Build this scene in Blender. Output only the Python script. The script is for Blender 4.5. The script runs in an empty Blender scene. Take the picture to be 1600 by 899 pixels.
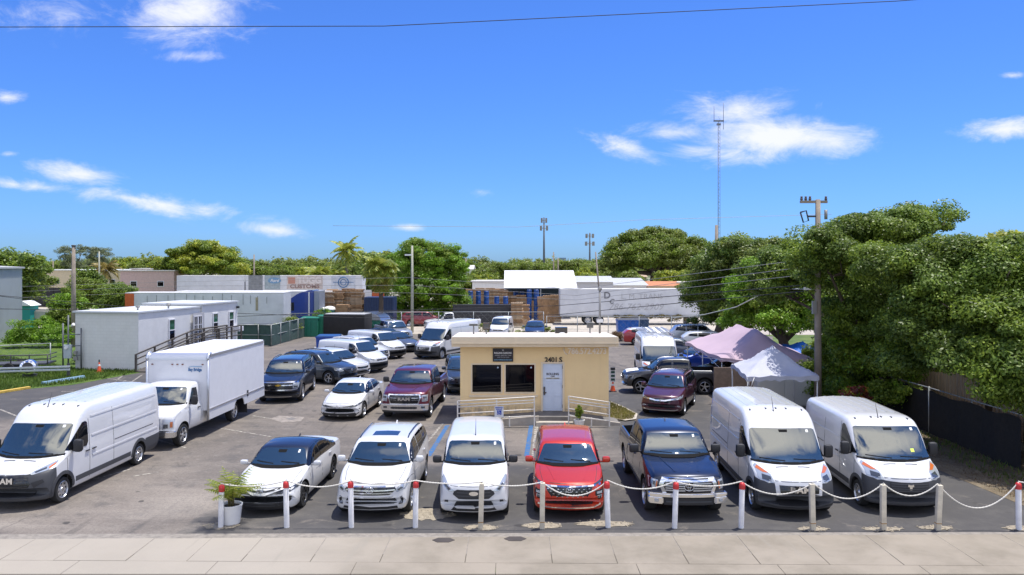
import bpy, bmesh, math, random
import numpy as np
from mathutils import Vector, Matrix
from mathutils.bvhtree import BVHTree
R = math.radians
rnd = random.Random(7)
nrg = np.random.default_rng(7)
scene = bpy.context.scene
COL = scene.collection

# ------------------------------------------------------------------ camera
CH, FPX, HZ = 6.5, 1215.0, 415.0          # eye height, focal length and horizon row of the 1600 px photograph
cam_d = bpy.data.cameras.new('camera')
cam_d.sensor_width = 36.0
cam_d.lens = 36.0 * FPX / 1600
cam_d.shift_y = (HZ - 449.5) / 1600
cam_d.clip_start = 0.2
cam_d.clip_end = 6000
cam = bpy.data.objects.new('camera', cam_d)
COL.objects.link(cam)
cam.location = (0, 0, CH)
cam.rotation_euler = (R(90), 0, 0)
scene.camera = cam

# ------------------------------------------------------------------ sun and sky
SUN = Vector((0.20, 0.12, 0.97)).normalized()
sun_el = math.asin(SUN.z)
sun_rot = math.atan2(SUN.x, SUN.y)
sd = bpy.data.lights.new('sun', 'SUN')
sd.energy = 4.3
sd.angle = R(0.53)
sd.color = (1.0, 0.955, 0.89)
so = bpy.data.objects.new('sun', sd)
COL.objects.link(so)
so.rotation_euler = SUN.to_track_quat('Z', 'Y').to_euler()
so.location = (20, 10, 60)

scene.view_settings.view_transform = 'Standard'
scene.view_settings.look = 'None'
scene.view_settings.gamma = 1
scene.view_settings.exposure = 0.45
scene.view_settings.use_curve_mapping = False

world = bpy.data.worlds.new("World")
scene.world = world
world.use_nodes = True
nt = world.node_tree
nt.nodes.clear()
def wn(t, **kw):
    n = nt.nodes.new(t)
    for k, v in kw.items():
        setattr(n, k, v)
    return n
def wm(op, a, b=None, c=None, clamp=False):
    n = nt.nodes.new('ShaderNodeMath'); n.operation = op; n.use_clamp = clamp
    for i, v in enumerate((a, b, c)):
        if v is None: continue
        if isinstance(v, (int, float)): n.inputs[i].default_value = v
        else: nt.links.new(v, n.inputs[i])
    return n.outputs[0]
wout = wn('ShaderNodeOutputWorld'); bg = wn('ShaderNodeBackground')
sky = wn('ShaderNodeTexSky', sky_type='NISHITA', sun_disc=False)
sky.sun_elevation = sun_el; sky.sun_rotation = sun_rot
sky.altitude = 0; sky.air_density = 1.0; sky.dust_density = 0.4; sky.ozone_density = 3.0
tc = wn('ShaderNodeTexCoord')
sep = wn('ShaderNodeSeparateXYZ'); nt.links.new(tc.outputs['Generated'], sep.inputs[0])
X, Y, Z = sep.outputs
ya = wm('MAXIMUM', wm('ABSOLUTE', Y), 0.02)
U = wm('DIVIDE', X, ya); V = wm('DIVIDE', Z, ya)
comb = wn('ShaderNodeCombineXYZ'); nt.links.new(U, comb.inputs[0]); nt.links.new(V, comb.inputs[1])
# clouds of the northern sky: centre and half size in tangent units, tilt, density
CL = [(290,22,100,42,0,1.0),(60,22,95,32,0,.45),(298,88,40,9,0,.7),(118,272,66,17,-8,.95),(55,292,66,10,-8,.75),
      (170,305,80,14,-6,.8),(255,320,105,16,-10,.85),(432,360,62,11,-5,.85),(640,355,26,6,0,.8),(752,299,26,8,0,.5),
      (1150,170,85,30,0,.75),(1215,216,135,30,0,1.15),(1150,240,60,26,0,.8),(985,232,65,14,-15,.85),(1575,202,70,16,5,1.0),
      (1583,118,26,7,0,.8),(8,152,28,12,0,.8),(15,241,16,5,0,.7),(1275,165,22,14,0,.35),(1060,208,75,16,0,.8),(1095,238,85,16,0,.9),(215,312,170,11,-8,.85),(20,288,50,8,-8,.8)]
dens = None
for (px, py, rx, ry, rot, k) in CL:
    mp = wn('ShaderNodeMapping', vector_type='TEXTURE')
    mp.inputs['Location'].default_value = ((px-800)/FPX, (HZ-py)/FPX, 0)
    mp.inputs['Rotation'].default_value = (0, 0, R(rot))
    mp.inputs['Scale'].default_value = (rx*1.75/FPX, ry*1.75/FPX, 1)
    nt.links.new(comb.outputs[0], mp.inputs[0])
    ln = wn('ShaderNodeVectorMath', operation='LENGTH'); nt.links.new(mp.outputs[0], ln.inputs[0])
    f = wm('MULTIPLY', wm('SUBTRACT', 1.0, ln.outputs['Value'], clamp=True), k)
    dens = f if dens is None else wm('MAXIMUM', dens, f)
nz = wn('ShaderNodeTexNoise'); nz.inputs['Scale'].default_value = 11; nz.inputs['Detail'].default_value = 11
nz.inputs['Roughness'].default_value = .68; nz.inputs['Distortion'].default_value = .5
mpn = wn('ShaderNodeMapping'); mpn.inputs['Scale'].default_value = (1, 2.2, 1)
nt.links.new(comb.outputs[0], mpn.inputs[0]); nt.links.new(mpn.outputs[0], nz.inputs['Vector'])
front = wm('ADD', wm('MULTIPLY', dens, 1.35), wm('MULTIPLY', wm('SUBTRACT', nz.outputs['Fac'], .5), 2.3))
mrf = wn('ShaderNodeMapRange', interpolation_type='SMOOTHSTEP')
mrf.inputs['From Min'].default_value = .28; mrf.inputs['From Max'].default_value = 1.45
nt.links.new(front, mrf.inputs['Value'])
fr = wm('MULTIPLY', wm('MULTIPLY', mrf.outputs[0], wm('MINIMUM', wm('MULTIPLY', dens, 6.0), 1.0)), wm('GREATER_THAN', Y, 0))
# cumulus field of the southern sky, behind the photographer (seen mirrored in windscreens)
zp = wm('ADD', wm('MAXIMUM', Z, 0), .12)
cb = wn('ShaderNodeCombineXYZ'); nt.links.new(wm('DIVIDE', X, zp), cb.inputs[0]); nt.links.new(wm('DIVIDE', Y, zp), cb.inputs[1])
nb = wn('ShaderNodeTexNoise'); nb.inputs['Scale'].default_value = 1.7; nb.inputs['Detail'].default_value = 7
nb.inputs['Roughness'].default_value = .55
nt.links.new(cb.outputs[0], nb.inputs['Vector'])
mrb = wn('ShaderNodeMapRange', interpolation_type='SMOOTHSTEP')
mrb.inputs['From Min'].default_value = .44; mrb.inputs['From Max'].default_value = .56
nt.links.new(nb.outputs['Fac'], mrb.inputs['Value'])
bk = wm('MULTIPLY', mrb.outputs[0], wm('MULTIPLY', wm('SUBTRACT', wm('MULTIPLY', Y, -1), 0.05), 4, clamp=True))
cloud = wm('MULTIPLY', wm('MAXIMUM', fr, bk), wm('GREATER_THAN', Z, 0))
hs = wn('ShaderNodeMix', data_type='RGBA', blend_type='MULTIPLY'); hs.inputs[0].default_value = 1
nt.links.new(sky.outputs[0], hs.inputs[6]); hs.inputs[7].default_value = (.335, .60, 1.17, 1)
mx = wn('ShaderNodeMix', data_type='RGBA')
nt.links.new(wm('MULTIPLY', cloud, .93), mx.inputs[0]); mc = wn('ShaderNodeMix', data_type='RGBA'); mc.inputs[6].default_value = (6.4, 6.5, 6.8, 1); mc.inputs[7].default_value = (12, 12, 12.3, 1); nt.links.new(wm('LESS_THAN', Y, 0), mc.inputs[0]); nt.links.new(hs.outputs[2], mx.inputs[6]); nt.links.new(mc.outputs[2], mx.inputs[7])
nt.links.new(mx.outputs[2], bg.inputs[0]); bg.inputs[1].default_value = 0.115
nt.links.new(bg.outputs[0], wout.inputs[0])

# ------------------------------------------------------------------ helpers
def G(px, py, z=0.0):
    """point at height z that the photograph shows at px, py (surveying only)"""
    d = (CH - z) * FPX / (py - HZ)
    return Vector(((px - 800) * d / FPX, d, z))
def D(px, py, d):
    return Vector(((px - 800) * d / FPX, d, CH - (py - HZ) * d / FPX))

MATS = {}
def mat(name, col, rough=.6, metal=0.0, coat=0.0, spec=.5, var=0.0, vscale=3.0, bump=0.0, bscale=30.0, emit=None, dirt=0.0):
    if name in MATS: return MATS[name]
    m = bpy.data.materials.new(name); m.use_nodes = True
    t = m.node_tree; b = t.nodes['Principled BSDF']
    b.inputs['Base Color'].default_value = (*col, 1)
    b.inputs['Roughness'].default_value = rough
    b.inputs['Metallic'].default_value = metal
    b.inputs['Coat Weight'].default_value = coat
    b.inputs['Coat Roughness'].default_value = .03
    b.inputs['Specular IOR Level'].default_value = spec
    tcn = t.nodes.new('ShaderNodeTexCoord')
    if var > 0:
        n = t.nodes.new('ShaderNodeTexNoise'); n.inputs['Scale'].default_value = vscale; n.inputs['Detail'].default_value = 8
        n.inputs['Roughness'].default_value = .65
        t.links.new(tcn.outputs['Object'], n.inputs['Vector'])
        mr = t.nodes.new('ShaderNodeMapRange'); mr.inputs['From Min'].default_value = .3; mr.inputs['From Max'].default_value = .7
        mr.inputs['To Min'].default_value = 1 - var; mr.inputs['To Max'].default_value = 1 + var * .6
        t.links.new(n.outputs['Fac'], mr.inputs['Value'])
        mu = t.nodes.new('ShaderNodeMix'); mu.data_type = 'RGBA'; mu.blend_type = 'MULTIPLY'; mu.inputs[0].default_value = 1
        mu.inputs[6].default_value = (*col, 1)
        t.links.new(mr.outputs[0], mu.inputs[7]); t.links.new(mu.outputs[2], b.inputs['Base Color'])
    if bump > 0:
        n2 = t.nodes.new('ShaderNodeTexNoise'); n2.inputs['Scale'].default_value = bscale; n2.inputs['Detail'].default_value = 5
        t.links.new(tcn.outputs['Object'], n2.inputs['Vector'])
        bp = t.nodes.new('ShaderNodeBump'); bp.inputs['Strength'].default_value = bump; bp.inputs['Distance'].default_value = .02
        t.links.new(n2.outputs['Fac'], bp.inputs['Height']); t.links.new(bp.outputs[0], b.inputs['Normal'])
    if emit:
        b.inputs['Emission Color'].default_value = (*col, 1); b.inputs['Emission Strength'].default_value = emit
    MATS[name] = m
    return m

def tag(o, label=None, cat=None, group=None, kind=None):
    if label: o['label'] = label
    if cat: o['category'] = cat
    if group: o['group'] = group
    if kind: o['kind'] = kind
    return o
def empty(name, loc, rz=0.0, label=None, cat=None, group=None):
    o = bpy.data.objects.new(name, None); COL.objects.link(o)
    o.location = loc; o.rotation_euler = (0, 0, rz); o.empty_display_size = .2
    return tag(o, label, cat, group)
def link_mesh(name, me, parent=None, mats=()):
    for m in mats: me.materials.append(m)
    o = bpy.data.objects.new(name, me); COL.objects.link(o)
    if parent is not None: o.parent = parent
    return o
def copy_tree(o, parent=None):
    c = o.copy(); COL.objects.link(c); c.parent = parent
    for ch in o.children: copy_tree(ch, c)
    return c

class MB:
    """collects shapes into ONE mesh"""
    def __init__(s): s.bm = bmesh.new(); s.mi = 0
    def _fin(s, fs):
        for f in fs: f.material_index = s.mi
    def box(s, c, size, rz=0.0, bevel=0.0, M=None, rx=0.0, ry=0.0):
        r = bmesh.ops.create_cube(s.bm, size=1.0)
        vs = r['verts']
        T = Matrix.Translation(c) @ Matrix.Rotation(rz, 4, 'Z') @ Matrix.Rotation(ry, 4, 'Y') @ Matrix.Rotation(rx, 4, 'X') @ Matrix.Diagonal((*size, 1))
        if M is not None: T = M @ T
        bmesh.ops.transform(s.bm, matrix=T, verts=vs)
        fs = set(f for v in vs for f in v.link_faces)
        if bevel > 0:
            es = set(e for v in vs for e in v.link_edges)
            rb = bmesh.ops.bevel(s.bm, geom=list(es), offset=bevel, segments=2, affect='EDGES', profile=.5)
            fs = set(rb['faces']) | set(f for f in fs if f.is_valid)
        s._fin(fs); return s
    def quad(s, pts):
        f = s.bm.faces.new([s.bm.verts.new(p) for p in pts]); f.material_index = s.mi; return s
    def tube(s, pts, rad, n=8, caps=True):
        pts = [Vector(p) for p in pts]
        if isinstance(rad, (int, float)): rad = [rad] * len(pts)
        rings = []
        ref = None
        for i, p in enumerate(pts):
            a = pts[max(0, i-1)]; b = pts[min(len(pts)-1, i+1)]
            t = (b - a).normalized()
            if ref is None: ref = Vector((0, 0, 1)) if abs(t.z) < .9 else Vector((1, 0, 0))
            u = (ref - t * ref.dot(t))
            if u.length < 1e-4: u = t.orthogonal()
            u.normalize(); w = t.cross(u); ref = u
            rings.append([s.bm.verts.new(p + (u * math.cos(2*math.pi*k/n) + w * math.sin(2*math.pi*k/n)) * rad[i]) for k in range(n)])
        for i in range(len(rings) - 1):
            for k in range(n):
                f = s.bm.faces.new((rings[i][k], rings[i][(k+1) % n], rings[i+1][(k+1) % n], rings[i+1][k])); f.material_index = s.mi; f.smooth = True
        if caps:
            for rg, rev in ((rings[0], True), (rings[-1], False)):
                f = s.bm.faces.new(rg[::-1] if rev else rg); f.material_index = s.mi
        return s
    def lathe(s, prof, n=24, axis='Z', c=(0, 0, 0), caps=True):
        c = Vector(c); rings = []
        for (r, h) in prof:
            ring = []
            for k in range(n):
                a = 2*math.pi*k/n
                if axis == 'Z': v = Vector((r*math.cos(a), r*math.sin(a), h))
                elif axis == 'Y': v = Vector((r*math.cos(a), h, r*math.sin(a)))
                else: v = Vector((h, r*math.cos(a), r*math.sin(a)))
                ring.append(s.bm.verts.new(c + v))
            rings.append(ring)
        fs = []
        for i in range(len(rings)-1):
            for k in range(n):
                f = s.bm.faces.new((rings[i][k], rings[i][(k+1) % n], rings[i+1][(k+1) % n], rings[i+1][k])); f.material_index = s.mi; fs.append(f)
        if caps and prof[0][0] > 1e-4: fs.append(s.bm.faces.new(rings[0][::-1]))
        if caps and prof[-1][0] > 1e-4: fs.append(s.bm.faces.new(rings[-1]))
        for f in fs: f.material_index = s.mi
        bmesh.ops.recalc_face_normals(s.bm, faces=fs)
        return s
    def prism(s, poly, z0, z1, M=None, plane='XY'):
        """poly extruded between z0 and z1; plane says which two axes poly uses"""
        def V3(p, h):
            v = {'XY': Vector((p[0], p[1], h)), 'XZ': Vector((p[0], h, p[1])), 'YZ': Vector((h, p[0], p[1]))}[plane]
            return M @ v if M is not None else v
        a = [s.bm.verts.new(V3(p, z0)) for p in poly]; b = [s.bm.verts.new(V3(p, z1)) for p in poly]
        n = len(poly); fs = [s.bm.faces.new(a), s.bm.faces.new(b[::-1])]
        for i in range(n): fs.append(s.bm.faces.new((a[i], b[i], b[(i+1) % n], a[(i+1) % n])))
        for f in fs: f.material_index = s.mi
        bmesh.ops.recalc_face_normals(s.bm, faces=fs)
        return s
    def build(s, name, m, parent=None, smooth=None, loc=None, rz=0.0):
        me = bpy.data.meshes.new(name)
        s.bm.to_mesh(me); s.bm.free()
        if smooth is not None:
            me.shade_smooth(); me.set_sharp_from_angle(angle=R(smooth))
        ms = m if isinstance(m, (list, tuple)) else [m]
        o = link_mesh(name, me, parent, ms)
        if loc is not None: o.location = loc
        if rz: o.rotation_euler = (0, 0, rz)
        return o

def text_mesh(body, size, depth=.01, bold=0.0, align='CENTER', spacing=1.0, width=None, shear=0.0):
    cu = bpy.data.curves.new('lettering', 'FONT'); cu.body = body; cu.size = size; cu.extrude = depth/2
    cu.offset = bold * size; cu.align_x = align; cu.align_y = 'CENTER'; cu.space_character = spacing; cu.resolution_u = 3; cu.shear = shear
    o = bpy.data.objects.new('lettering', cu); COL.objects.link(o)
    bpy.context.view_layer.update()
    me = bpy.data.meshes.new_from_object(o.evaluated_get(bpy.context.evaluated_depsgraph_get()))
    bpy.data.objects.remove(o); bpy.data.curves.remove(cu)
    me.materials.clear()
    if width:
        xs = [v.co.x for v in me.vertices]; w = max(xs) - min(xs)
        me.transform(Matrix.Diagonal((width / w, 1, 1, 1)))
    return me
# lettering that faces -Y (its reading side towards -Y)
FACE_S = Matrix.Rotation(R(90), 4, 'X')
def lettering(body, size, m, parent, loc, M=FACE_S, **kw):
    me = text_mesh(body, size, **kw); me.transform(M)
    o = link_mesh('lettering', me, parent, [m]); o.location = loc
    return o
# ------------------------------------------------------------------ ground, lot, pavement, road
def sheet(name, pts, z, m, kind='structure', cuts=0):
    b = MB(); b.quad([(p[0], p[1], z) for p in pts]) if len(pts) == 4 else None
    if len(pts) != 4:
        f = b.bm.faces.new([b.bm.verts.new((p[0], p[1], z)) for p in pts])
        if f.normal.z < 0: f.normal_flip()
    bmesh.ops.recalc_face_normals(b.bm, faces=b.bm.faces[:])
    for f in b.bm.faces:
        f.normal_update()
        if f.normal.z < 0: f.normal_flip()
    o = b.build(name, m)
    if kind: o['kind'] = kind
    return o

class NT:
    def __init__(s, name):
        s.m = bpy.data.materials.new(name); s.m.use_nodes = True; s.t = s.m.node_tree; s.b = s.t.nodes['Principled BSDF']
        s.tc = s.t.nodes.new('ShaderNodeTexCoord'); s.co = s.tc.outputs['Object']
        sp = s.t.nodes.new('ShaderNodeSeparateXYZ'); s.t.links.new(s.co, sp.inputs[0]); s.x, s.y, s.z = sp.outputs
    def _in(s, sock, v):
        if v is None: return
        if isinstance(v, (int, float, tuple)): sock.default_value = v
        else: s.t.links.new(v, sock)
    def math(s, op, a, b=None, clamp=False):
        n = s.t.nodes.new('ShaderNodeMath'); n.operation = op; n.use_clamp = clamp; s._in(n.inputs[0], a); s._in(n.inputs[1], b); return n.outputs[0]
    def noise(s, scale, detail=6, rough=.6, dist=0.0, stretch=None):
        n = s.t.nodes.new('ShaderNodeTexNoise'); n.inputs['Scale'].default_value = scale; n.inputs['Detail'].default_value = detail
        n.inputs['Roughness'].default_value = rough; n.inputs['Distortion'].default_value = dist
        co = s.co
        if stretch:
            mp = s.t.nodes.new('ShaderNodeMapping'); mp.inputs['Scale'].default_value = stretch[:3]
            if len(stretch) > 3: mp.inputs['Rotation'].default_value = (0, 0, stretch[3])
            s.t.links.new(co, mp.inputs[0]); co = mp.outputs[0]
        s.t.links.new(co, n.inputs['Vector']); return n.outputs['Fac']
    def ramp(s, v, a, b, lo=0.0, hi=1.0):
        n = s.t.nodes.new('ShaderNodeMapRange'); n.interpolation_type = 'SMOOTHSTEP'
        n.inputs['From Min'].default_value = a; n.inputs['From Max'].default_value = b; n.inputs['To Min'].default_value = lo; n.inputs['To Max'].default_value = hi
        s._in(n.inputs['Value'], v); return n.outputs[0]
    def mix(s, f, a, b, mode='MIX'):
        n = s.t.nodes.new('ShaderNodeMix'); n.data_type = 'RGBA'; n.blend_type = mode
        s._in(n.inputs[0], f)
        for i, v in ((6, a), (7, b)):
            if isinstance(v, tuple): n.inputs[i].default_value = (*v, 1)
            else: s.t.links.new(v, n.inputs[i])
        return n.outputs[2]
    def voro(s, scale, feature='DISTANCE_TO_EDGE'):
        n = s.t.nodes.new('ShaderNodeTexVoronoi'); n.feature = feature; n.inputs['Scale'].default_value = scale
        ns = s.t.nodes.new('ShaderNodeTexNoise'); ns.inputs['Scale'].default_value = scale*1.5; ns.inputs['Detail'].default_value = 4
        s.t.links.new(s.co, ns.inputs['Vector'])
        ad = s.t.nodes.new('ShaderNodeMixRGB'); ad.blend_type = 'ADD'; ad.inputs[0].default_value = .5/scale
        s.t.links.new(s.co, ad.inputs[1]); s.t.links.new(ns.outputs['Color'], ad.inputs[2]); s.t.links.new(ad.outputs[0], n.inputs['Vector'])
        return n.outputs['Distance']
    def bump(s, h, st=.3, d=.01):
        n = s.t.nodes.new('ShaderNodeBump'); n.inputs['Strength'].default_value = st; n.inputs['Distance'].default_value = d
        s.t.links.new(h, n.inputs['Height']); s.t.links.new(n.outputs[0], s.b.inputs['Normal'])
    def done(s, col, rough=.9, spec=.3):
        if isinstance(col, tuple): s.b.inputs['Base Color'].default_value = (*col, 1)
        else: s.t.links.new(col, s.b.inputs['Base Color'])
        s._in(s.b.inputs['Roughness'], rough); s.b.inputs['Specular IOR Level'].default_value = spec
        return s.m

# worn asphalt of the lot with newer sealed areas
n = NT('worn_asphalt')
A = n.noise(.16, 7, .62, .4); Bn = n.noise(1.1, 6, .7); Cn = n.noise(45, 3, .6); Sn = n.noise(.55, 6, .65, .3, (.35, 1.6, 1, R(-20)))
col = n.mix(n.ramp(A, .36, .66), (.135, .117, .10), (.225, .192, .16))
col = n.mix(n.ramp(Sn, .50, .74, 0, .7), col, (.30, .26, .215))
col = n.mix(n.ramp(Bn, .50, .66, 0, .6), col, (.085, .080, .077)); col = n.mix(n.ramp(n.noise(3.2, 8, .75, .4), .52, .66, 0, .45), col, (.31, .275, .23))
wob = n.math('MULTIPLY', n.math('SUBTRACT', n.noise(.5, 5, .65), .5), 3.2)
def inside(x0, x1, y0, y1, soft=.25):
    X_ = n.math('ADD', n.x, wob); Y_ = n.math('ADD', n.y, n.math('MULTIPLY', wob, .35))
    a = n.ramp(X_, x0-soft, x0+soft); b = n.ramp(X_, x1-soft, x1+soft, 1, 0); c = n.ramp(Y_, y0-soft, y0+soft); d = n.ramp(Y_, y1-soft, y1+soft, 1, 0)
    return n.math('MULTIPLY', n.math('MULTIPLY', a, b), n.math('MULTIPLY', c, d))
seal = n.math('MAXIMUM', inside(-8.2, 40, 10, 25.3), n.math('MAXIMUM', inside(3.6, 9.5, 27.5, 40, .6), inside(-40, -15.5, 33, 47, .8)))
sealc = n.mix(n.ramp(Bn, .45, .7), (.058, .057, .058), (.095, .090, .084))
sealc = n.mix(n.ramp(n.noise(.9, 7, .72, .6), .56, .70, 0, .8), sealc, (.22, .19, .155))
col = n.mix(n.math('MULTIPLY', seal, .92), col, sealc)
# sandy wash near the driveway
wash = n.math('MULTIPLY', inside(-40, -6.5, 10, 24.5, 2.2), n.ramp(n.noise(.35, 7, .68, .5, (.5, 1.3, 1)), .42, .68))
col = n.mix(n.math('MULTIPLY', wash, .8), col, (.33, .29, .24))
col = n.mix(n.math('MULTIPLY', n.ramp(n.voro(.33), .0, .007, .5, 0), n.ramp(n.noise(.25, 3), .48, .6)), col, (.06, .055, .05))
oil = n.ramp(n.noise(.8, 3, .5), .68, .78, 0, .6)
col = n.mix(oil, col, (.05, .047, .045))
col = n.mix(n.ramp(n.noise(13, 5, .7), .42, .66, 0, .38), col, (.07, .065, .06))
drip = n.math('MULTIPLY', n.ramp(n.voro(1.1, 'F1'), .10, .16, 1, 0), n.ramp(n.noise(.4, 3), .5, .56))
col = n.mix(n.math('MULTIPLY', drip, .75), col, (.028, .026, .026))
trk = n.math('MULTIPLY', n.ramp(n.noise(1.6, 4, .5, .2, (1.5, .10, 1, R(8))), .56, .66), n.ramp(n.noise(.18, 3), .42, .6))
col = n.mix(n.math('MULTIPLY', trk, .38), col, (.06, .056, .052))
col = n.mix(n.ramp(Cn, .3, .7, .0, .34), col, (.05, .048, .045))
n.bump(Cn, .35, .008)
ASPH = n.done(col, .88, .35)
ASPH.node_tree.nodes['Principled BSDF'].inputs['Roughness'].default_value = .85

n = NT('street_asphalt'); Cn = n.noise(50, 3)
ROADM = n.done(n.mix(n.ramp(Cn, .3, .7), (.07, .068, .065), (.12, .115, .11)), .9)

n = NT('pavement_concrete')
a = n.noise(.5, 7, .65, .3); b_ = n.noise(7, 5, .6); c_ = n.noise(70, 3)
col = n.mix(n.ramp(a, .35, .68), (.29, .252, .198), (.205, .178, .135))
col = n.mix(n.ramp(b_, .48, .72, 0, .35), col, (.26, .23, .185))
col = n.mix(n.ramp(n.x, -6, -1.5, .75, 0), col, (.355, .32, .265))
col = n.mix(n.ramp(n.noise(.8, 4, .6, 0, (3, .3, 1)), .6, .75, 0, .45), col, (.25, .23, .19))
col = n.mix(n.ramp(c_, .35, .7, 0, .18), col, (.2, .18, .15))
n.bump(c_, .2, .004)
CONC = n.done(col, .9)
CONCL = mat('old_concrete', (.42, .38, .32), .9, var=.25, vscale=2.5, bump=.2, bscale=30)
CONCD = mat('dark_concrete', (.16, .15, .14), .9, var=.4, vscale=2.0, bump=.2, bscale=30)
GAPM = mat('joint_dirt', (.10, .085, .06), .95)

n = NT('open_ground')
a = n.noise(.05, 6, .6); b_ = n.noise(.6, 7, .7); c_ = n.noise(20, 4)
grs = n.mix(n.ramp(b_, .35, .65), (.055, .10, .020), (.13, .17, .045))
snd = n.mix(n.ramp(b_, .35, .65), (.40, .36, .29), (.30, .27, .21))
col = n.mix(n.ramp(a, .46, .54), snd, grs)
n.bump(c_, .3, .03)
GRND = n.done(col, .95)
n = NT('short_grass')
b_ = n.noise(1.2, 7, .7); c_ = n.noise(35, 5, .7)
col = n.mix(n.ramp(b_, .35, .68), (.060, .115, .016), (.13, .19, .035)); col = n.mix(n.ramp(c_, .4, .7, 0, .6), col, (.03, .06, .01))
n.bump(c_, .8, .05)
GRASSM = n.done(col, .95)
n = NT('yard_hardstand')
b_ = n.noise(.3, 7, .65); c_ = n.noise(18, 5, .7)
col = n.mix(n.ramp(b_, .35, .68), (.47, .42, .35), (.33, .30, .25)); col = n.mix(n.ramp(c_, .4, .7, 0, .3), col, (.2, .18, .15))
YARD = n.done(col, .95)
n = NT('dirt_with_leaves')
b_ = n.noise(1.6, 7, .7); c_ = n.noise(30, 5, .75)
col = n.mix(n.ramp(b_, .38, .64), (.12, .095, .065), (.20, .17, .12)); col = n.mix(n.ramp(c_, .5, .62, 0, .8), col, (.27, .20, .11)); col = n.mix(n.ramp(n.noise(2.3, 5), .6, .7, 0, .7), col, (.06, .09, .02))
n.bump(c_, .8, .04)
DIRT = n.done(col, .95)

b = MB()      # the one ground sheet, with the step down to the road bed
S_ = 3500
for (y0, z0, y1, z1) in ((-S_, -.135, 16.42, -.135), (16.42, -.135, 16.50, -.012), (16.50, -.012, 140, -.012), (140, -.012, S_, -.012)):
    b.quad([(-S_, y0, z0), (S_, y0, z0), (S_, y1, z1), (-S_, y1, z1)])
bmesh.ops.remove_doubles(b.bm, verts=b.bm.verts[:], dist=.001)
o = b.build('ground', GRND); o['kind'] = 'structure'
sheet('road', [(-60, 4), (60, 4), (60, 15.8), (-60, 15.8)], -.128, ROADM)
sheet('gutter', [(-60, 15.8), (60, 15.8), (60, 16.31), (-60, 16.31)], -.124, CONC)
LOT = [(-60, 18.2), (17.3, 18.9), (17.3, 36), (20, 60), (24, 71.5), (-20, 74), (-21, 63), (-30, 47), (-60, 30)]
sheet('parking_lot', LOT, .0, ASPH)
sheet('apron', [(-60, 17.5), (60, 17.5), (60, 19.20), (-60, 18.55)], .004, mat('apron_chippings', (.25, .225, .19), .95, var=.35, vscale=6, bump=.5, bscale=60))
sheet('storage_yard', [(-22, 74.3), (60, 71.8), (70, 170), (-60, 170)], .004, YARD)
sheet('lawn', [(-80, 31), (-30.2, 36.5), (-26.2, 40.2), (-23.9, 42.3), (-22.7, 46.6), (-22.0, 48.6), (-20.2, 63), (-19.6, 78), (-90, 85)], .006, GRASSM)
sheet('verge', [(13.9, 20.0), (18.5, 19.2), (18.5, 60), (15.2, 44), (13.2, 36.2), (13.3, 28)], .008, DIRT)

# sidewalk slabs with open joints, kerb behind the gutter
jx = [-40+1.5*k for k in range(19)] + [-11.3, -10.1, -8.5, -7.15, -5.95, -4.43, -2.9, -1.03, .88, 2.3, 3.85, 5.4, 6.9, 8.5, 10.2, 11.8, 13.4, 15, 16.6] + [18.2+1.5*k for k in range(14)]
jx = [x for i, x in enumerate(jx) if i == 0 or x-jx[i-1] > .4]
b = MB()
top = lambda x: 18.62+x*.014
bot = lambda x: 16.96-.0147*x
for a, c in zip(jx, jx[1:]):
    g = .008
    z = .012 + rnd.uniform(-.0035, .0035)
    b.prism([(a+g, bot(a)+g), (c-g, bot(c)+g), (c-g, top(c)-g), (a+g, top(a)-g)], -.08, z)
bmesh.ops.bevel(b.bm, geom=[e for e in b.bm.edges if all(v.co.z > .005 for v in e.verts)], offset=.006, segments=1, affect='EDGES')
sw = b.build('sidewalk', CONC); sw['kind'] = 'structure'
b = MB()
kx = [-40]+[-40+3.05*k for k in range(1, 27)]
for a, c in zip(kx, kx[1:]):
    b.prism([(a+.006, 16.33), (c-.006, 16.33), (c-.006, bot(c)-.008), (a+.006, bot(a)-.008)], -.13, .010)
bmesh.ops.bevel(b.bm, geom=[e for e in b.bm.edges if all(v.co.z > .005 and v.co.y < 16.4 for v in e.verts)], offset=.03, segments=3, affect='EDGES')
o = b.build('kerb', CONC); o['kind'] = 'structure'
sheet('joint_bed', [(-40, 16.7), (40, 16.7), (40, 19.15), (-40, 18.0)], .0025, GAPM)

# painted markings
def worn_paint(name, c, lo, hi):
    n = NT(name); return n.done(n.mix(n.ramp(n.noise(6, 8, .75, .3), lo, hi), c, (.15, .135, .12)), .85)
BLUEL = worn_paint('blue_road_paint', (.03, .12, .28), .46, .66)
WHL = worn_paint('worn_white_road_paint', (.48, .45, .38), .36, .56)
YEL = mat('yellow_kerb_paint', (.62, .42, .08), .7, var=.3, vscale=6)
def line(a, c, w, m, z=.006, name='parking_line'):
    a, c = Vector(a[:2]), Vector(c[:2]); d = (c-a).normalized(); q = Vector((-d.y, d.x))*w/2
    o = sheet(name, [a-q, c-q, c+q, a+q], z, m)
    return o
line((-2.84, 26.5), (-2.62, 31.6), .17, BLUEL); line((.50, 26.5), (.78, 31.6), .17, BLUEL, .010); line((.74, 26.5), (1.0, 31.6), .15, WHL)
for (a, c) in (((342, 669), (425, 683)), ((395, 650), (440, 657)), ((206, 676), (290, 700)), ((655, 706), (692, 662)), ((118, 757), (206, 733)), ((96, 612), (240, 614)), ((205, 745), (248, 738))):
    line(G(*a), G(*c), .09, WHL)
for (a, c) in (((142, 586), (155, 581)), ((160, 592), (178, 580)), ((182, 595), (196, 584)), ((206, 597), (222, 586)), ((138, 588), (232, 600)), ((0, 640), (30, 652))):
    line(G(*a), G(*c), .10, WHL)
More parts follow.
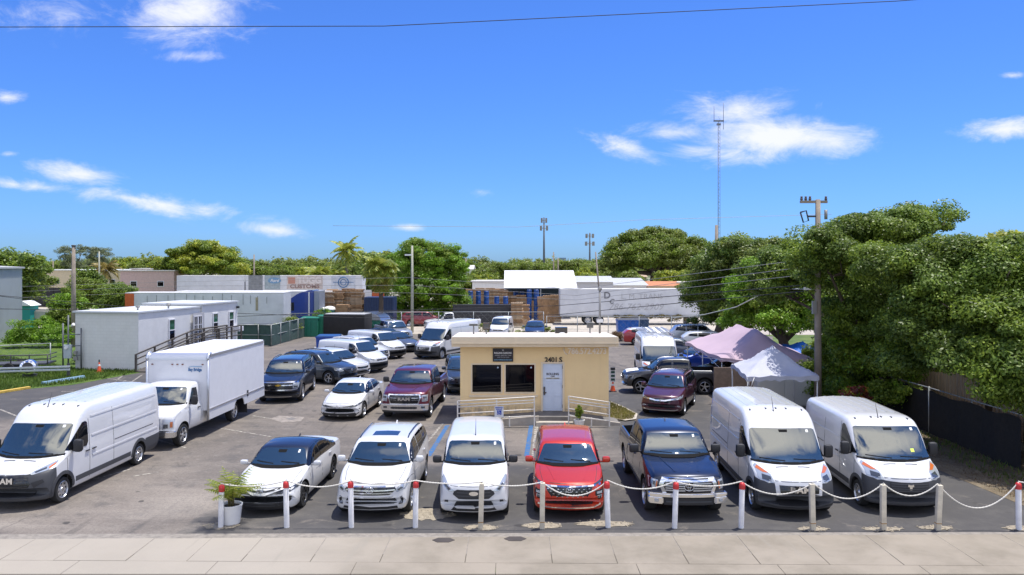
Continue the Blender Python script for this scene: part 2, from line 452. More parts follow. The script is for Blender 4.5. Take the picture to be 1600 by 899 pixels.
sheet('repair_patch', [G(422, 655), G(436, 650), G(476, 652), G(470, 659), G(440, 661)], .009, mat('repair_mortar', (.25, .22, .19), .95, var=.4, vscale=5))
sheet('drain_cover', [G(446, 655), G(455, 653), G(464, 655), G(455, 657)], .013, CONCD)
for (px, py) in ((693, 845), (805, 843)):
    c = G(px, py); b = MB()
    b.prism([(c.x+.27*math.cos(R(60*k)), c.y+.17*math.sin(R(60*k))) for k in range(6)], .0, .019)
    o = b.build('access_cover', mat('cast_iron', (.055, .045, .04), .8, var=.3)); tag(o, 'dark hexagonal cover in the sidewalk, left one below the white compact van' if px < 700 else 'dark hexagonal cover in the sidewalk, right one nearest the red SUV', 'utility cover', 'covers in the sidewalk')
# stones spilled at the posts, kept as loose rubble
def rubble(c, r, n_, seed):
    rr = random.Random(seed); b = MB()
    for k in range(n_):
        a = rr.uniform(0, 6.28); q = r*math.sqrt(rr.random()); s_ = rr.uniform(.012, .05)
        b.box((c.x+q*math.cos(a)*1.3, c.y+q*math.sin(a)*.6, .012), (s_, s_*.8, s_*.5), rr.random()*3, rx=rr.random())
    o = b.build('rubble', mat('limestone_rubble', (.36, .31, .23), .95, var=.3)); o['kind'] = 'stuff'
def patch_round(c, rx, ry, seed, m, z=.010):
    rr = random.Random(seed); pts = [(c.x+rx*math.cos(2*math.pi*k/40)*rr.uniform(.82, 1.12), c.y+ry*math.sin(2*math.pi*k/40)*rr.uniform(.82, 1.12)) for k in range(40)]
    sheet('concrete_patch', pts, z, m)
LIME = mat('limestone_patch', (.29, .25, .185), .95, var=.35, vscale=8, bump=.5, bscale=40)
for i, (px, py, rx, ry) in enumerate(((345, 824, .45, .28), (668, 806, .7, .5), (751, 827, .42, .22), (847, 824, .5, .22), (945, 821, .75, .22), (1270, 829, .4, .15), (1380, 829, .5, .15), (1462, 827, .45, .15), (1600, 828, .5, .2))):
    c = G(px, py-2); patch_round(c, rx, ry, i+5, LIME); rubble(c, max(rx*.8, .3), 40, i)
# ------------------------------------------------------------------ vehicle builder
# vehicle space: x from the front bumper (0) to the rear (L), y across (left of the picture when the front faces us), z up
def pchip(pts):
    xs = [p[0] for p in pts]; ys = [p[1] for p in pts]; n = len(xs)
    if n == 1: return lambda x: ys[0]
    h = [xs[i+1]-xs[i] for i in range(n-1)]; dl = [(ys[i+1]-ys[i])/h[i] for i in range(n-1)]
    m = [dl[0]] + [0]*(n-2) + [dl[-1]]
    for i in range(1, n-1):
        if dl[i-1]*dl[i] > 0:
            w1 = 2*h[i]+h[i-1]; w2 = h[i]+2*h[i-1]
            m[i] = (w1+w2)/(w1/dl[i-1]+w2/dl[i])
    def f(x):
        if x <= xs[0]: return ys[0]
        if x >= xs[-1]: return ys[-1]
        i = 0
        while x > xs[i+1]: i += 1
        t = (x-xs[i])/h[i]
        return ys[i]*(1+2*t)*(1-t)**2 + h[i]*m[i]*t*(1-t)**2 + ys[i+1]*t*t*(3-2*t) + h[i]*m[i+1]*t*t*(t-1)
    return f

CAR_SIDE = [(0, .90), (.06, .955), (.2, .985), (.42, 1.0), (.62, .995), (.78, .975), (.90, .965), (1, .935)]
VAN_SIDE = [(0, .93), (.05, .975), (.2, .993), (.5, 1.0), (.8, .998), (.95, .992), (1, .985)]
GLASS = mat('vehicle_glass', (.014, .026, .030), .02, spec=1.0)
GLASS.node_tree.nodes['Principled BSDF'].inputs['IOR'].default_value = 2.05
GLASS.node_tree.nodes['Principled BSDF'].inputs['Specular Tint'].default_value = (1, .965, .86, 1)
MATTEB = mat('matte_black', (.012, .012, .012), .95, spec=.1)
TINT = mat('tinted_glass', (.006, .007, .009), .03, spec=.6)
RUBBER = mat('tyre_rubber', (.018, .018, .018), .85)
BLACKP = mat('black_plastic', (.02, .02, .022), .55)
GLOSSB = mat('gloss_black', (.008, .008, .009), .15, coat=.5)
GREYP = mat('grey_bumper_plastic', (.055, .057, .062), .6, var=.1)
CHROME = mat('chrome', (.75, .76, .78), .14, metal=1.0)
SILVER = mat('silver_rim', (.55, .56, .58), .3, metal=.85)
DARKRIM = mat('black_rim', (.02, .02, .022), .3, coat=.4)
LENS = mat('headlamp_lens', (.42, .45, .48), .08, coat=1.0, metal=.35)
LENSD = mat('headlamp_inner', (.05, .055, .06), .1, coat=1.0)
AMBER = mat('amber_lens', (.50, .13, .03), .15, coat=1.0)
REDL = mat('red_lens', (.45, .012, .01), .15, coat=1.0)
WARCH = mat('wheel_arch_lining', (.008, .008, .008), .9)
BEDL = mat('bed_liner', (.015, .015, .016), .8)
STICK = mat('paper_sticker', (.8, .8, .78), .6)
GOLD = mat('gold_badge', (.75, .5, .08), .25, metal=.8)
def paint(name, col, metal=0.0, rough=.32):
    return mat(name, col, rough, metal=metal, coat=1.0, var=.04, vscale=1.5)
WHITE = paint('white_car_paint', (.64, .64, .63))
WHITEV = paint('white_van_paint', (.64, .645, .65))

_wheels = {}
def wheel_mesh(rad, wid, kind):
    key = (round(rad, 3), wid, kind)
    if key in _wheels: return _wheels[key]
    m = MB(); rr = rad*.66
    m.lathe([(rr, -wid*.5), (rad*.93, -wid*.5), (rad*.985, -wid*.36), (rad, -wid*.15), (rad, wid*.15), (rad*.985, wid*.36), (rad*.94, wid*.5), (rad*.74, wid*.53), (rr, wid*.46)], 36, 'Y', caps=False)
    me = bpy.data.meshes.new('wheel'); m.bm.to_mesh(me); m.bm.free(); me.shade_smooth(); me.set_sharp_from_angle(angle=R(40)); me.materials.append(RUBBER)
    m = MB(); m.mi = 0
    # rim barrel, opens towards +y
    m.lathe([(rr*1.0, wid*.40), (rr*1.02, wid*.50), (rr*.97, wid*.52), (rr*.93, wid*.46), (rr*.90, wid*.2), (rr*.9, -wid*.3)], 36, 'Y', caps=False)
    m.mi = 1
    m.lathe([(.001, wid*.10), (rr*.92, wid*.10)], 36, 'Y')
    m.mi = 0
    if kind == 'steel':
        m.lathe([(.001, wid*.44), (rr*.26, wid*.44), (rr*.32, wid*.30), (rr*.62, wid*.36), (rr*.78, wid*.36), (rr*.93, wid*.22)], 36, 'Y', caps=False)
        m.mi = 1
        for k in range(8):
            a = 2*math.pi*k/8
            m.lathe([(.001, wid*.372), (rr*.11, wid*.372)], 10, 'Y', (rr*.70*math.cos(a), 0.004, rr*.70*math.sin(a)))
        for k in range(5):
            a = 2*math.pi*k/5
            m.lathe([(.001, wid*.452), (rr*.05, wid*.452)], 8, 'Y', (rr*.16*math.cos(a), 0.002, rr*.16*math.sin(a)))
    else:
        n = {'five': 5, 'ten': 10, 'six': 6, 'black': 7}[kind]
        for k in range(n):
            a = 2*math.pi*k/n
            sw = rr*(.17 if n >= 7 else .26)
            b = [Vector((rr*.12, wid*.38, -sw*.5)), Vector((rr*.95, wid*.47, -sw*.38)), Vector((rr*.95, wid*.47, sw*.38)), Vector((rr*.12, wid*.38, sw*.5))]
            M = Matrix.Rotation(a, 4, 'Y')
            f = [M @ p for p in b]; g = [M @ (p - Vector((0, .03, 0))) for p in b]
            m.quad(f); m.quad([f[0], g[0], g[1], f[1]]); m.quad([f[2], g[2], g[3], f[3]])
        m.lathe([(.001, wid*.43), (rr*.14, wid*.43), (rr*.2, wid*.34)], 16, 'Y', caps=False)
    me2 = bpy.data.meshes.new('rim'); bmesh.ops.recalc_face_normals(m.bm, faces=m.bm.faces[:]); m.bm.to_mesh(me2); m.bm.free(); me2.shade_smooth(); me2.set_sharp_from_angle(angle=R(30))
    me2.materials.append(DARKRIM if kind == 'black' else SILVER); me2.materials.append(WARCH)
    _wheels[key] = (me, me2)
    return _wheels[key]

class Car:
    def __init__(s, name, label, cat, group, p, lod=1):
        s.p = p; s.L = p['L']; s.W = p['W']; s.H = p['H']; s.hw = p['W']/2; s.lod = lod
        s.paint = p['paint']
        s.top = pchip(p['top']); s.belt = pchip(p['belt']); s.bot = pchip(p['bot']); s.plan = pchip(p['plan'])
        s.side = p.get('side', CAR_SIDE); s.tum = p.get('tumble', .33); s.rc = p.get('rc', .07)
        s.nose = p.get('nose', .22); s.tail = p.get('tail', .10); s.wsb = p.get('wsb', .08)
        s.root = empty(name, (0, 0, 0), 0, label, cat, group)
        s.shell()
    def ring(s, x):
        w = s.hw*s.plan(x); zb = s.bot(x); zt = s.top(x); zs = min(s.belt(x), zt-.035); zs = max(zs, zb+.04)
        zt = max(zt, zs+.02); h = zs-zb; hu = zt-zs
        pts = [(0.0, zb), (w*.5, zb), (w*s.side[0][1]*.94, zb)]
        for f, k in s.side: pts.append((w*k, zb+.012+(h-.012)*f))
        wb = w*s.side[-1][1]; wt = wb-s.tum*hu
        cr = min(s.p.get('crown', .035), hu*.5); c = min(s.rc, hu*.45)
        zte = zt-cr; he = zte-zs
        for t in (.3, .6, 1.0):
            pts.append((wb-s.tum*(he-c)*t+.015*math.sin(math.pi*t)*min(1, hu*2), zs+(he-c)*t))
        ye = wt
        for a in (35, 65, 90):
            pts.append((ye-c*(1-math.cos(R(a))), zte-c+c*math.sin(R(a))))
        yi = ye-c
        for t in (.8, .55, .28, 0):
            pts.append((yi*t, zt-cr*t*t))
        return pts
    def xshift(s, x, y):
        q = (abs(y)/s.hw)
        f = max(0, 1-x/1.3); fr = max(0, 1-(s.L-x)/.8)
        g = max(0, min(1, (s.p['xwt']+.6-x)/.9))
        return x + s.nose*q**2.4*f - s.tail*q**2.4*fr + s.wsb*q*q*g
    def shell(s):
        L = s.L
        xs = {0, .006, .015, .03, .05, .08, .12, .16, .2, .26, L-.2, L-.12, L-.07, L-.03, L-.01, L}
        x = .33
        while x < L-.25: xs.add(round(x, 3)); x += .075 if x < s.p['xwt']+.3 else .12
        for q, _ in s.p['top']: xs.add(q)
        xs = sorted(xs); o = []
        for q in xs:
            if not o or q-o[-1] > .004: o.append(q)
        xs = o
        bm = bmesh.new(); rings = []
        for x in xs:
            r = s.ring(x); n = len(r)
            full = [bm.verts.new((s.xshift(x, y), y, z)) for y, z in r] + [bm.verts.new((s.xshift(x, y), -y, z)) for y, z in r[-2:0:-1]]
            rings.append(full)
        nn = len(rings[0])
        for a, b in zip(rings, rings[1:]):
            for k in range(nn): bm.faces.new((a[k], a[(k+1) % nn], b[(k+1) % nn], b[k]))
        for rg in (rings[0], rings[-1]):
            n = nn//2
            # bands from right to left across the end
            for j in range(1, n):
                A, B = rg[j], rg[j+1] if j+1 <= n else None
                A2, B2 = rg[-j], rg[(-(j+1)) % nn]
                if j == n-1: bm.faces.new((A, B, A2))
                else: bm.faces.new((A, B, B2, A2))
            bm.faces.new((rg[0], rg[1], rg[-1]))
        bmesh.ops.recalc_face_normals(bm, faces=bm.faces[:])
        t = bm.copy(); bmesh.ops.triangulate(t, faces=t.faces[:]); s.bvh = BVHTree.FromBMesh(t); t.free()
        # zones of another material
        zones = s.p.get('zones', [])
        for (nm, mt, planes) in zones:
            for co, no in planes:
                bmesh.ops.bisect_plane(bm, geom=bm.verts[:]+bm.edges[:]+bm.faces[:], plane_co=co, plane_no=no, dist=1e-4)
        for f in bm.faces:
            c = f.calc_center_median(); f.material_index = 0
            for i, (nm, mt, planes) in enumerate(zones):
                if all((c-Vector(co)).dot(Vector(no)) > 0 for co, no in planes): f.material_index = i+2; break
        me = bpy.data.meshes.new('body'); bm.to_mesh(me); bm.free()
        mats = [s.paint, WARCH] + [z[1] for z in zones]
        o = link_mesh('body', me, None, mats)
        # cutter
        m = MB(); m.mi = 1; wr = s.p['wr']
        for ax in s.p['axles']:
            for sg in (1, -1):
                r = wr*s.p.get('archk', 1.13)
                m.lathe([(r, sg*(s.hw-.34)), (r, sg*(s.hw+.3))], 32, 'Y', (ax, 0, wr+s.p.get('archdz', .02)))
        for (c, sz) in s.p.get('cuts', []): m.box(c, sz)
        bmesh.ops.recalc_face_normals(m.bm, faces=m.bm.faces[:])
        cme = bpy.data.meshes.new('cut'); m.bm.to_mesh(cme); m.bm.free()
        co = link_mesh('cut', cme, None, [WARCH, WARCH])
        md = o.modifiers.new('b', 'BOOLEAN'); md.operation = 'DIFFERENCE'; md.object = co; md.solver = 'EXACT'
        bpy.context.view_layer.update()
        me2 = bpy.data.meshes.new_from_object(o.evaluated_get(bpy.context.evaluated_depsgraph_get()))
        bpy.data.objects.remove(o); bpy.data.objects.remove(co); bpy.data.meshes.remove(me); bpy.data.meshes.remove(cme)
        if len(me2.polygons) < 50: print('BOOLEAN FAILED', s.root.name)
        # split zones off as parts of their own
        for i in range(-1, len(zones)):
            bm = bmesh.new(); bm.from_mesh(me2)
            keep = {0, 1} if i < 0 else {i+2}
            bmesh.ops.delete(bm, geom=[f for f in bm.faces if f.material_index not in keep], context='FACES')
            for f in bm.faces: f.material_index = 0 if i >= 0 or f.material_index == 0 else 1
            nm = 'body' if i < 0 else zones[i][0]
            mm = bpy.data.meshes.new(nm); bm.to_mesh(mm); bm.free()
            mm.shade_smooth(); mm.set_sharp_from_angle(angle=R(38))
            link_mesh(nm, mm, s.root, [s.paint, WARCH] if i < 0 else [zones[i][1]])
        bpy.data.meshes.remove(me2)
    def cast(s, ax, a, b):
        if ax == 'F': o, d = Vector((-2, a, b)), Vector((1, 0, 0))
        elif ax == 'R': o, d = Vector((s.L+2, a, b)), Vector((-1, 0, 0))
        elif ax == 'S': o, d = Vector((a, 3, b)), Vector((0, -1, 0))
        elif ax == 'Q': o, d = Vector((a, -3, b)), Vector((0, 1, 0))
        else: o, d = Vector((a, b, 5)), Vector((0, 0, -1))
        h = s.bvh.ray_cast(o, d)
        if h[0] is None: h = s.bvh.find_nearest(o + d*(2.3 if ax in 'FR' else 2.2))
        n = h[1]
        if n.dot(d) > 0: n = -n
        return h[0], n
    def patch(s, ax, name, m, poly, off=.006, res=.1, mirror=True, parent=None, thick=None):
        """panel laid on the shell: poly is seen along axis ax"""
        out = []
        for sg in ((1, -1) if mirror else (1,)):
            if ax in ('F', 'R', 'T'):
                pp = [(p[0], p[1]) for p in poly]
                if ax == 'T': pp = [(p[0], p[1]*sg) for p in poly]
                else: pp = [(p[0]*sg, p[1]) for p in poly]
                a = ax
            else: pp = poly; a = 'S' if sg == 1 else 'Q'
            bm = bmesh.new()
            try: bm.faces.new([bm.verts.new((p[0], p[1], 0)) for p in pp])
            except ValueError: bm.free(); continue
            bmesh.ops.triangulate(bm, faces=bm.faces[:])
            for k in (0, 1):
                lo = min(p[k] for p in pp); hi = max(p[k] for p in pp)
                r = res
                n = int((hi-lo)/r)
                for i in range(1, n+1):
                    co = [0, 0, 0]; no = [0, 0, 0]; co[k] = lo+(hi-lo)*i/(n+1); no[k] = 1
                    bmesh.ops.bisect_plane(bm, geom=bm.verts[:]+bm.edges[:]+bm.faces[:], plane_co=co, plane_no=no, dist=1e-5)
            base = {}
            for v in bm.verts:
                h, n = s.cast(a, v.co.x, v.co.y); base[v] = (h, n); v.co = h+n*off
            ext = bmesh.ops.extrude_edge_only(bm, edges=[e for e in bm.edges if e.is_boundary])
            nv = [g for g in ext['geom'] if isinstance(g, bmesh.types.BMVert)]
            for v in nv:
                for e in v.link_edges:
                    q = e.other_vert(v)
                    if q in base and (q.co-v.co).length < 1e-6:
                        h, n = base[q]; v.co = h-n*.012; break
            bmesh.ops.recalc_face_normals(bm, faces=bm.faces[:])
            # outward check
            f = max((f for f in bm.faces), key=lambda f: f.calc_area()); c = f.calc_center_median()
            h = s.bvh.find_nearest(c)
            if h[1].dot(f.normal) < 0: bmesh.ops.reverse_faces(bm, faces=bm.faces[:])
            me = bpy.data.meshes.new(name); bm.to_mesh(me); bm.free()
            me.shade_smooth(); me.set_sharp_from_angle(angle=R(40))
            out.append(link_mesh(name, me, parent or s.root, [m]))
        return out
    def strips(s, ax, name, m, lines, w=.012, off=.004, mirror=True, res=.15, parent=None):
        """several thin lines that form one part"""
        for sg in ((1, -1) if mirror else (1,)):
            bm = bmesh.new()
            for ln in lines:
                P = []
                for (a, b), (c, d) in zip(ln, ln[1:]):
                    n = max(1, int(math.hypot(c-a, d-b)/res))
                    P += [(a+(c-a)*i/n, b+(d-b)*i/n) for i in range(n)]
                P.append(ln[-1])
                prev = None
                for i, (a, b) in enumerate(P):
                    q0 = P[max(0, i-1)]; q1 = P[min(len(P)-1, i+1)]
                    dx, dy = q1[0]-q0[0], q1[1]-q0[1]; l = math.hypot(dx, dy) or 1
                    nx, ny = -dy/l*w/2, dx/l*w/2
                    pr = []
                    for k in (1, -1):
                        u, v = a+nx*k, b+ny*k; A = ax
                        if ax in ('F', 'R'): u *= sg
                        elif ax == 'T': v *= sg
                        elif ax == 'S' and sg == -1: A = 'Q'
                        h, n = s.cast(A, u, v); pr += [h+n*off, h-n*.005]
                    vs = [bm.verts.new(p) for p in pr]
                    if prev:
                        for x, y in ((0, 2), (1, 0), (2, 3)):
                            bm.faces.new((prev[x], prev[y], vs[y], vs[x]))
                    prev = vs
            bmesh.ops.recalc_face_normals(bm, faces=bm.faces[:])
            me = bpy.data.meshes.new(name); bm.to_mesh(me); bm.free()
            link_mesh(name, me, parent or s.root, [m])
    def lamp(s, poly, inner=None, amber=None, lens=None):
        hl = s.patch('F', 'headlight', lens or LENS, poly, .008, .07)
        for k, o in enumerate(hl):
            sg = 1 if k == 0 else -1
            for ip, mm in ((inner, LENSD), (amber, AMBER)):
                if ip: s.patch('F', 'lamp_cell' if mm is LENSD else 'turn_signal', mm, [(p[0]*sg, p[1]) for p in ip], .013, .07, mirror=False, parent=o)
    def wheels(s, kind='five'):
        wr, ww = s.p['wr'], s.p.get('ww', .23)
        me, me2 = wheel_mesh(wr, ww, kind)
        for ax in s.p['axles']:
            for sg in (1, -1):
                w = link_mesh('wheel', me, s.root) if False else bpy.data.objects.new('wheel', me)
                COL.objects.link(w); w.parent = s.root
                w.location = (ax, sg*(s.hw-ww*.5-.025-s.p.get('inset', .0)), wr); w.rotation_euler = (0, rnd.random(), 0 if sg == 1 else math.pi)
                r = bpy.data.objects.new('rim', me2); COL.objects.link(r); r.parent = w
    def glasshouse(s, pillars, wm_=None, sm=None, x1=None, top_m=.09, bot_m=.035, x0=None, zlift=0):
        """pillars: list of (x start, x end) of the side panes; the first start may be None = follows the windscreen pillar"""
        p = s.p; hr = s.hw*s.side[-1][1]
        zc, zr = s.top(p['xc'])+.03, s.top(p['xwt'])-.065
        wb = hr*s.plan(p['xc'])-s.tum*.08-.05; wt = hr-s.tum*(s.top(p['xwt'])-s.belt(p['xwt']))-.075
        poly = [(-wb, zc), (-wb*.5, zc-.02), (wb*.5, zc-.02), (wb, zc), (wt, zr-.045), (wt-.06, zr-.012), (wt*.5, zr), (-wt*.5, zr), (-wt+.06, zr-.012), (-wt, zr-.045)]
        ws = s.patch('F', 'windshield', wm_ or GLASS, poly, .011, .09, mirror=False)[0]
        # cowl and wipers
        s.strips('F', 'wiper', MATTEB, [[(-wb*.75, zc+.01), (-wb*.1, zc+.05)], [(wb*.15, zc+.01), (wb*.8, zc+.05)]], .014, .022, mirror=False, parent=ws)
        s.strips('F', 'cowl_seal', MATTEB, [[(-wb-.02, zc-.012), (-wb*.5, zc-.034), (wb*.5, zc-.034), (wb+.02, zc-.012)]], .045, .013, mirror=False, parent=ws)
        if s.lod >= 1:
            s.patch('F', 'sticker', STICK, [(-wt*.80, zr-.10), (-wt*.72, zr-.10), (-wt*.72, zr-.04), (-wt*.80, zr-.04)], .015, .2, mirror=False, parent=ws)
            s.patch('F', 'rear_mirror', MATTEB, [(-.11, zr-.09), (.11, zr-.09), (.12, zr-.03), (-.12, zr-.03)], .014, .2, mirror=False, parent=ws)
        if pillars:
            def lo(x): return s.belt(x)+bot_m
            def hi(x): return s.top(x)-top_m
            xa = pillars[0][0]
            if xa is None:
                xa = p['xc']
                while hi(xa)-lo(xa) < .03: xa += .02
                xa += .02
            for i, (a, b) in enumerate(pillars):
                if a is None: a = xa
                while hi(a)-lo(a) < .02 and a < b: a += .02
                bb = b
                while hi(bb)-lo(bb) < .02 and bb > a: bb -= .02
                n = 5
                X_ = [a+(bb-a)*k/n for k in range(n+1)]
                poly = [(x, lo(x)) for x in X_] + [(x, hi(x)) for x in X_[::-1]]
                s.patch('S', 'side_window', sm or TINT, poly, .010, .08 if s.lod else .16)
            s.xa = xa
    def doors(s, xs, z0=None, z1=None):
        for x in xs:
            s.strips('S', 'door_gap', BLACKP, [[(x, s.bot(x)+.1 if z0 is None else z0), (x, s.belt(x)+.01 if z1 is None else z1)]], .014, .003)
    def handles(s, xs, m=None, dz=-.13, chr=False):
        for x in xs:
            for sg in (1, -1):
                h, n = s.cast('S' if sg == 1 else 'Q', x, s.belt(x)+dz)
                b = MB(); b.box((h.x, h.y+sg*.022, h.z), (.2, .03, .035), bevel=.01); b.build('door_handle', m or s.paint, s.root, 40)
    def mirrors(s, x, m=None, dz=.1, size=(.13, .2, .15), big=False, arm=.1):
        for sg in (1, -1):
            h, n = s.cast('S' if sg == 1 else 'Q', x+.12, s.belt(x)+dz-.06)
            b = MB(); b.mi = 0
            cy = h.y+sg*(arm+size[1]/2)
            b.box((h.x-.02, cy, s.belt(x)+dz+size[2]*.25), size, bevel=min(size)*.42)
            b.mi = 1
            b.box((h.x, (h.y+cy)/2-sg*.01, s.belt(x)+dz-size[2]*.12), (.06, abs(cy-h.y)+.06, .045), bevel=.012)
            b.mi = 2
            b.box((h.x-.02+size[0]*.5, cy, s.belt(x)+dz+size[2]*.25), (.012, size[1]*.8, size[2]*.75))
            b.build('side_mirror', [m or s.paint, BLACKP, CHROME], s.root, 40)
    def antenna(s, x, y=0, h=.35, fin=False):
        p, n = s.cast('T', x, y); b = MB()
        if fin: b.prism([(x, p.z-.01), (x+.16, p.z-.01), (x+.16, p.z+.045), (x+.13, p.z+.05)], y-.015, y+.015, plane='XZ'); b.build('antenna', s.p.get('finmat', s.paint), s.root)
        else:
            b.tube([(x, y, p.z-.01), (x+.02, y, p.z+.04), (x+.02+h*.5, y, p.z+.04+h)], [.02, .012, .004], 6); b.build('antenna', BLACKP, s.root)
    def text_on(s, ax, body, size, m, a, b, off=.012, bold=.03, width=None, parent=None, depth=.012, spacing=1.0):
        me = text_mesh(body, size, depth, bold, width=width, spacing=spacing)
        h, n = s.cast(ax, a, b)
        if ax == 'F': M = Matrix.Rotation(R(-90), 4, 'Z') @ FACE_S      # reads from -x
        elif ax == 'S': M = Matrix.Rotation(R(180), 4, 'Z') @ FACE_S    # reads from +y
        else: M = FACE_S
        me.transform(M)
        o = link_mesh('lettering', me, parent or s.root, [m]); o.location = h+n*off
        return o
    def ring_badge(s, z, r=.07, m=CHROME, asp=1.4, kind='ellipses', y=0):
        h, n = s.cast('F', y, z); b = MB()
        def el(cx, cz, rx, rz, w=.009):
            pts = [(-.012, cx+rx*math.cos(2*math.pi*k/20), cz+rz*math.sin(2*math.pi*k/20)) for k in range(21)]
            b.tube(pts, w, 5, caps=False)
        if kind == 'ellipses':
            el(0, 0, r*asp, r); el(0, r*.35, r*asp*.62, r*.42, .007); el(0, r*-.05, r*.36, r*.9, .007)
        elif kind == 'slanted_h':
            el(0, 0, r*asp, r, .011)
            b.tube([(-.012, -r*.55, -r*.55), (-.012, -r*.35, r*.6)], .014, 5); b.tube([(-.012, r*.35, -r*.6), (-.012, r*.55, r*.55)], .014, 5)
            b.tube([(-.012, -r*.45, -r*.1), (-.012, r*.45, r*.12)], .013, 5)
        elif kind == 'square_h':
            b.tube([(-.012, -r*.5, -r*.7), (-.012, -r*.6, r*.7)], .012, 5); b.tube([(-.012, r*.5, -r*.7), (-.012, r*.6, r*.7)], .012, 5); b.tube([(-.012, -r*.5, 0), (-.012, r*.5, 0)], .012, 5)
        elif kind == 'cross':
            b.prism([(-r*1.6, -r*.3), (-r*.5, -r*.3), (-r*.42, -r*.55), (r*.52, -r*.55), (r*.58, -r*.3), (r*1.6, -r*.3), (r*1.5, r*.3), (r*.5, r*.3), (r*.42, r*.55), (-r*.52, r*.55), (-r*.58, r*.3), (-r*1.5, r*.3)], -.02, .01, plane='YZ')
        elif kind == 'oval':
            b.prism([(r*asp*math.cos(2*math.pi*k/20), r*.62*math.sin(2*math.pi*k/20)) for k in range(20)], -.012, .01, plane='YZ')
        elif kind == 'head':
            b.prism([(-r*.35, -r), (r*.35, -r), (r*.5, r*.1), (r, r*.2), (r*.9, r), (r*.3, r*.75), (-r*.3, r*.75), (-r*.9, r), (-r, r*.2), (-r*.5, r*.1)], -.015, .01, plane='YZ')
        else:
            el(0, 0, r*asp, r)
        o = b.build('badge', m, s.root); o.location = h+n*.008
        return o
    def bar(s, name, m, z0, z1, x0=-.07, th=.2, yk=.97, y0=0.0, bev=.025):
        """bumper bar that follows the curve of the nose"""
        out = []
        for sg in ((1, -1) if y0 > 0 else (1,)):
            ys = [y0*s.hw+(yk-y0)*s.hw*k/8 for k in range(9)] if y0 > 0 else [-yk*s.hw+2*yk*s.hw*k/16 for k in range(17)]
            f = lambda y: x0+s.nose*(abs(y)/s.hw)**2.4*1.15
            b = MB(); b.prism([(f(y), y*sg) for y in ys]+[(f(y)+th, y*sg) for y in ys[::-1]], z0, z1)
            bmesh.ops.bevel(b.bm, geom=[e for e in b.bm.edges if e.calc_face_angle(0) > .9], offset=bev, segments=2, affect='EDGES')
            out.append(b.build(name, m, s.root, 40))
        return out
    def place(s, anchor, side, heading, axle=0):
        """anchor = ground point under the wheel of the given side (+1 / -1 in vehicle y); heading = direction of the rear, degrees"""
        th = R(heading); d = Vector((math.cos(th), math.sin(th), 0)); q = Vector((-d.y, d.x, 0))
        lp = d*s.p['axles'][axle] + q*side*s.hw
        s.root.location = Vector(anchor)-lp; s.root.rotation_euler = (0, 0, th)
        return s
    def place_front(s, c, heading):
        s.root.location = c; s.root.rotation_euler = (0, 0, R(heading)); return s

def hole_dots(c, name, m, cells, parent=None): ...
def base_profile(L, H, hz, cz, xc, xwt, xre, zre, xbb, zbb, zt_end, zc=.48, zb=.22, belt=None, ztail=None, **kw):
    """profile of a passenger vehicle: hood front hz, cowl cz at xc, roof from xwt to xre, rear glass base at xbb"""
    p = dict(L=L, H=H, xc=xc, xwt=xwt)
    p['top'] = [(0, zc+.06), (.006, zc+.12), (.03, hz-.16), (.07, hz-.075), (.14, hz-.03), (.26, hz), (.26+(xc-.26)*.55, hz+(cz-hz)*.62), (xc, cz),
                (xwt, H-.045), (xwt+.28, H-.012), (xwt+(xre-xwt)*.55, H), (xre, zre), (xbb, zbb)] + ([(ztail[0], ztail[1])] if ztail else []) + [(L-.02, zt_end), (L, zt_end-.25)]
    p['belt'] = belt or [(0, zc), (.03, hz-.22), (.3, hz-.09), (xc, cz-.04), (L-.6, cz+.06), (L, cz)]
    p['bot'] = [(0, zc-.12), (.03, zb+.06), (.12, zb), (L-.15, zb+.02), (L-.03, zb+.12), (L, zb+.25)]
    p['plan'] = [(0, .93), (.1, .95), (.35, .975), (.8, 1), (L-1.0, 1), (L-.3, .97), (L, .92)]
    p.update(kw)
    return p
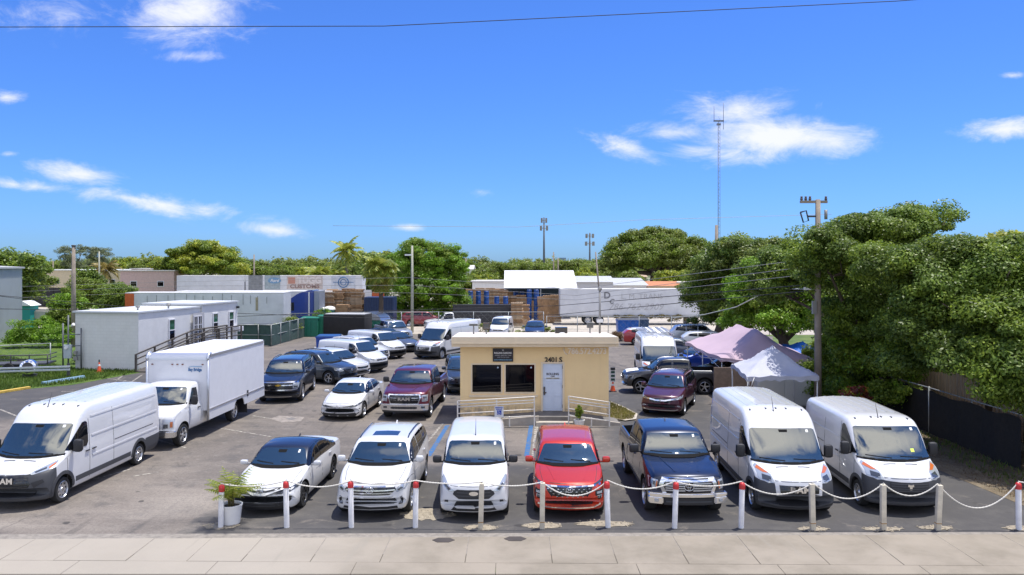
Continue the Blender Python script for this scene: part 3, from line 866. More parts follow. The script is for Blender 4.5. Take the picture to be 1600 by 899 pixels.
# ------------------------------------------------------------------ vehicle models
def sedan(label, pnt, front='bold', roof=None, group=None, rim='black', lod=1, L=4.88, W=1.84, H=1.445):
    p = base_profile(L, H, .76, .98, 1.28, 2.12, 3.25, H-.06, L-.66, 1.10, 1.02, paint=pnt, W=W, wr=.335, axles=(.95, L-1.105), tumble=.38, nose=.30, zb=.17,
                     belt=[(0, .48), (.03, .54), (.3, .66), (1.28, .90), (2.6, .96), (L-.9, 1.03), (L, .98)], ztail=(L-.25, 1.09))
    if roof: p['zones'] = [('roof', roof, [((0, 0, 1.005), (.012, 0, 1)), ((1.35, 0, 0), (1, 0, 0)), ((L-.78, 0, 0), (-1, 0, 0))])]; p['finmat'] = roof
    c = Car('sedan', label, 'sedan', group, p, lod)
    c.glasshouse([(None, 2.52), (2.60, 3.40), (3.46, L-1.0)], top_m=.075)
    c.doors([1.45, 2.56, 3.55]); c.handles([2.38, 3.40], dz=-.12)
    c.mirrors(1.55, dz=.05, arm=.06, size=(.12, .22, .13)); c.antenna(3.25, 0, fin=True)
    c.strips('S', 'sill_trim', BLACKP, [[(1.35, .2), (L-1.5, .2)]], .05, .008)
    if front == 'bold':
        c.patch('F', 'lower_grille', BLACKP, [(-.72, .20), (.72, .20), (.68, .30), (.52, .515), (-.52, .515), (-.68, .30)], .012, .06, False)
        c.strips('F', 'grille_slats', GREYP, [[(-.5+.02*k, .28+.05*k), (.5-.02*k, .28+.05*k)] for k in range(4)], .012, .02, False)
        c.patch('F', 'upper_grille', GLOSSB, [(-.74, .70), (-.5, .66), (-.16, .545), (.16, .545), (.5, .66), (.74, .70), (.60, .615), (.50, .51), (-.50, .51), (-.60, .615)], .008, .08, False)
        c.patch('F', 'nose_trim', pnt, [(-.52, .665), (-.15, .60), (.15, .60), (.52, .665), (.14, .555), (-.14, .555)], .016, .06, False)
        c.strips('F', 'grille_opening', BLACKP, [[(-.50, .70), (-.16, .64), (.16, .64), (.50, .70)]], .035, .014, False)
        c.ring_badge(.625, .062)
        c.lamp([(.46, .60), (.60, .655), (.90, .76), (.93, .70), (.74, .60), (.52, .565)], [(.52, .60), (.70, .655), (.74, .62), (.54, .58)], None, LENSD)
        c.patch('F', 'fog_vent', BLACKP, [(.62, .34), (.74, .37), (.76, .47), (.72, .49), (.62, .47)], .01, .08)
        c.strips('F', 'chrome_blade', CHROME, [[(.62, .47), (.73, .46), (.76, .40)]], .015, .02)
        c.patch('F', 'lip', BLACKP, [(-.75, .15), (.75, .15), (.78, .19), (-.78, .19)], .02, .1, False)
    else:
        c.patch('F', 'lower_grille', BLACKP, [(-.68, .19), (.68, .19), (.74, .27), (.50, .545), (-.50, .545), (-.74, .27)], .01, .08, False)
        c.strips('F', 'upper_grille', BLACKP, [[(-.80, .665), (-.4, .60), (-.1, .58), (.1, .58), (.4, .60), (.80, .665)]], .045, .01, False)
        c.ring_badge(.60, .055)
        c.lamp([(.44, .60), (.62, .62), (.86, .74), (.86, .68), (.70, .58), (.48, .565)], [(.5, .60), (.68, .62), (.7, .60), (.5, .58)], None, LENSD)
        c.strips('F', 'corner_vent', BLACKP, [[(.82, .50), (.80, .33), (.70, .26)]], .03, .01)
    c.strips('F', 'hood_gap', BLACKP, [[(-.70, .70), (-.4, .715), (.4, .715), (.70, .70)]] if lod else [], .01, .004, False)
    c.strips('T', 'hood_gap', BLACKP, [[(.30, .66), (.8, .72), (1.25, .74)]], .010, .003)
    c.wheels(rim)
    return c

def suv(label, pnt, style, group=None, rim='five', lod=1, L=4.7, W=1.9, H=1.70, hz=.96, cz=1.13, xc=1.15, xwt=1.90, rails=True, name='suv', wr=.36, clad=BLACKP, fastback=0.0, roof=None, three=True, cat='SUV'):
    p = base_profile(L, H, hz, cz, xc, xwt, L-.62-fastback, H-.06, L-.14, cz+.08, cz-.06, paint=pnt, W=W, wr=wr, axles=(.93, L-1.03), tumble=.30, nose=.24, zb=.24,
                     belt=[(0, .55), (.03, .66), (.3, hz-.09), (xc, cz-.055), (2.6, cz-.02), (L-.5, cz+.06), (L, cz)], zc=.52)
    if roof: p['zones'] = [('roof', roof, [((0, 0, H-.16), (0, 0, 1)), ((xwt-.1, 0, 0), (1, 0, 0))])]
    c = Car(name, label, cat, group, p, lod)
    B = L*.53
    c.glasshouse([(None, B-.04), (B+.05, B+.92), (B+.98, L-.42)] if three else [(None, B-.04), (B+.05, L-.7)], top_m=.10)
    c.doors([1.36, B, B+.98]); c.handles([B-.2, B+.78])
    c.mirrors(1.42, dz=.06, arm=.06, size=(.13, .22, .17)); c.antenna(L-.8, 0, fin=True)
    if clad: c.strips('S', 'sill_trim', clad, [[(1.36, .30), (L-1.5, .30)]], .10, .008)
    if rails:
        for sg in (1, -1):
            b = MB(); pts = []
            for k in range(9):
                x = xwt+.15+(L-.75-xwt-.15)*k/8; yy = c.ring(x)[-6][0]-.02
                h, _ = c.cast('T', x, yy*sg); pts.append((x, yy*sg, h.z+(.045 if 0 < k < 8 else .0)))
            b.tube(pts, .018, 6); b.build('roof_rail', GLOSSB if style != 'chrome' else CHROME, c.root, 40)
    w = c.hw
    if style == 'broad':           # wide trapezoid chrome bar grille, white lower bar stack
        c.patch('F', 'grille', GLOSSB, [(-.60, .86), (.60, .86), (.66, .78), (.50, .655), (-.50, .655), (-.66, .78)], .008, .08, False)
        c.strips('F', 'grille_bars', CHROME, [[(-.60, .855), (-.2, .865), (.2, .865), (.60, .855)], [(-.62, .77), (.62, .77)], [(-.56, .70), (.56, .70)]], .030, .02, False)
        c.ring_badge(.785, .075)
        c.patch('F', 'lower_grille', GLOSSB, [(-.58, .61), (.58, .61), (.66, .45), (-.66, .45)], .008, .08, False)
        c.strips('F', 'lower_bars', CHROME, [[(-.56, .60), (.56, .60)], [(-.60, .55), (.60, .55)], [(-.64, .50), (.64, .50)]], .022, .018, False)
        c.patch('F', 'air_intake', BLACKP, [(-.66, .42), (.66, .42), (.70, .30), (-.70, .30)], .008, .08, False)
        c.patch('F', 'skid_plate', GREYP, [(-.82, .275), (.82, .275), (.80, .235), (-.80, .235)], .012, .1, False)
        c.lamp([(.62, .75), (.70, .84), (.93, .96), (.95, .86), (.86, .76), (.68, .70)], [(.68, .77), (.76, .83), (.82, .80), (.72, .74)])
        c.patch('F', 'fog_bracket', BLACKP, [(.74, .58), (.80, .60), (.83, .50), (.81, .40), (.72, .40), (.77, .48)], .01, .08)
        c.patch('F', 'fog_lamp', LENS, [(.735, .41), (.79, .41), (.79, .46), (.735, .46)], .016, .08)
        c.patch('T', 'sunroof', GLOSSB, [(2.2, -.36), (2.7, -.36), (2.72, 0), (2.7, .36), (2.2, .36), (2.17, 0)], .006, .12, False)
    elif style == 'cascade':       # tall dark net grille under one thin chrome line, lamps low in the bumper
        c.patch('F', 'grille', GLOSSB, [(-.60, .85), (.60, .85), (.56, .74), (.42, .56), (-.42, .56), (-.56, .74)], .008, .08, False)
        net = [[(-.55+.1*k, .84), (-.47+.1*k, .77), (-.55+.1*k, .70), (-.47+.1*k, .63)] for k in range(1, 11)]
        c.strips('F', 'grille_net', CHROME, [[(-.52+.13*k, .80), (-.48+.13*k, .80)] for k in range(9)]+[[(-.46+.13*k, .74), (-.42+.13*k, .74)] for k in range(8)]+[[(-.40+.13*k, .68), (-.36+.13*k, .68)] for k in range(7)]+[[(-.36+.13*k, .62), (-.32+.13*k, .62)] for k in range(6)], .014, .018, False)
        c.strips('F', 'chrome_line', CHROME, [[(-.80, .875), (-.62, .865), (.62, .865), (.80, .875)]], .035, .02, False)
        c.ring_badge(.79, .062, kind='slanted_h')
        c.lamp([(.62, .90), (.90, .97), (.92, .935), (.66, .87)], None, None, LENSD)
        c.patch('F', 'lamp_housing', BLACKP, [(.66, .74), (.86, .76), (.88, .55), (.76, .50), (.68, .56)], .01, .08)
        c.patch('F', 'main_lamp', LENS, [(.70, .71), (.83, .72), (.83, .66), (.70, .66)], .016, .08)
        c.patch('F', 'main_lamp', LENS, [(.71, .62), (.83, .63), (.83, .56), (.72, .56)], .016, .08)
        c.patch('F', 'air_intake', BLACKP, [(-.62, .44), (.62, .44), (.56, .37), (-.56, .37)], .01, .08, False)
        c.strips('F', 'skid_trim', CHROME, [[(-.80, .40), (-.62, .33), (.62, .33), (.80, .40)]], .028, .016, False)
    elif style == 'wing':          # winged chrome band across
        c.patch('F', 'grille', GLOSSB, [(-.50, .80), (.50, .80), (.50, .70), (.34, .62), (-.34, .62), (-.50, .70)], .008, .08, False)
        c.strips('F', 'chrome_wing', CHROME, [[(-.74, .80), (-.46, .765), (-.2, .72), (.2, .72), (.46, .765), (.74, .80)]], .055, .018, False)
        c.ring_badge(.735, .055, kind='square_h')
        c.lamp([(.52, .78), (.66, .83), (.92, .93), (.94, .84), (.80, .77), (.56, .745)], [(.6, .79), (.74, .84), (.78, .81), (.62, .77)])
        c.patch('F', 'air_intake', BLACKP, [(-.55, .50), (.55, .50), (.66, .34), (-.66, .34)], .01, .08, False)
        c.strips('F', 'skid_trim', CHROME, [[(-.74, .34), (-.6, .31), (.6, .31), (.74, .34)]], .025, .02, False)
        c.patch('F', 'fog_lamp', LENS, [(.68, .44), (.80, .45), (.80, .50), (.68, .50)], .012, .08)
    elif style == 'blocky':        # tall truck face with two chrome bars and a cross badge
        c.patch('F', 'grille', GLOSSB, [(-.62, .98), (.62, .98), (.60, .66), (-.60, .66)], .008, .08, False)
        c.strips('F', 'grille_bars', CHROME, [[(-.88, .99), (.88, .99)], [(-.64, .86), (-.16, .86)], [(.16, .86), (.64, .86)], [(-.86, .68), (-.6, .64), (.6, .64), (.86, .68)]], .045, .018, False)
        c.strips('F', 'grille_mesh', GREYP, [[(-.58, .93), (.58, .93)], [(-.58, .79), (.58, .79)], [(-.58, .73), (.58, .73)]], .016, .014, False)
        c.ring_badge(.86, .085, m=GOLD, kind='cross')
        c.lamp([(.66, .70), (.90, .73), (.92, .96), (.66, .96)], [(.70, .74), (.86, .76), (.86, .82), (.70, .82)])
        c.patch('F', 'air_intake', BLACKP, [(-.80, .56), (.80, .56), (.84, .30), (-.84, .30)], .01, .1, False)
        c.strips('F', 'tow_line', CHROME, [[(-.6, .33), (.6, .33)]], .02, .02, False)
    elif style == 'tiger':         # small tiger-nose grille, big sweeping lamps
        c.patch('F', 'grille', GLOSSB, [(-.46, .76), (-.2, .74), (.2, .74), (.46, .76), (.44, .66), (.18, .64), (-.18, .64), (-.44, .66)], .01, .08, False)
        c.lamp([(.48, .84), (.86, .98), (.92, .90), (.86, .82), (.56, .78)], [(.6, .84), (.74, .88), (.76, .85), (.62, .81)])
        c.patch('F', 'air_intake', BLACKP, [(-.50, .46), (.50, .46), (.60, .34), (-.60, .34)], .01, .1, False)
        c.patch('F', 'fog_vent', BLACKP, [(.66, .42), (.84, .46), (.84, .58), (.70, .56)], .01, .1)
    else:                          # plain wide grille
        c.patch('F', 'grille', GLOSSB, [(-.56, .84), (.56, .84), (.50, .62), (-.50, .62)], .008, .08, False)
        c.strips('F', 'grille_bars', CHROME if style == 'chrome' else GREYP, [[(-.55, .83), (.55, .83)], [(-.53, .75), (.53, .75)], [(-.52, .68), (.52, .68)]], .02, .016, False)
        c.ring_badge(.76, .06)
        c.lamp([(.56, .76), (.70, .86), (.92, .90), (.92, .80), (.66, .72)], [(.64, .77), (.76, .82), (.80, .80), (.68, .75)])
        c.patch('F', 'air_intake', BLACKP, [(-.66, .50), (.66, .50), (.74, .32), (-.74, .32)], .01, .1, False)
    c.strips('F', 'hood_gap', BLACKP, [[(-w*.74, hz-.075), (-.4, hz-.055), (.4, hz-.055), (w*.74, hz-.075)]], .012, .004, False)
    c.strips('T', 'hood_gap', BLACKP, [[(.34, w*.72), (.8, w*.79), (xc-.02, w*.80)]], .011, .003)
    c.strips('T', 'hood_crease', pnt, [[(.30, w*.40), (.8, w*.52), (xc-.05, w*.60)]], .02, .008)
    c.wheels(rim)
    return c

def minivan(label, pnt, style, group=None, rim='steel', lod=1, L=4.83, W=1.835, H=1.84, glazed=False, lowb=None):
    hz, cz, xc, xwt = .98, 1.24, .98, 1.66
    p = base_profile(L, H, hz, cz, xc, xwt, L-.14, H-.05, L-.05, 1.3, 1.2, paint=pnt, W=W, wr=.335, axles=(.90, L-1.0), tumble=.12, nose=.26, zb=.22,
                     belt=[(0, .50), (.03, .62), (.3, hz-.10), (xc, cz-.06), (1.6, cz-.12), (L-.1, cz-.12), (L, cz-.15)], zc=.5, rc=.10)
    if lowb: p['zones'] = [('bumper', lowb, [((0, 0, .66), (0, 0, -1)), ((.62, 0, 0), (-1, 0, 0))])]
    c = Car('cargo_van', label, 'van', group, p, lod)
    c.glasshouse([(None, 1.98)] + ([(2.1, 3.1), (3.2, 4.4)] if glazed else []), top_m=.14, bot_m=.05)
    c.doors([1.25, 2.05, 3.15], None, 1.62); c.handles([1.85, 3.0], BLACKP)
    c.mirrors(1.28, BLACKP, dz=.07, arm=.05, size=(.14, .24, .20)); c.antenna(1.8, 0, .38)
    c.strips('S', 'slide_rail', BLACKP, [[(2.2, 1.02), (L-.35, 1.02)]], .02, .003)
    c.strips('S', 'sill_trim', BLACKP, [[(1.32, .32), (L-1.45, .32)]], .06, .006)
    if style == 'oval':
        c.patch('F', 'grille', BLACKP, [(-.50, .76), (-.42, .81), (.42, .81), (.50, .76), (.53, .69), (.38, .585), (-.38, .585), (-.53, .69)], .01, .06, False)
        c.strips('F', 'grille_bars', GREYP, [[(-.42, .74), (.42, .74)], [(-.44, .66), (.44, .66)]], .02, .018, False)
        c.ring_badge(.725, .085, kind='oval')
        c.patch('F', 'air_intake', BLACKP, [(-.44, .46), (.44, .46), (.58, .28), (-.58, .28)], .01, .08, False)
        c.lamp([(.46, .76), (.60, .85), (.80, 1.05), (.86, 1.03), (.84, .90), (.64, .74)], [(.58, .80), (.72, .92), (.76, .88), (.64, .77)])
        c.patch('F', 'fog_vent', BLACKP, [(.66, .44), (.76, .46), (.74, .51), (.66, .50)], .01, .08)
    else:
        c.patch('F', 'grille', BLACKP, [(-.44, .84), (.44, .84), (.42, .76), (-.42, .76)], .01, .08, False)
        c.ring_badge(.80, .05, kind='oval')
        c.patch('F', 'air_intake', BLACKP, [(-.55, .58), (.55, .58), (.62, .36), (-.62, .36)], .01, .1, False)
        c.lamp([(.46, .82), (.60, .86), (.84, 1.0), (.86, .88), (.64, .78)], [(.56, .83), (.7, .89), (.74, .86), (.6, .8)])
    c.strips('F', 'hood_gap', BLACKP, [[(-.60, .885), (.60, .885)]], .010, .004, False)
    c.wheels(rim)
    return c

def bigvan(label, pnt, style, group=None, L=5.99, H=2.52, WB=4.04, lod=1, name='cargo_van', rack=False):
    W = 2.05
    hi = H > 2.4
    p = dict(L=L, W=W, H=H, xc=.74, xwt=1.60, paint=pnt, wr=.345, axles=(.948, .948+WB), tumble=.075, nose=.30, tail=.03, wsb=.14, side=VAN_SIDE, rc=.13, crown=.05, ww=.22, archk=1.16)
    p['top'] = [(0, .62), (.006, .72), (.03, .84), (.08, .98), (.16, 1.03), (.3, 1.09), (.74, 1.265), (1.60, 2.09)] + \
               ([(1.85, 2.34), (2.15, H-.04), (2.5, H)] if hi else [(1.85, H-.04), (2.3, H)]) + [(L-.3, H), (L-.05, H-.05), (L, H-.3)]
    p['belt'] = [(0, .5), (.03, .66), (.3, 1.02), (.74, 1.16), (1.3, 1.26), (1.9, 1.32), (L, 1.32)]
    p['bot'] = [(0, .36), (.02, .28), (.1, .24), (.6, .24), (L-.2, .28), (L, .42)]
    p['plan'] = [(0, .95), (.1, .965), (.5, .99), (1.0, 1), (L-.5, 1), (L, .975)]
    nb = 0.93 if style == 'new' else .86
    zn = [('bumper', GREYP, [((0, 0, nb), (.16, 0, -1)), ((.66, 0, 0), (-1, 0, 0))])]
    if style == 'new': zn.append(('rear_bumper', GREYP, [((0, 0, .78), (0, 0, -1)), ((L-1.0, 0, 0), (1, 0, 0))]))
    p['zones'] = zn
    c = Car(name, label, 'van', group, p, lod)
    w = c.hw
    c.glasshouse(None)
    # cab side window, arch flares, rub strip
    c.patch('S', 'side_window', TINT, [(1.13, 1.36), (2.02, 1.30), (2.10, 1.40), (2.10, 1.96), (2.02, 2.01), (1.88, 2.00), (1.56, 1.76)], .014, .08)
    r0 = p['wr']*1.15
    for ax in p['axles']:
        zc = p['wr']+.02
        pts = [(ax+(r0+.005)*math.cos(R(a)), zc+(r0+.005)*math.sin(R(a))) for a in range(-12, 193, 12)]
        pts2 = [(ax+(r0+.10)*math.cos(R(a)), zc+(r0+.10)*math.sin(R(a))) for a in range(192, -13, -12)]
        c.patch('S', 'arch_flare', GREYP, pts+pts2, .016, .2)
    rub = (.95+r0+.16, .95+WB-r0-.16)
    c.patch('S', 'rub_strip', GREYP if style != 'cream' else BLACKP, [(rub[0], .42), (rub[1], .42), (rub[1], .56), (rub[0], .56)], .014, .3)
    c.doors([1.12], .5, 1.3); c.doors([2.18], .30, 2.05); c.doors([3.45], .30, H-.35)
    c.strips('S', 'slide_rail', BLACKP, [[(3.5, 1.16), (L-.5, 1.16)]], .02, .004)
    c.strips('S', 'pressing_line', GREYP if False else pnt, [[(2.3, 1.55), (L-.2, 1.55)], [(2.3, .98), (L-.2, .98)]]+([[(2.3, 2.1), (L-.2, 2.1)]] if hi else []), .05, .012)
    c.handles([2.05, 2.38], BLACKP, dz=-.16)
    c.mirrors(1.24, BLACKP, dz=.12, arm=.05, size=(.17, .24, .36))
    c.antenna(1.80 if not hi else 1.98, 0.1, .35)
    # roof clearance lamps and ribs
    for y in (-.72, -.28, 0, .28, .72):
        h, n = c.cast('T', 2.12 if hi else 1.86, y); b = MB(); b.box((0, 0, 0), (.10, .035, .03), bevel=.008)
        o = b.build('clearance_lamp', GREYP, c.root); o.location = h+Vector((0, 0, .008))
    c.strips('T', 'roof_rib', pnt, [[(2.5, y), (L-.2, y)] for y in (.15, .42, .68)], .06, .007)
    if style == 'new':
        c.patch('F', 'grille', GLOSSB, [(-.50, .92), (.50, .92), (.60, .70), (.56, .62), (-.56, .62), (-.60, .70)], .014, .08, False)
        c.strips('F', 'grille_bars', BLACKP, [[(-.55, .66+.07*k), (.55, .66+.07*k)] for k in range(4)], .02, .022, False)
        c.text_on('F', 'RAM', .2, CHROME, 0, .80, .03, .04, .46, spacing=1.05)
        c.patch('F', 'air_intake', BLACKP, [(.62, .74), (.84, .80), (.88, .72), (.68, .60)], .012, .08)
        c.patch('F', 'lower_intake', BLACKP, [(-.62, .48), (.62, .48), (.62, .34), (-.62, .34)], .012, .1, False)
        c.strips('F', 'lower_bars', GREYP, [[(-.6, .41), (.6, .41)]], .03, .02, False)
        c.lamp([(.55, .965), (.64, 1.02), (.93, 1.18), (.965, 1.12), (.88, 1.0), (.62, .93)], [(.64, .99), (.82, 1.07), (.84, 1.03), (.68, .97)], [(.86, 1.06), (.93, 1.14), (.95, 1.10), (.89, 1.02)])
    elif style == 'framed':        # body coloured frame round a black name grille
        c.patch('F', 'grille_frame', pnt, [(-.60, .93), (.60, .93), (.57, .60), (-.57, .60)], .014, .08, False)
        c.patch('F', 'grille', GLOSSB, [(-.50, .86), (.50, .86), (.48, .66), (-.48, .66)], .020, .08, False)
        c.text_on('F', 'RAM', .2, CHROME, 0, .76, .032, .05, .52, spacing=1.1)
        c.patch('F', 'lower_intake', BLACKP, [(-.50, .50), (.50, .50), (.50, .36), (-.50, .36)], .012, .1, False)
        c.strips('F', 'bumper_step', BLACKP, [[(-.9, .34), (-.6, .31), (.6, .31), (.9, .34)]], .03, .012, False)
        c.lamp([(.60, .90), (.64, 1.06), (.90, 1.22), (.96, 1.18), (.94, .96), (.74, .88)], [(.66, .93), (.66, 1.02), (.84, 1.05), (.86, .95)], [(.68, 1.08), (.88, 1.19), (.94, 1.14), (.80, 1.08)])
    else:                          # slat grille with ram head badge
        c.patch('F', 'grille', BLACKP, [(-.48, .86), (.48, .86), (.50, .62), (-.50, .62)], .012, .08, False)
        c.strips('F', 'grille_bars', GREYP, [[(-.46, .82), (.46, .82)], [(-.46, .76), (.46, .76)], [(-.47, .70), (.47, .70)], [(-.47, .65), (.47, .65)]], .026, .022, False)
        c.ring_badge(.755, .075, kind='head')
        c.patch('F', 'lower_intake', BLACKP, [(-.46, .54), (.46, .54), (.48, .50), (-.48, .50)], .012, .1, False)
        c.lamp([(.60, .90), (.64, 1.06), (.90, 1.22), (.96, 1.18), (.94, .96), (.74, .88)], [(.66, .93), (.66, 1.02), (.84, 1.05), (.86, .95)], [(.68, 1.08), (.88, 1.19), (.94, 1.14), (.80, 1.08)])
    c.strips('F', 'hood_gap', BLACKP, [[(-.58, .955), (-.62, 1.10)], [(-.58, .95), (.58, .95)], [(.58, .955), (.62, 1.10)]], .012, .005, False)
    c.strips('T', 'hood_vent', GREYP, [[(.62, .12), (.64, .44)]], .035, .004)
    c.text_on('S', 'ProMaster', .09, BLACKP, 1.02 if False else .62, 1.13, .01, .02) if style == 'framed' and False else None
    c.wheels('steel')
    return c

def pickup(label, pnt, style, group=None, L=5.81, W=2.03, H=1.93, hz=1.16, cz=1.32, xc=1.40, xwt=2.08, xcab=3.85, rail=1.28, wr=.41, WB=3.70, fo=.97, lod=1, lowp=None, rim='five'):
    p = dict(L=L, W=W, H=H, xc=xc, xwt=xwt, paint=pnt, wr=wr, axles=(fo, fo+WB), tumble=.26, nose=.16, tail=.02, wsb=.10, rc=.07, ww=.28, archk=1.17, archdz=.05)
    p['top'] = [(0, .60), (.006, .70), (.02, hz-.26), (.05, hz-.10), (.1, hz-.04), (.2, hz), (.2+(xc-.2)*.55, hz+(cz-hz)*.6), (xc, cz), (xwt, H-.05), (xwt+.3, H-.01), (xcab-.5, H), (xcab-.1, H-.04), (xcab, rail+.12), (xcab+.05, rail), (L-.02, rail), (L, rail-.1)]
    p['belt'] = [(0, .55), (.02, hz-.33), (.3, hz-.10), (xc, cz-.06), (xcab, rail-.02), (L-.1, rail-.045), (L, rail-.15)]
    p['bot'] = [(0, .44), (.03, .40), (.15, .38), (1.0, .36), (L-.3, .42), (L, .52)]
    p['plan'] = [(0, .96), (.1, .97), (.4, .99), (.9, 1), (L-.2, 1), (L, .985)]
    p['cuts'] = [(((xcab+.12+L-.09)/2, 0, rail+.3-.25), (L-.09-xcab-.12, W-.30, 1.1))]
    if style == 'chromeface':
        pass
    c = Car('pickup_truck', label, 'pickup truck', group, p, lod)
    w = c.hw; B = (xc+xcab)/2+.12
    c.glasshouse([(None, B-.04), (B+.06, xcab-.16)] if xcab-xc > 2.0 else [(None, xcab-.16)], top_m=.10, bot_m=.04)
    c.doors([xc+.22, B, xcab-.04]); c.handles([B-.22, xcab-.25])
    c.mirrors(xc+.25, BLACKP if style != 'dark' else None, dz=.12, arm=.06, size=(.14, .26, .24)); c.antenna(xcab-.8, 0, fin=True)
    c.strips('S', 'bed_gap', BLACKP, [[(xcab+.03, .45), (xcab+.03, rail-.03)]], .025, .004)
    z = lambda k: hz*k
    if style == 'chromeface':
        c.patch('F', 'grille_surround', CHROME, [(-.66, hz-.08), (.66, hz-.08), (.74, hz-.26), (.64, hz-.50), (.50, hz-.54), (-.50, hz-.54), (-.64, hz-.50), (-.74, hz-.26)], .014, .08, False)
        c.patch('F', 'grille', GLOSSB, [(-.60, hz-.19), (.60, hz-.19), (.64, hz-.28), (.56, hz-.46), (-.56, hz-.46), (-.64, hz-.28)], .022, .08, False)
        c.strips('F', 'grille_bars', SILVER, [[(-.58, hz-.23-.055*k), (-.1, hz-.23-.055*k)] for k in range(4)]+[[(.1, hz-.23-.055*k), (.58, hz-.23-.055*k)] for k in range(4)], .028, .032, False)
        c.ring_badge(hz-.31, .085)
        c.strips('F', 'hood_scoop', BLACKP, [[(-.5, hz-.115), (.5, hz-.115)]], .022, .022, False)
        c.lamp([(.76, hz-.16), (.96, hz-.13), (.97, hz-.36), (.80, hz-.40), (.78, hz-.27)], [(.82, hz-.2), (.93, hz-.18), (.93, hz-.28), (.83, hz-.3)], [(.77, hz-.19), (.80, hz-.18), (.83, hz-.37), (.80, hz-.38)])
        c.bar('bumper', CHROME, .60, .70, -.06, .2, .99)
        c.bar('bumper_end', CHROME, .42, .60, -.05, .22, .99, .64)
        c.bar('air_intake', BLACKP, .40, .60, -.045, .2, .64)
        c.bar('air_bar', GREYP, .47, .51, -.065, .04, .58, bev=.01)
        c.bar('fog_lamp', LENS, .47, .55, -.075, .05, .86, .76, bev=.01)
    elif style == 'named':
        c.patch('F', 'grille_surround', CHROME, [(-.66, hz-.10), (.66, hz-.10), (.70, hz-.24), (.60, hz-.52), (-.60, hz-.52), (-.70, hz-.24)], .014, .08, False)
        c.patch('F', 'grille', GLOSSB, [(-.61, hz-.14), (.61, hz-.14), (.64, hz-.25), (.56, hz-.48), (-.56, hz-.48), (-.64, hz-.25)], .022, .08, False)
        c.strips('F', 'grille_bars', CHROME, [[(-.6, hz-.26), (-.32, hz-.26)], [(.32, hz-.26), (.6, hz-.26)], [(-.6, hz-.34), (-.32, hz-.34)], [(.32, hz-.34), (.6, hz-.34)]], .016, .03, False)
        c.text_on('F', 'RAM', .17, CHROME, 0, hz-.30, .034, .05, .50, spacing=1.1)
        c.lamp([(.72, hz-.15), (.95, hz-.14), (.96, hz-.40), (.74, hz-.42)], [(.77, hz-.20), (.92, hz-.20), (.92, hz-.28), (.77, hz-.28)])
        c.bar('bumper', CHROME, .43, .70, -.06, .2, .99)
        c.bar('air_intake', BLACKP, .50, .60, -.075, .06, .54, bev=.015)
        c.bar('lower_valance', BLACKP, .34, .45, -.02, .2, .93)
        c.bar('fog_lamp', LENSD, .52, .61, -.075, .05, .86, .70, bev=.01)
    else:
        c.patch('F', 'grille', BLACKP, [(-.50, hz-.12), (.50, hz-.12), (.46, hz-.36), (-.46, hz-.36)], .012, .08, False)
        c.strips('F', 'grille_bars', SILVER, [[(-.48, hz-.14), (-.2, hz-.34)], [(.48, hz-.14), (.2, hz-.34)]], .04, .02, False)
        c.lamp([(.54, hz-.16), (.88, hz-.12), (.90, hz-.30), (.58, hz-.34)], None)
        c.patch('F', 'air_intake', BLACKP, [(-.6, .58), (.6, .58), (.62, .40), (-.62, .40)], .012, .1, False)
    c.strips('T', 'hood_gap', BLACKP, [[(.25, w*.80), (.8, w*.82), (xc-.02, w*.82)]], .012, .003)
    c.strips('T', 'hood_crease', pnt, [[(.3, w*.30), (.9, w*.42), (xc-.08, w*.50)]], .03, .012)
    c.patch('R', 'tail_lamp', REDL, [(w*.80, rail-.15), (w*.97, rail-.15), (w*.97, rail-.5), (w*.80, rail-.5)], .01, .2)
    b = MB(); b.box((L+.06, 0, .55), (.16, W*.92, .16), bevel=.03); b.build('rear_bumper', CHROME if style != 'dark' else GREYP, c.root, 40)
    c.wheels(rim)
    return c
# ------------------------------------------------------------------ the cars of the lot
NAVY = paint('navy_paint', (.005, .009, .026), .3)
REDP = paint('red_paint', (.52, .030, .004), .3)
MAROON = paint('maroon_paint', (.10, .008, .02), .25)
PLUM = paint('plum_paint', (.075, .014, .028), .25)
CHARC = paint('charcoal_paint', (.035, .036, .04), .3)
SLATE = paint('slate_blue_paint', (.035, .048, .065), .3)
GREYC = paint('grey_car_paint', (.10, .115, .14), .4)
SILVP = paint('silver_car_paint', (.45, .47, .5), .5)
BLUEP = paint('bright_blue_paint', (.008, .045, .32), .2)
ROOFB = paint('black_roof_paint', (.012, .014, .02), .2)
DKSED = paint('dark_blue_paint', (.02, .035, .07), .3)
ROW = 'vehicles parked in the front row behind the rope'
FIELD = 'vehicles parked in the lot'
def gp(px, py): return G(px, py)

c = sedan('white sedan with a gloss black roof, front row beside the potted palm', WHITE, 'bold', roof=ROOFB, group=ROW, rim='black')
c.place(G(477.4, 791.5), -1, 87.5)
c = suv('white SUV with chrome bar grille, roof rails and blue tinted sunroof, front row', WHITE, 'broad', ROW, rim='ten', L=4.89, W=1.925, H=1.73, hz=.99, cz=1.17, clad=None)
c.place(G(644.6, 797.5), -1, 88.8)
c = minivan('small white van with black oval grille, front row before the ramp railing', WHITEV, 'oval', ROW, rim='steel', H=1.84)
c.place_front(Vector((-.97, 19.65, 0)), 91)
c = suv('bright red SUV with black net grille in the middle of the front row', REDP, 'cascade', ROW, rim='ten', L=4.77, W=1.89, H=1.68, hz=.98, cz=1.15, rails=False)
for sg in (1, -1): pass
c.place_front(Vector((1.46, 19.75, 0)), 87.8)
c = pickup('navy blue pickup truck with big chrome grille and open bed, front row', NAVY, 'chromeface', ROW)
c.place(G(1004.5, 795.5), 1, 90.0)
c = bigvan('tall white van in the front row, white frame round its grille', WHITEV, 'framed', ROW)
c.place(G(1172, 794.7), 1, 88.0)
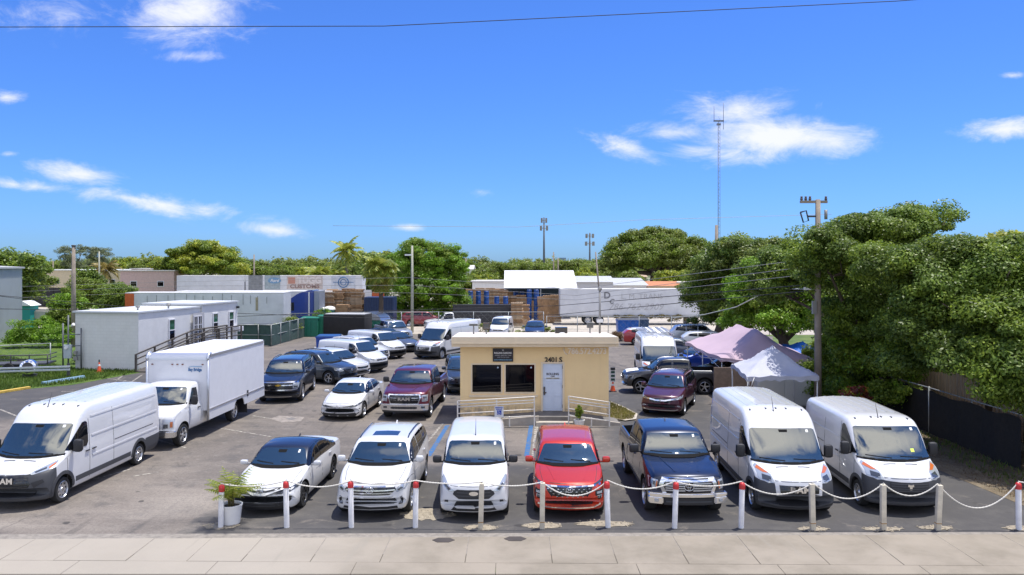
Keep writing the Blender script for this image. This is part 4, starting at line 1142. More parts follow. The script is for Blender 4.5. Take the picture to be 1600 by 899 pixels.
c = bigvan('lower white van with grey slatted bumper grille, rightmost of the front row', WHITEV, 'slat', ROW, L=5.41, H=2.26, WB=3.45)
c.strips('F', 'yellow_tag', mat('yellow_tag', (.6, .75, .1)), [[(-.55, 1.47), (-.45, 1.47)]], .08, .012, False)
c.place(G(1338, 789), 1, 87.0)
c = bigvan('long white van with dark grey bumper before the box truck', WHITEV, 'new', FIELD, L=6.36)
c.place(G(100, 784.5), -1, 87.9)

c = sedan('small white sedan with wide black lower grille left of the maroon pickup', WHITE, 'plain', group=FIELD, rim='five', L=4.63, W=1.78, H=1.43)
c.place(G(570, 652.5), -1, 85)
c = pickup('maroon pickup truck with black grille and chrome bumper left of the office', MAROON, 'named', FIELD, L=5.9, W=2.05, H=1.95, hz=1.20, cz=1.36, WB=3.8, wr=.42)
c.place(G(674.8, 651.3), -1, 86.5)
c = suv('black full-size SUV with gold cross badge behind the box truck', paint('black_car_paint', (.008, .011, .022), .2), 'blocky', FIELD, rim='six', L=5.18, W=2.04, H=1.89, hz=1.10, cz=1.27, xc=1.35, xwt=2.0, wr=.40)
c.place(G(474.5, 625.7), -1, 95)
c = suv('dark slate SUV turned to the right beside the black full-size SUV', SLATE, 'plain', FIELD, rim='five', L=4.6, W=1.86, H=1.69)
c.place(G(512.4, 601.3), 1, 156)
c = suv('white crossover with a small black nose grille behind the slate SUV', WHITE, 'tiger', FIELD, rim='black', L=4.48, W=1.86, H=1.64, lod=0)
c.place_front(Vector((-8.45, 44.4, 0)), 150)
c = minivan('white compact van with black bumper nearest behind the white crossover', WHITEV, 'plain', FIELD, lod=0, L=4.74, H=1.88, lowb=BLACKP)
c.place_front(Vector((-7.85, 47.2, 0)), 149)
c = suv('white SUV squeezed between the two white compact vans', WHITE, 'chrome', FIELD, rim='five', L=4.6, H=1.68, lod=0)
c.place_front(Vector((-8.55, 51.8, 0)), 146)
c = minivan('white compact van with wide grille next to the grey sedan', WHITEV, 'plain', FIELD, lod=0, L=4.83, H=1.86, lowb=BLACKP)
c.place_front(Vector((-7.75, 54.0, 0)), 142)
c = sedan('grey sedan between the white compact van and the tall white van', GREYC, 'plain', group=FIELD, rim='five', lod=0)
c.place_front(Vector((-7.15, 58.2, 0)), 140)
c = sedan('dark blue sedan behind the grey sedan', DKSED, 'plain', group=FIELD, rim='five', lod=0)
c.place_front(Vector((-8.5, 61.8, 0)), 142)
c = pickup('silver pickup truck at the far left end of the lot before the fence', SILVP, 'dark', FIELD, lod=0, L=5.3, W=1.85, H=1.80, hz=1.05, cz=1.2, WB=3.2, wr=.37)
c.place_front(Vector((-9.0, 64.8, 0)), 118)
c = bigvan('tall white van parked across the lot behind the office, angled to the left', WHITEV, 'framed', FIELD, L=5.99, lod=0)
c.place(G(691.5, 561.2), -1, 62)
c = minivan('small white van just inside the far chain-link fence', WHITEV, 'plain', FIELD, lod=0, L=4.6, W=1.73, H=1.86)
c.place_front(Vector((-1.25, 68.2, 0)), 82)
c = sedan('dark blue sedan peeping over the office roof at the far fence', DKSED, 'plain', group=FIELD, lod=0, L=4.7)
c.place_front(Vector((1.95, 68.6, 0)), 86)
c = suv('dark SUV half hidden behind the left corner of the office', SLATE, 'plain', FIELD, L=4.7, H=1.70, lod=0)
c.place_front(Vector((-2.30, 38.9, 0)), 97)
c = suv('plum coloured SUV with chrome wing grille right of the office', PLUM, 'wing', FIELD, rim='five', L=4.6, W=1.855, H=1.68)
c.place(G(1071, 648.7), -1, 68)
c = pickup('charcoal pickup truck parked sideways with a white cloth on its hood', CHARC, 'dark', FIELD, L=5.25, W=1.85, H=1.80, hz=1.08, cz=1.22, xc=1.30, xwt=2.0, xcab=3.45, rail=1.22, wr=.385, WB=3.2, fo=.9)
h, n = c.cast('T', .75, -.2)
b = MB(); rr = random.Random(3); pp = []
hood_cloth = c
c.place(G(1001, 616), -1, -4)
c = bigvan('tall white van with ladders on its roof behind the charcoal pickup', WHITEV, 'framed', FIELD, L=5.99, H=2.55, lod=0)
for k in range(5):
    b = MB(); x = 2.5+k*.75
    b.tube([(x, -.92, 2.52), (x, -.92, 2.68), (x, .92, 2.68), (x, .92, 2.52)], .025, 6); b.build('rack_bar', CHROME, c.root)
c.place_front(Vector((8.05, 41.6, 0)), 86)
van_rack = c
c = suv('small red hatchback with white roof beyond the office', paint('red_hatch_paint', (.33, .012, .015), .1), 'plain', FIELD, L=3.85, W=1.7, H=1.42, hz=.88, cz=1.0, xc=1.0, xwt=1.55, roof=WHITE, rails=False, three=False, lod=0, name='hatchback', wr=.31, clad=None, cat='hatchback')
c.place_front(Vector((12.9, 63.9, 0)), 178)
c = suv('silver SUV with roof rails farthest right at the back of the lot', SILVP, 'plain', FIELD, L=4.7, H=1.68, lod=0)
c.place_front(Vector((17.6, 63.6, 0)), 176)
c = suv('white car with dark windows in front of the silver SUV at the back', WHITE, 'plain', FIELD, L=4.5, H=1.55, lod=0, rails=False)
c.place_front(Vector((17.3, 58.6, 0)), 174)
c = sedan('grey sedan behind the bright blue car near the pink canopy', GREYC, 'plain', group=FIELD, rim='five', lod=0)
c.place_front(Vector((13.9, 54.0, 0)), 172)
c = sedan('bright blue car beside the pink canopy', BLUEP, 'plain', group=FIELD, rim='five', lod=0, L=4.5)
c.place_front(Vector((9.6, 48.6, 0)), 8)
c = sedan('dark grey sedan standing under the pink canopy', CHARC, 'plain', group=FIELD, rim='five', lod=0)
c.place_front(Vector((9.9, 43.4, 0)), 4)
c = suv('dark red SUV outside the lot behind the chain-link fence', paint('dark_red_paint', (.22, .012, .02), .2), 'plain', 'vehicles beyond the fence', L=4.8, H=1.6, lod=0)
c.place_front(Vector((-7.2, 84, 0)), 190)
c = pickup('white pickup truck outside the lot with its open cab in view', WHITE, 'dark', 'vehicles beyond the fence', lod=0, L=5.5, W=1.95, H=1.95, xcab=2.9, WB=3.4)
c.place_front(Vector((-8.6, 75.8, 0)), 12)
# ------------------------------------------------------------------ office
n = NT('yellow_stucco'); n.bump(n.noise(60, 3), .25, .008)
col = n.mix(n.ramp(n.noise(1.1, 7, .7), .4, .7, 0, .5), (.86, .64, .33), (.80, .58, .30))
col = n.mix(n.ramp(n.noise(1.0, 6, .65, .1, (5, 5, .35)), .55, .8, 0, .22), col, (.56, .42, .24))
WALLY = n.done(n.mix(n.math('MULTIPLY', n.ramp(n.z, .75, .35), n.ramp(n.noise(4, 5, .7), .35, .65)), col, (.42, .33, .22)), .9)
TRIMY = mat('cream_trim', (.76, .62, .42), .8, var=.06)
ROOFW = mat('white_roof_coating', (.62, .56, .48), .8, var=.12, vscale=2)
DOORW = mat('pale_blue_door', (.60, .66, .74), .5, var=.05)
WGLASS = mat('dark_window_glass', (.004, .004, .006), .03, spec=.35)
WPAINT = mat('white_railing_paint', (.74, .70, .63), .5, var=.12, vscale=5)
SIGNB = mat('black_sign', (.012, .012, .016), .4)
SIGNW = mat('sign_white', (.75, .74, .72), .6)
off = empty('office', (0, 32.9, 0), 0, 'small yellow stucco office with overhanging flat roof in the middle of the lot', 'building')
x0, x1, y0, y1 = -2.19, 4.09, 32.9, 35.9
HT = 3.10
b = MB()
# front wall built round its openings
wins = [(-1.68, -.46), (-.27, .95)]; wz = (1.14, 2.30); dr = (1.27, 2.17); dz = (.33, 2.37)
def vox(xa, xb, za, zb, ya=0, yb=.2): b.box(((xa+xb)/2, (ya+yb)/2, (za+zb)/2), (xb-xa, yb-ya, zb-za))
vox(x0, wins[0][0], 0, HT); vox(wins[0][0], dr[0], wz[1], HT); vox(wins[0][0], dr[0], 0, wz[0]); vox(wins[0][1], wins[1][0], wz[0], wz[1]); vox(wins[1][1], dr[0], wz[0], wz[1])
vox(dr[0], dr[1], dz[1], HT); vox(dr[0], dr[1], 0, dz[0]); vox(dr[1], x1, 0, HT)
b.box((x0+.1, 1.6, HT/2), (.2, 2.8, HT)); b.box((x1-.1, 1.6, HT/2), (.2, 2.8, HT)); b.box(((x0+x1)/2, 2.9, HT/2), (x1-x0-.4, .2, HT))
b.build('wall', WALLY, off)
b = MB()
b.prism([(-.55, HT+.01), (-.55, HT+.13), (-.60, HT+.13), (-.60, 3.50), (3.6, 3.33), (3.6, HT+.01)], -2.52, 4.43, plane='YZ')
rf = b.build('roof', [TRIMY], off)
b = MB(); b.prism([(-.58, 3.502), (-.58, 3.53), (3.58, 3.36), (3.58, 3.333)], -2.50, 4.41, plane='YZ'); b.build('roof_coating', ROOFW, rf)
b = MB(); b.box(((-2.52+4.43)/2, -.615, HT+.16), (6.95, .03, .05)); b.build('drip_edge', TRIMY, rf)
for (a, c) in wins:
    b = MB(); t = .05; yy = -.02
    for (xa, xb, za, zb) in ((a-.06, a, wz[0]-.06, wz[1]+.06), (c, c+.06, wz[0]-.06, wz[1]+.06), (a, c, wz[1], wz[1]+.06), (a, c, wz[0]-.06, wz[0])):
        b.box(((xa+xb)/2, .02, (za+zb)/2), (xb-xa, .08, zb-za))
    f = b.build('window', TRIMY, off)
    b = MB(); b.box(((a+c)/2, .10, sum(wz)/2), (c-a, .02, wz[1]-wz[0])); b.build('pane', WGLASS, f)
    b = MB(); b.lathe([(.001, .0), (.035, 0.0), (.035, .006)], 16, 'Y', (c-.14, .078, wz[1]-.13)); b.build('round_sticker', mat('pale_sticker', (.5, .62, .7), .5), f)
b = MB(); b.box((-.36, -.012, .98), (2.9, .06, .10)); b.build('window_ledge', TRIMY, off)
b = MB(); dw = dr[1]-dr[0]
b.box(((dr[0]+dr[1])/2, .04, (dz[0]+dz[1])/2), (dw-.06, .05, dz[1]-dz[0]-.04))
door = b.build('door', DOORW, off)
b = MB(); cx = (dr[0]+dr[1])/2
for (zc, hh) in ((.72, .50), (1.28, .52), (1.66, .10)):
    for sx in (-.2, .2):
        for (dx, dz_, w_, h_) in ((0, hh/2, .30, .02), (0, -hh/2, .30, .02), (-.15, 0, .02, hh), (.15, 0, .02, hh)):
            b.box((cx+sx+dx, .010, zc+dz_), (w_, .012, h_))
b.build('door_panel', DOORW, door)
b = MB()
for (xa, xb, za, zb) in ((dr[0]-.05, dr[0]+.028, dz[0], dz[1]+.05), (dr[1]-.028, dr[1]+.05, dz[0], dz[1]+.05), (dr[0]+.028, dr[1]-.028, dz[1]-.018, dz[1]+.05)):
    b.box(((xa+xb)/2, .0, (za+zb)/2), (xb-xa, .10, zb-za))
b.build('door_frame', TRIMY, off)
b = MB(); b.box((dr[0]+.10, -.02, 1.30), (.06, .05, .14), bevel=.01); b.box((dr[0]+.12, -.03, 1.12), (.13, .04, .05), bevel=.01); b.box((dr[0]+.10, -.01, 1.12), (.06, .03, .2), bevel=.01)
b.build('door_handle', mat('dark_steel', (.12, .11, .10), .35, metal=.8), door)
for z in (.55, 1.38, 2.2):
    b = MB(); b.box((dr[1]-.025, -.02, z), (.04, .05, .13)); b.build('hinge', mat('dark_steel', (.1,)*3), door)
DK = mat('dark_lettering', (.05, .035, .03), .6)
lettering('ROLLING', .135, DK, door, (cx, .005, 1.90), depth=.008, bold=.02, width=.52)
lettering('CARS', .07, DK, door, (cx, .005, 1.80), depth=.008, bold=.01)
b = MB(); b.box((cx, .008, 1.725), (.56, .008, .05)); b.build('decal', mat('tan_decal', (.55, .48, .33), .6), door)
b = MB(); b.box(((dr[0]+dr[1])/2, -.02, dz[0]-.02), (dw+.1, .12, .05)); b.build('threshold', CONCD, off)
# sign
b = MB(); b.box((-.38, -.03, 2.715), (.86, .05, .56)); sg = b.build('sign', SIGNB, off)
LITEL = mat('sign_grey_lettering', (.45, .44, .43), .6); TEAL = mat('sign_blue_lettering', (.2, .42, .55), .6)
lettering('ROLLING CARS INC', .10, SIGNW, sg, (-.38, -.062, 2.80), depth=.006, bold=.03, width=.74)
lettering('WE BUY AND SELL CARS', .062, LITEL, sg, (-.38, -.060, 2.70), depth=.004, bold=.01, width=.70)
lettering('CARS TRUCKS VANS', .055, LITEL, sg, (-.38, -.060, 2.62), depth=.004, width=.50)
lettering('www.rollingcarsinc.com', .07, TEAL, sg, (-.38, -.060, 2.515), depth=.004, bold=.02, width=.76)
b = MB(); b.tube([(-.38+.035*math.cos(t*.524), -.06, 2.925+.035*math.sin(t*.524)) for t in range(13)], .006, 5); b.box((-.38, -.058, 2.915), (.05, .006, .02)); b.build('emblem', LITEL, sg)
NUM = mat('black_house_numbers', (.012, .012, .012), .4)
lettering('2401', .30, NUM, off, (1.66, -.025, 2.50), depth=.03, bold=.02, width=.50)
lettering('S', .30, NUM, off, (2.06, -.025, 2.50), depth=.03, bold=.02)
PHN = mat('pale_raised_numbers', (.92, .80, .64), .7)
lettering('786.572.4273', .36, PHN, off, (3.18, -.02, 2.87), depth=.03, bold=.02, width=1.62)
b = MB(); b.tube([(2.20, -.02, 3.0), (2.19, -.02, 2.90), (2.24, -.02, 2.80), (2.33, -.02, 2.74)], [.035, .02, .02, .035], 6); b.build('handset_symbol', PHN, off)
# landing, steps, ramps
land = empty('entrance_ramp', (0, 32.9, 0), 0, 'dark concrete landing with steps and side ramps before the office door', 'ramp')
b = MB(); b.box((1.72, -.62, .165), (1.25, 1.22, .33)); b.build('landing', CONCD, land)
b = MB(); b.box((1.72, -1.40, .085), (1.5, .34, .17)); b.build('step', CONCL, land)
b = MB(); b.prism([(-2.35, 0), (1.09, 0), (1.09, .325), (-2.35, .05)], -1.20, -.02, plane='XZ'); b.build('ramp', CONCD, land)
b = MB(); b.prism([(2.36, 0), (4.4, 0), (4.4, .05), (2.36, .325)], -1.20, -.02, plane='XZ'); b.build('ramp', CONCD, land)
b = MB(); b.prism([(-2.35, 0), (1.09, 0), (1.09, .38), (-2.35, .10)], -1.34, -1.21, plane='XZ'); b.build('kerb_edge', CONCL, land)
b = MB(); b.prism([(2.36, 0), (4.4, 0), (4.4, .10), (2.36, .38)], -1.34, -1.21, plane='XZ'); b.build('kerb_edge', CONCL, land)
def railing(xa, za, xb, zb, lab, mids):
    t = empty('railing', ((xa+xb)/2, 31.3, 0), 0, lab, 'railing', 'railings of the office ramp')
    f = lambda x: za+(zb-za)*(x-xa)/(xb-xa)
    ox = (xa+xb)/2
    for x, z0, zt in [(xa, 0, 0), (xb, 0, 0)]+mids:
        b = MB(); b.box((x-ox, 0, (f(x)+z0+zt)/2), (.05, .05, f(x)+zt-z0)); b.build('post', WPAINT, t)
    for dz_ in (0, -.13, -.24, -.50, -.76):
        b = MB(); b.tube([(xa-ox, -.028, f(xa)+dz_), (xb-ox, -.028, f(xb)+dz_)], .02, 6); b.build('rail', WPAINT, t)
    return t
railing(-2.19, 1.04, .90, 1.22, 'white pipe railing left of the office door with the accessible sign on it', [(-.62, .2, 0), (-.1, 0, -.74)])
railing(2.28, 1.24, 3.92, 1.00, 'white pipe railing right of the office door behind the potted shrub', [(3.2, 0, -.74)])
sg2 = empty('accessible_parking_sign', (-.52, 31.24, .62), 0, 'small white accessible parking sign with blue wheelchair square on the left railing', 'sign')
b = MB(); b.box((0, 0, 0), (.36, .02, .44)); b.build('panel', mat('sign_panel', (.66, .68, .70), .5), sg2)
BL = mat('sign_blue', (.01, .06, .42), .5)
b = MB(); b.box((.01, -.014, -.03), (.17, .008, .17)); sq = b.build('blue_square', BL, sg2)
b = MB(); b.tube([(.0+.045*math.cos(R(a)), -.022, -.055+.045*math.sin(R(a))) for a in range(150, 400, 25)], .008, 5); b.tube([(-.01, -.022, .03), (-.01, -.022, -.02), (.035, -.022, -.02), (.05, -.022, -.065)], .009, 5); b.box((-.01, -.022, .045), (.022, .006, .022)); b.build('wheelchair_symbol', SIGNW, sq)
lettering('RESERVED', .08, BL, sg2, (0, -.014, .165), depth=.006, bold=.02, width=.30); lettering('PARKING', .07, BL, sg2, (0, -.014, .09), depth=.006, bold=.02, width=.24)
# things on the roof
METG = mat('grey_metal', (.28, .27, .25), .5, metal=.3, var=.1)
def flood(x, y, zb, h, lab, box=(.30, .14, .30), boxm=None):
    t = empty('floodlight', (x, y, zb), 0, lab, 'floodlight', 'lamps on the office roof')
    b = MB(); b.tube([(0, 0, -.05), (0, 0, h)], .03, 8); b.build('pole', METG, t)
    b = MB(); b.box((0, -.02, h+box[2]*.4), box, bevel=.02); hd = b.build('lamp_head', boxm or mat('brown_lamp_housing', (.09, .065, .05), .6), t)
    b = MB(); b.box((0, -.02-box[1]/2-.006, h+box[2]*.4), (box[0]*.8, .012, box[2]*.7)); b.build('lens', LENSD, hd)
flood(-1.15, 34.9, 3.38, .28, 'square brown floodlight on a short pole on the office roof')
flood(-1.72, 34.9, 3.38, .42, 'flat floodlight leftmost on the office roof', (.42, .22, .10), METG)
flood(3.60, 35.9, 3.32, .32, 'round-shouldered floodlight at the right end of the office roof', (.30, .12, .26), mat('grey_lamp', (.2, .19, .18), .6))
t = empty('roof_unit', (2.25, 35.6, 3.36), 0, 'small black box unit with white cap on the office roof', 'roof unit')
b = MB(); b.box((0, 0, .16), (.56, .3, .32), bevel=.02); b.build('cabinet', GLOSSB, t)
b = MB(); b.lathe([(.17, -.05), (.17, .04), (.10, .09), (.001, .10)], 16, 'Z', (.02, -.35, 0)); b.build('vent_cap', SIGNW, t)
t = empty('service_mast', (4.02, 35.6, 3.34), 0, 'thin grey service mast with a white meter box on the office roof', 'mast')
b = MB(); b.tube([(0, 0, -.1), (0, 0, 2.05)], .05, 8); b.build('pipe', METG, t)
b = MB(); b.box((.0, -.08, .62), (.28, .1, .14)); b.build('junction_box', SIGNW, t)
b = MB(); b.lathe([(.09, 2.02), (.10, 2.10), (.04, 2.2), (.001, 2.22)], 12, 'Z'); b.build('weather_cap', METG, t)

# pots at the office and by the bollards
def pot(loc, r0_, r1_, h, lab, kind='potted plant'):
    t = empty('potted_plant', loc, 0, lab, kind)
    b = MB(); b.lathe([(r0_*.9, 0), (r0_, .02), (r1_, h), (r1_*1.06, h), (r1_*1.06, h+.03), (r1_*.93, h+.03), (r1_*.9, h-.05)], 28, 'Z', caps=False); b.lathe([(r1_*.9, h-.05), (.001, h-.04)], 28, 'Z', caps=False)
    o = b.build('pot', mat('white_plastic_pot', (.74, .73, .70), .45, var=.08), t, 35)
    b = MB(); b.lathe([(r1_*.92, h-.03), (.001, h-.02)], 20, 'Z', caps=False); b.build('soil', mat('soil', (.03, .022, .015), .95), o)
    return t
PALMPOT = pot(G(361, 818), .22, .27, .46, 'young yellow-green palm in a white pot beside the leftmost bollard')
SHRUBPOT = pot(Vector((2.68, 31.0, 0)), .15, .21, .32, 'small green and yellow shrub in a white pot before the right railing')

# ------------------------------------------------------------------ bollards and rope
RED = mat('red_bollard_cap', (.52, .03, .03), .45, var=.1)
BWH = mat('bollard_white', (.72, .71, .70), .7, var=.16, vscale=5)
BBE = mat('bollard_beige', (.60, .54, .42), .75, var=.22, vscale=5)
RUST = mat('rust_stain', (.35, .18, .05), .9, var=.3)
bl = [(345, 824, 1, 'beside the potted palm'), (448, 824, 1, 'before the nose of the white and black sedan'), (549, 824, 1, 'before the left headlight of the white SUV'), (649, 824, 1, 'between the white SUV and the small white van'),
      (751, 826, 0, 'before the small white van'), (847, 826, 0, 'before the left corner of the red SUV'), (950, 824, 1, 'between the red SUV and the navy pickup'), (1054, 825, 1, 'before the navy pickup grille'),
      (1158, 825, 1, 'between the navy pickup and the tall white van'), (1270, 828, 0, 'before the tall white van grille'), (1380, 828, 0, 'before the left half of the lower white van'), (1465, 828, 0, 'before the right corner of the lower white van'), (1592, 828, 1, 'alone at the right end of the rope')]
btops = []
for i, (px, py, red, where) in enumerate(bl):
    g = G(px, py); h = [1.06, 1.14, 1.14, 1.14, 1.13, 1.13, 1.14, 1.13, 1.13, 1.13, 1.12, 1.11, 1.16][i]; r = .066 if red else .066
    t = empty('bollard', g, 0, ('white bollard with red domed cap ' if red else 'plain cream bollard without a cap ') + where, 'bollard', 'bollards along the sidewalk')
    t.rotation_euler = (R(rnd.uniform(-2, 2)), R(rnd.uniform(-2.2, 2.2)), 0)
    hc = h-.14 if red else h
    b = MB()
    if red: b.lathe([(r, -.05), (r, hc), (r*.9, hc+.01)], 20, 'Z')
    else: b.box((0, 0, hc/2-.02), (r*1.85, r*1.85, hc+.04), bevel=.012)
    b.build('post', BWH if red else BBE, t, 35)
    if red:
        b = MB(); b.lathe([(r*1.1, hc-.02), (r*1.14, hc+.06), (r*1.0, hc+.11), (r*.6, hc+.14), (.001, hc+.15)], 20, 'Z'); b.build('cap', RED, t, 35)
    else:
        b = MB(); b.box((0, 0, .17), (r*1.86, r*1.86, .02)); b.build('stain', RUST, t)
    b = MB(); b.tube([(0, 0, h-.01), (0, 0, h+.03), (.02, 0, h+.045)], .009, 6); b.build('hook', METG, t)
    btops.append(g+Vector((0, 0, h+.02)))
b = MB(); pts = []
sag = [.10, .16, .10, .06, .10, .36, .20, .12, .30, .38, .30, .62]
for i, (a, c) in enumerate(zip(btops, btops[1:])):
    for k in range(24):
        t_ = k/24; pts.append(a.lerp(c, t_)-Vector((0, 0, sag[i]*4*t_*(1-t_))))
pts.append(btops[-1]); pts.append(btops[-1]+Vector((.9, .05, -.14)))
prev = None
fine = []
for a, c in zip(pts, pts[1:]):
    n_ = max(1, int((c-a).length/.03))
    fine += [a.lerp(c, k/n_) for k in range(n_)]
b.tube(fine, [.013+.006*(i % 2) for i in range(len(fine))], 6)
o = b.build('rope', mat('white_rope', (.66, .63, .56), .8, var=.15)); tag(o, 'white twisted rope hung in loops from bollard to bollard', 'rope')

# wheel stop, cones, markers
a, c = G(66, 601), G(131, 590.5); mid = (a+c)/2; an = math.atan2(c.y-a.y, c.x-a.x)
b = MB(); b.prism([(-.11, 0), (.11, 0), (.07, .14), (-.07, .14)], -(c-a).length/2, (c-a).length/2, plane='YZ')
o = b.build('wheel_stop', mat('faded_blue_concrete', (.22, .36, .50), .85, var=.25), None, None, mid, an); tag(o, 'faded blue concrete wheel stop at the edge of the lawn', 'wheel stop')
b = MB(); a, c = G(-20, 618), G(46, 607.5); b.box((0, 0, .06), ((c-a).length, .18, .13), bevel=.02)
o = b.build('kerb_stone', YEL, None, None, (a+c)/2, math.atan2(c.y-a.y, c.x-a.x)); tag(o, 'yellow painted kerb at the left edge by the lawn', 'kerb')
ORG = mat('orange_cone', (.72, .10, .03), .5, var=.08)
def cone(loc, h, lab, board=False):
    t = empty('traffic_cone', loc, 0, lab, 'traffic cone')
    b = MB(); b.box((0, 0, .02), (.36, .36, .04), bevel=.01); b.build('base', ORG if not board else BLACKP, t)
    b = MB(); b.lathe([(.14, .04), (.13, .08), (.035, h), (.03, h)], 20, 'Z'); cc = b.build('cone', ORG, t, 35)
    b = MB(); r = lambda z: .13-(.095)*(z-.08)/(h-.08)+.003; b.lathe([(r(h*.62), h*.62), (r(h*.8), h*.8)], 20, 'Z', caps=False); b.build('reflective_band', SIGNW, cc)
    b = MB()
    if board:
        b.box((0, 0, h+.30), (.26, .03, .62), bevel=.005); p_ = b.build('marker_board', SIGNW, t)
        for k in range(3):
            b = MB(); b.box((0, -.02, h+.12+.19*k), (.2, .012, .11)); b.build('green_stripe', mat('dark_green_sheet', (.02, .07, .05), .6), p_)
        b = MB(); b.box((0, 0, h+.68), (.24, .12, .14), bevel=.03); b.build('warning_light', BLACKP, t)
    else:
        b.lathe([(.035, h), (.04, h+.06), (.035, h+.14), (.001, h+.16)], 10, 'Z'); b.build('handle', BLACKP, t)
cone(G(155, 582), .62, 'orange traffic cone at the foot of the white annex wall')
cone(G(957.5, 612), .50, 'orange cone with a white striped marker board behind the right office corner', True)
# cloth on the hood of the charcoal pickup
CL_ = mat('white_cloth', (.76, .76, .75), .9)
b = MB(); nx, ny = 8, 12; vv = []
for i in range(nx+1):
    for j in range(ny+1):
        x = .22+.62*i/nx; y = -.55+.80*j/ny; h, n_ = hood_cloth.cast('T', x, y); vv.append(b.bm.verts.new(h+n_*(.012+.012*abs(math.sin(i*1.3+j*2.1)))))
for i in range(nx):
    for j in range(ny): b.bm.faces.new((vv[i*(ny+1)+j], vv[(i+1)*(ny+1)+j], vv[(i+1)*(ny+1)+j+1], vv[i*(ny+1)+j+1]))
o = b.build('cloth', CL_, None, 60); o.matrix_world = Matrix.LocRotScale(hood_cloth.root.location, hood_cloth.root.rotation_euler, None); tag(o, 'white cloth spread over the hood of the charcoal pickup', 'cloth')
# ladders on the van rack
ALU = mat('aluminium', (.6, .62, .64), .35, metal=.7)
for k, (yy, lab) in enumerate(((-.45, 'aluminium ladder on the left of the van roof rack'), (.35, 'aluminium ladder on the right of the van roof rack'))):
    b = MB()
    for s_ in (-.2, .2): b.tube([(2.3, yy+s_, 2.74), (5.7, yy+s_, 2.76)], .03, 6)
    for q in range(11): b.tube([(2.45+.31*q, yy-.2, 2.745), (2.45+.31*q, yy+.2, 2.745)], .02, 6)
    o = b.build('ladder', ALU); o.location = van_rack.root.location; o.rotation_euler = van_rack.root.rotation_euler; tag(o, lab, 'ladder', 'ladders on the van roof')

# ------------------------------------------------------------------ box truck
p = dict(L=3.1, W=2.02, H=2.14, xc=1.0, xwt=1.62, paint=WHITEV, wr=.40, axles=(.80, 5.3), tumble=.16, nose=.16, tail=0.0, wsb=.10, rc=.08, ww=.24, archk=1.14, archdz=.03)
p['top'] = [(0, .70), (.006, .85), (.03, 1.08), (.08, 1.18), (.15, 1.23), (.6, 1.36), (1.0, 1.44), (1.62, 2.06), (1.9, 2.13), (3.05, 2.14), (3.1, 2.0)]
p['belt'] = [(0, .6), (.03, .9), (.15, 1.10), (1.0, 1.32), (2, 1.33), (3.1, 1.33)]
p['bot'] = [(0, .52), (.03, .48), (.2, .46), (3.1, .46)]
p['plan'] = [(0, .95), (.1, .96), (.5, .985), (1.0, 1), (3.1, 1)]
c = Car('box_truck', 'white box truck with aluminium trimmed cargo box parked behind the long white van', 'box truck', FIELD, p)
c.glasshouse(None)
c.patch('S', 'side_window', TINT, [(1.30, 1.42), (2.05, 1.38), (2.05, 1.92), (1.72, 1.94)], .012, .1)
c.doors([1.22, 2.15], .50, 1.33); c.handles([2.0], BLACKP, dz=-.14); c.mirrors(1.25, BLACKP, dz=.14, arm=.08, size=(.14, .22, .34))
c.patch('F', 'grille', SILVER, [(-.50, 1.10), (.50, 1.10), (.52, .68), (-.52, .68)], .012, .08, False)
c.strips('F', 'grille_bars', GLOSSB, [[(-.46, .75+.075*k), (.46, .75+.075*k)] for k in range(5)], .045, .02, False)
c.lamp([(.56, .72), (.90, .74), (.92, 1.06), (.56, 1.08)], [(.60, .76), (.74, .76), (.74, .90), (.60, .90)], [(.80, .78), (.88, .78), (.88, .98), (.80, .98)], SILVER)
c.bar('bumper', CHROME, .44, .66, -.09, .2, .99)
c.wheels('six')
rr = wheel_mesh(.40, .24, 'six')
BOXW = mat('box_white_panel', (.70, .705, .72), .45, var=.05)
bx0, bx1, bz0, bz1, bw = 2.35, 8.1, .98, 3.13, 1.20
b = MB()
prof = [(bx0, bz0)]+[(bx0+.22-.22*math.cos(R(a)), bz1-.22+.22*math.sin(R(a))) for a in range(0, 91, 15)]+[(bx1, bz1), (bx1, bz0)]
b.prism(prof, -bw, bw, plane='XZ')
M_ = [e for e in b.bm.edges if e.calc_length() > .0 and abs(abs(e.verts[0].co.y)-bw) < 1e-4 and abs(e.verts[0].co.y-e.verts[1].co.y) < 1e-4 and max(v.co.z for v in e.verts) > 2.8]
bmesh.ops.bevel(b.bm, geom=M_, offset=.05, segments=3, affect='EDGES')
box = b.build('cargo_box', BOXW, c.root, 30)
# skirt hanging below the box sides with the wheel opening
SK = mat('box_skirt', (.60, .61, .63), .4, var=.05)
for s_ in (1, -1):
    b = MB(); b.prism([(bx0, .62), (4.75, .62), (4.85, .82), (5.0, .93), (5.6, .93), (5.75, .82), (5.85, .60), (bx1, .60), (bx1, bz0), (bx0, bz0)], s_*(bw-.03), s_*(bw+.004), plane='XZ'); b.build('skirt', SK, box)
    b = MB(); b.box(((bx0+bx1)/2, s_*(bw+.012), bz0+.03), (bx1-bx0, .02, .05)); b.box(((bx0+bx1)/2, s_*(bw+.010), bz1-.08), (bx1-bx0-.3, .016, .10)); b.build('edge_rail', SILVER, box)
    b = MB(); b.tube([(bx0+.22-.235*math.cos(R(a)), s_*(bw-.02), bz1-.22+.235*math.sin(R(a))) for a in range(0, 100, 15)], .06, 6); b.tube([(bx0+.0, s_*(bw-.01), .62), (bx0, s_*(bw-.01), bz1-.22)], .045, 6); b.build('corner_post', ALU, box)
    b = MB(); b.box((bx0-.05 if False else 6.15, s_*(bw+.006), 1.02), (.14, .03, .26), bevel=.01); b.build('fuel_flap', BLACKP, box)
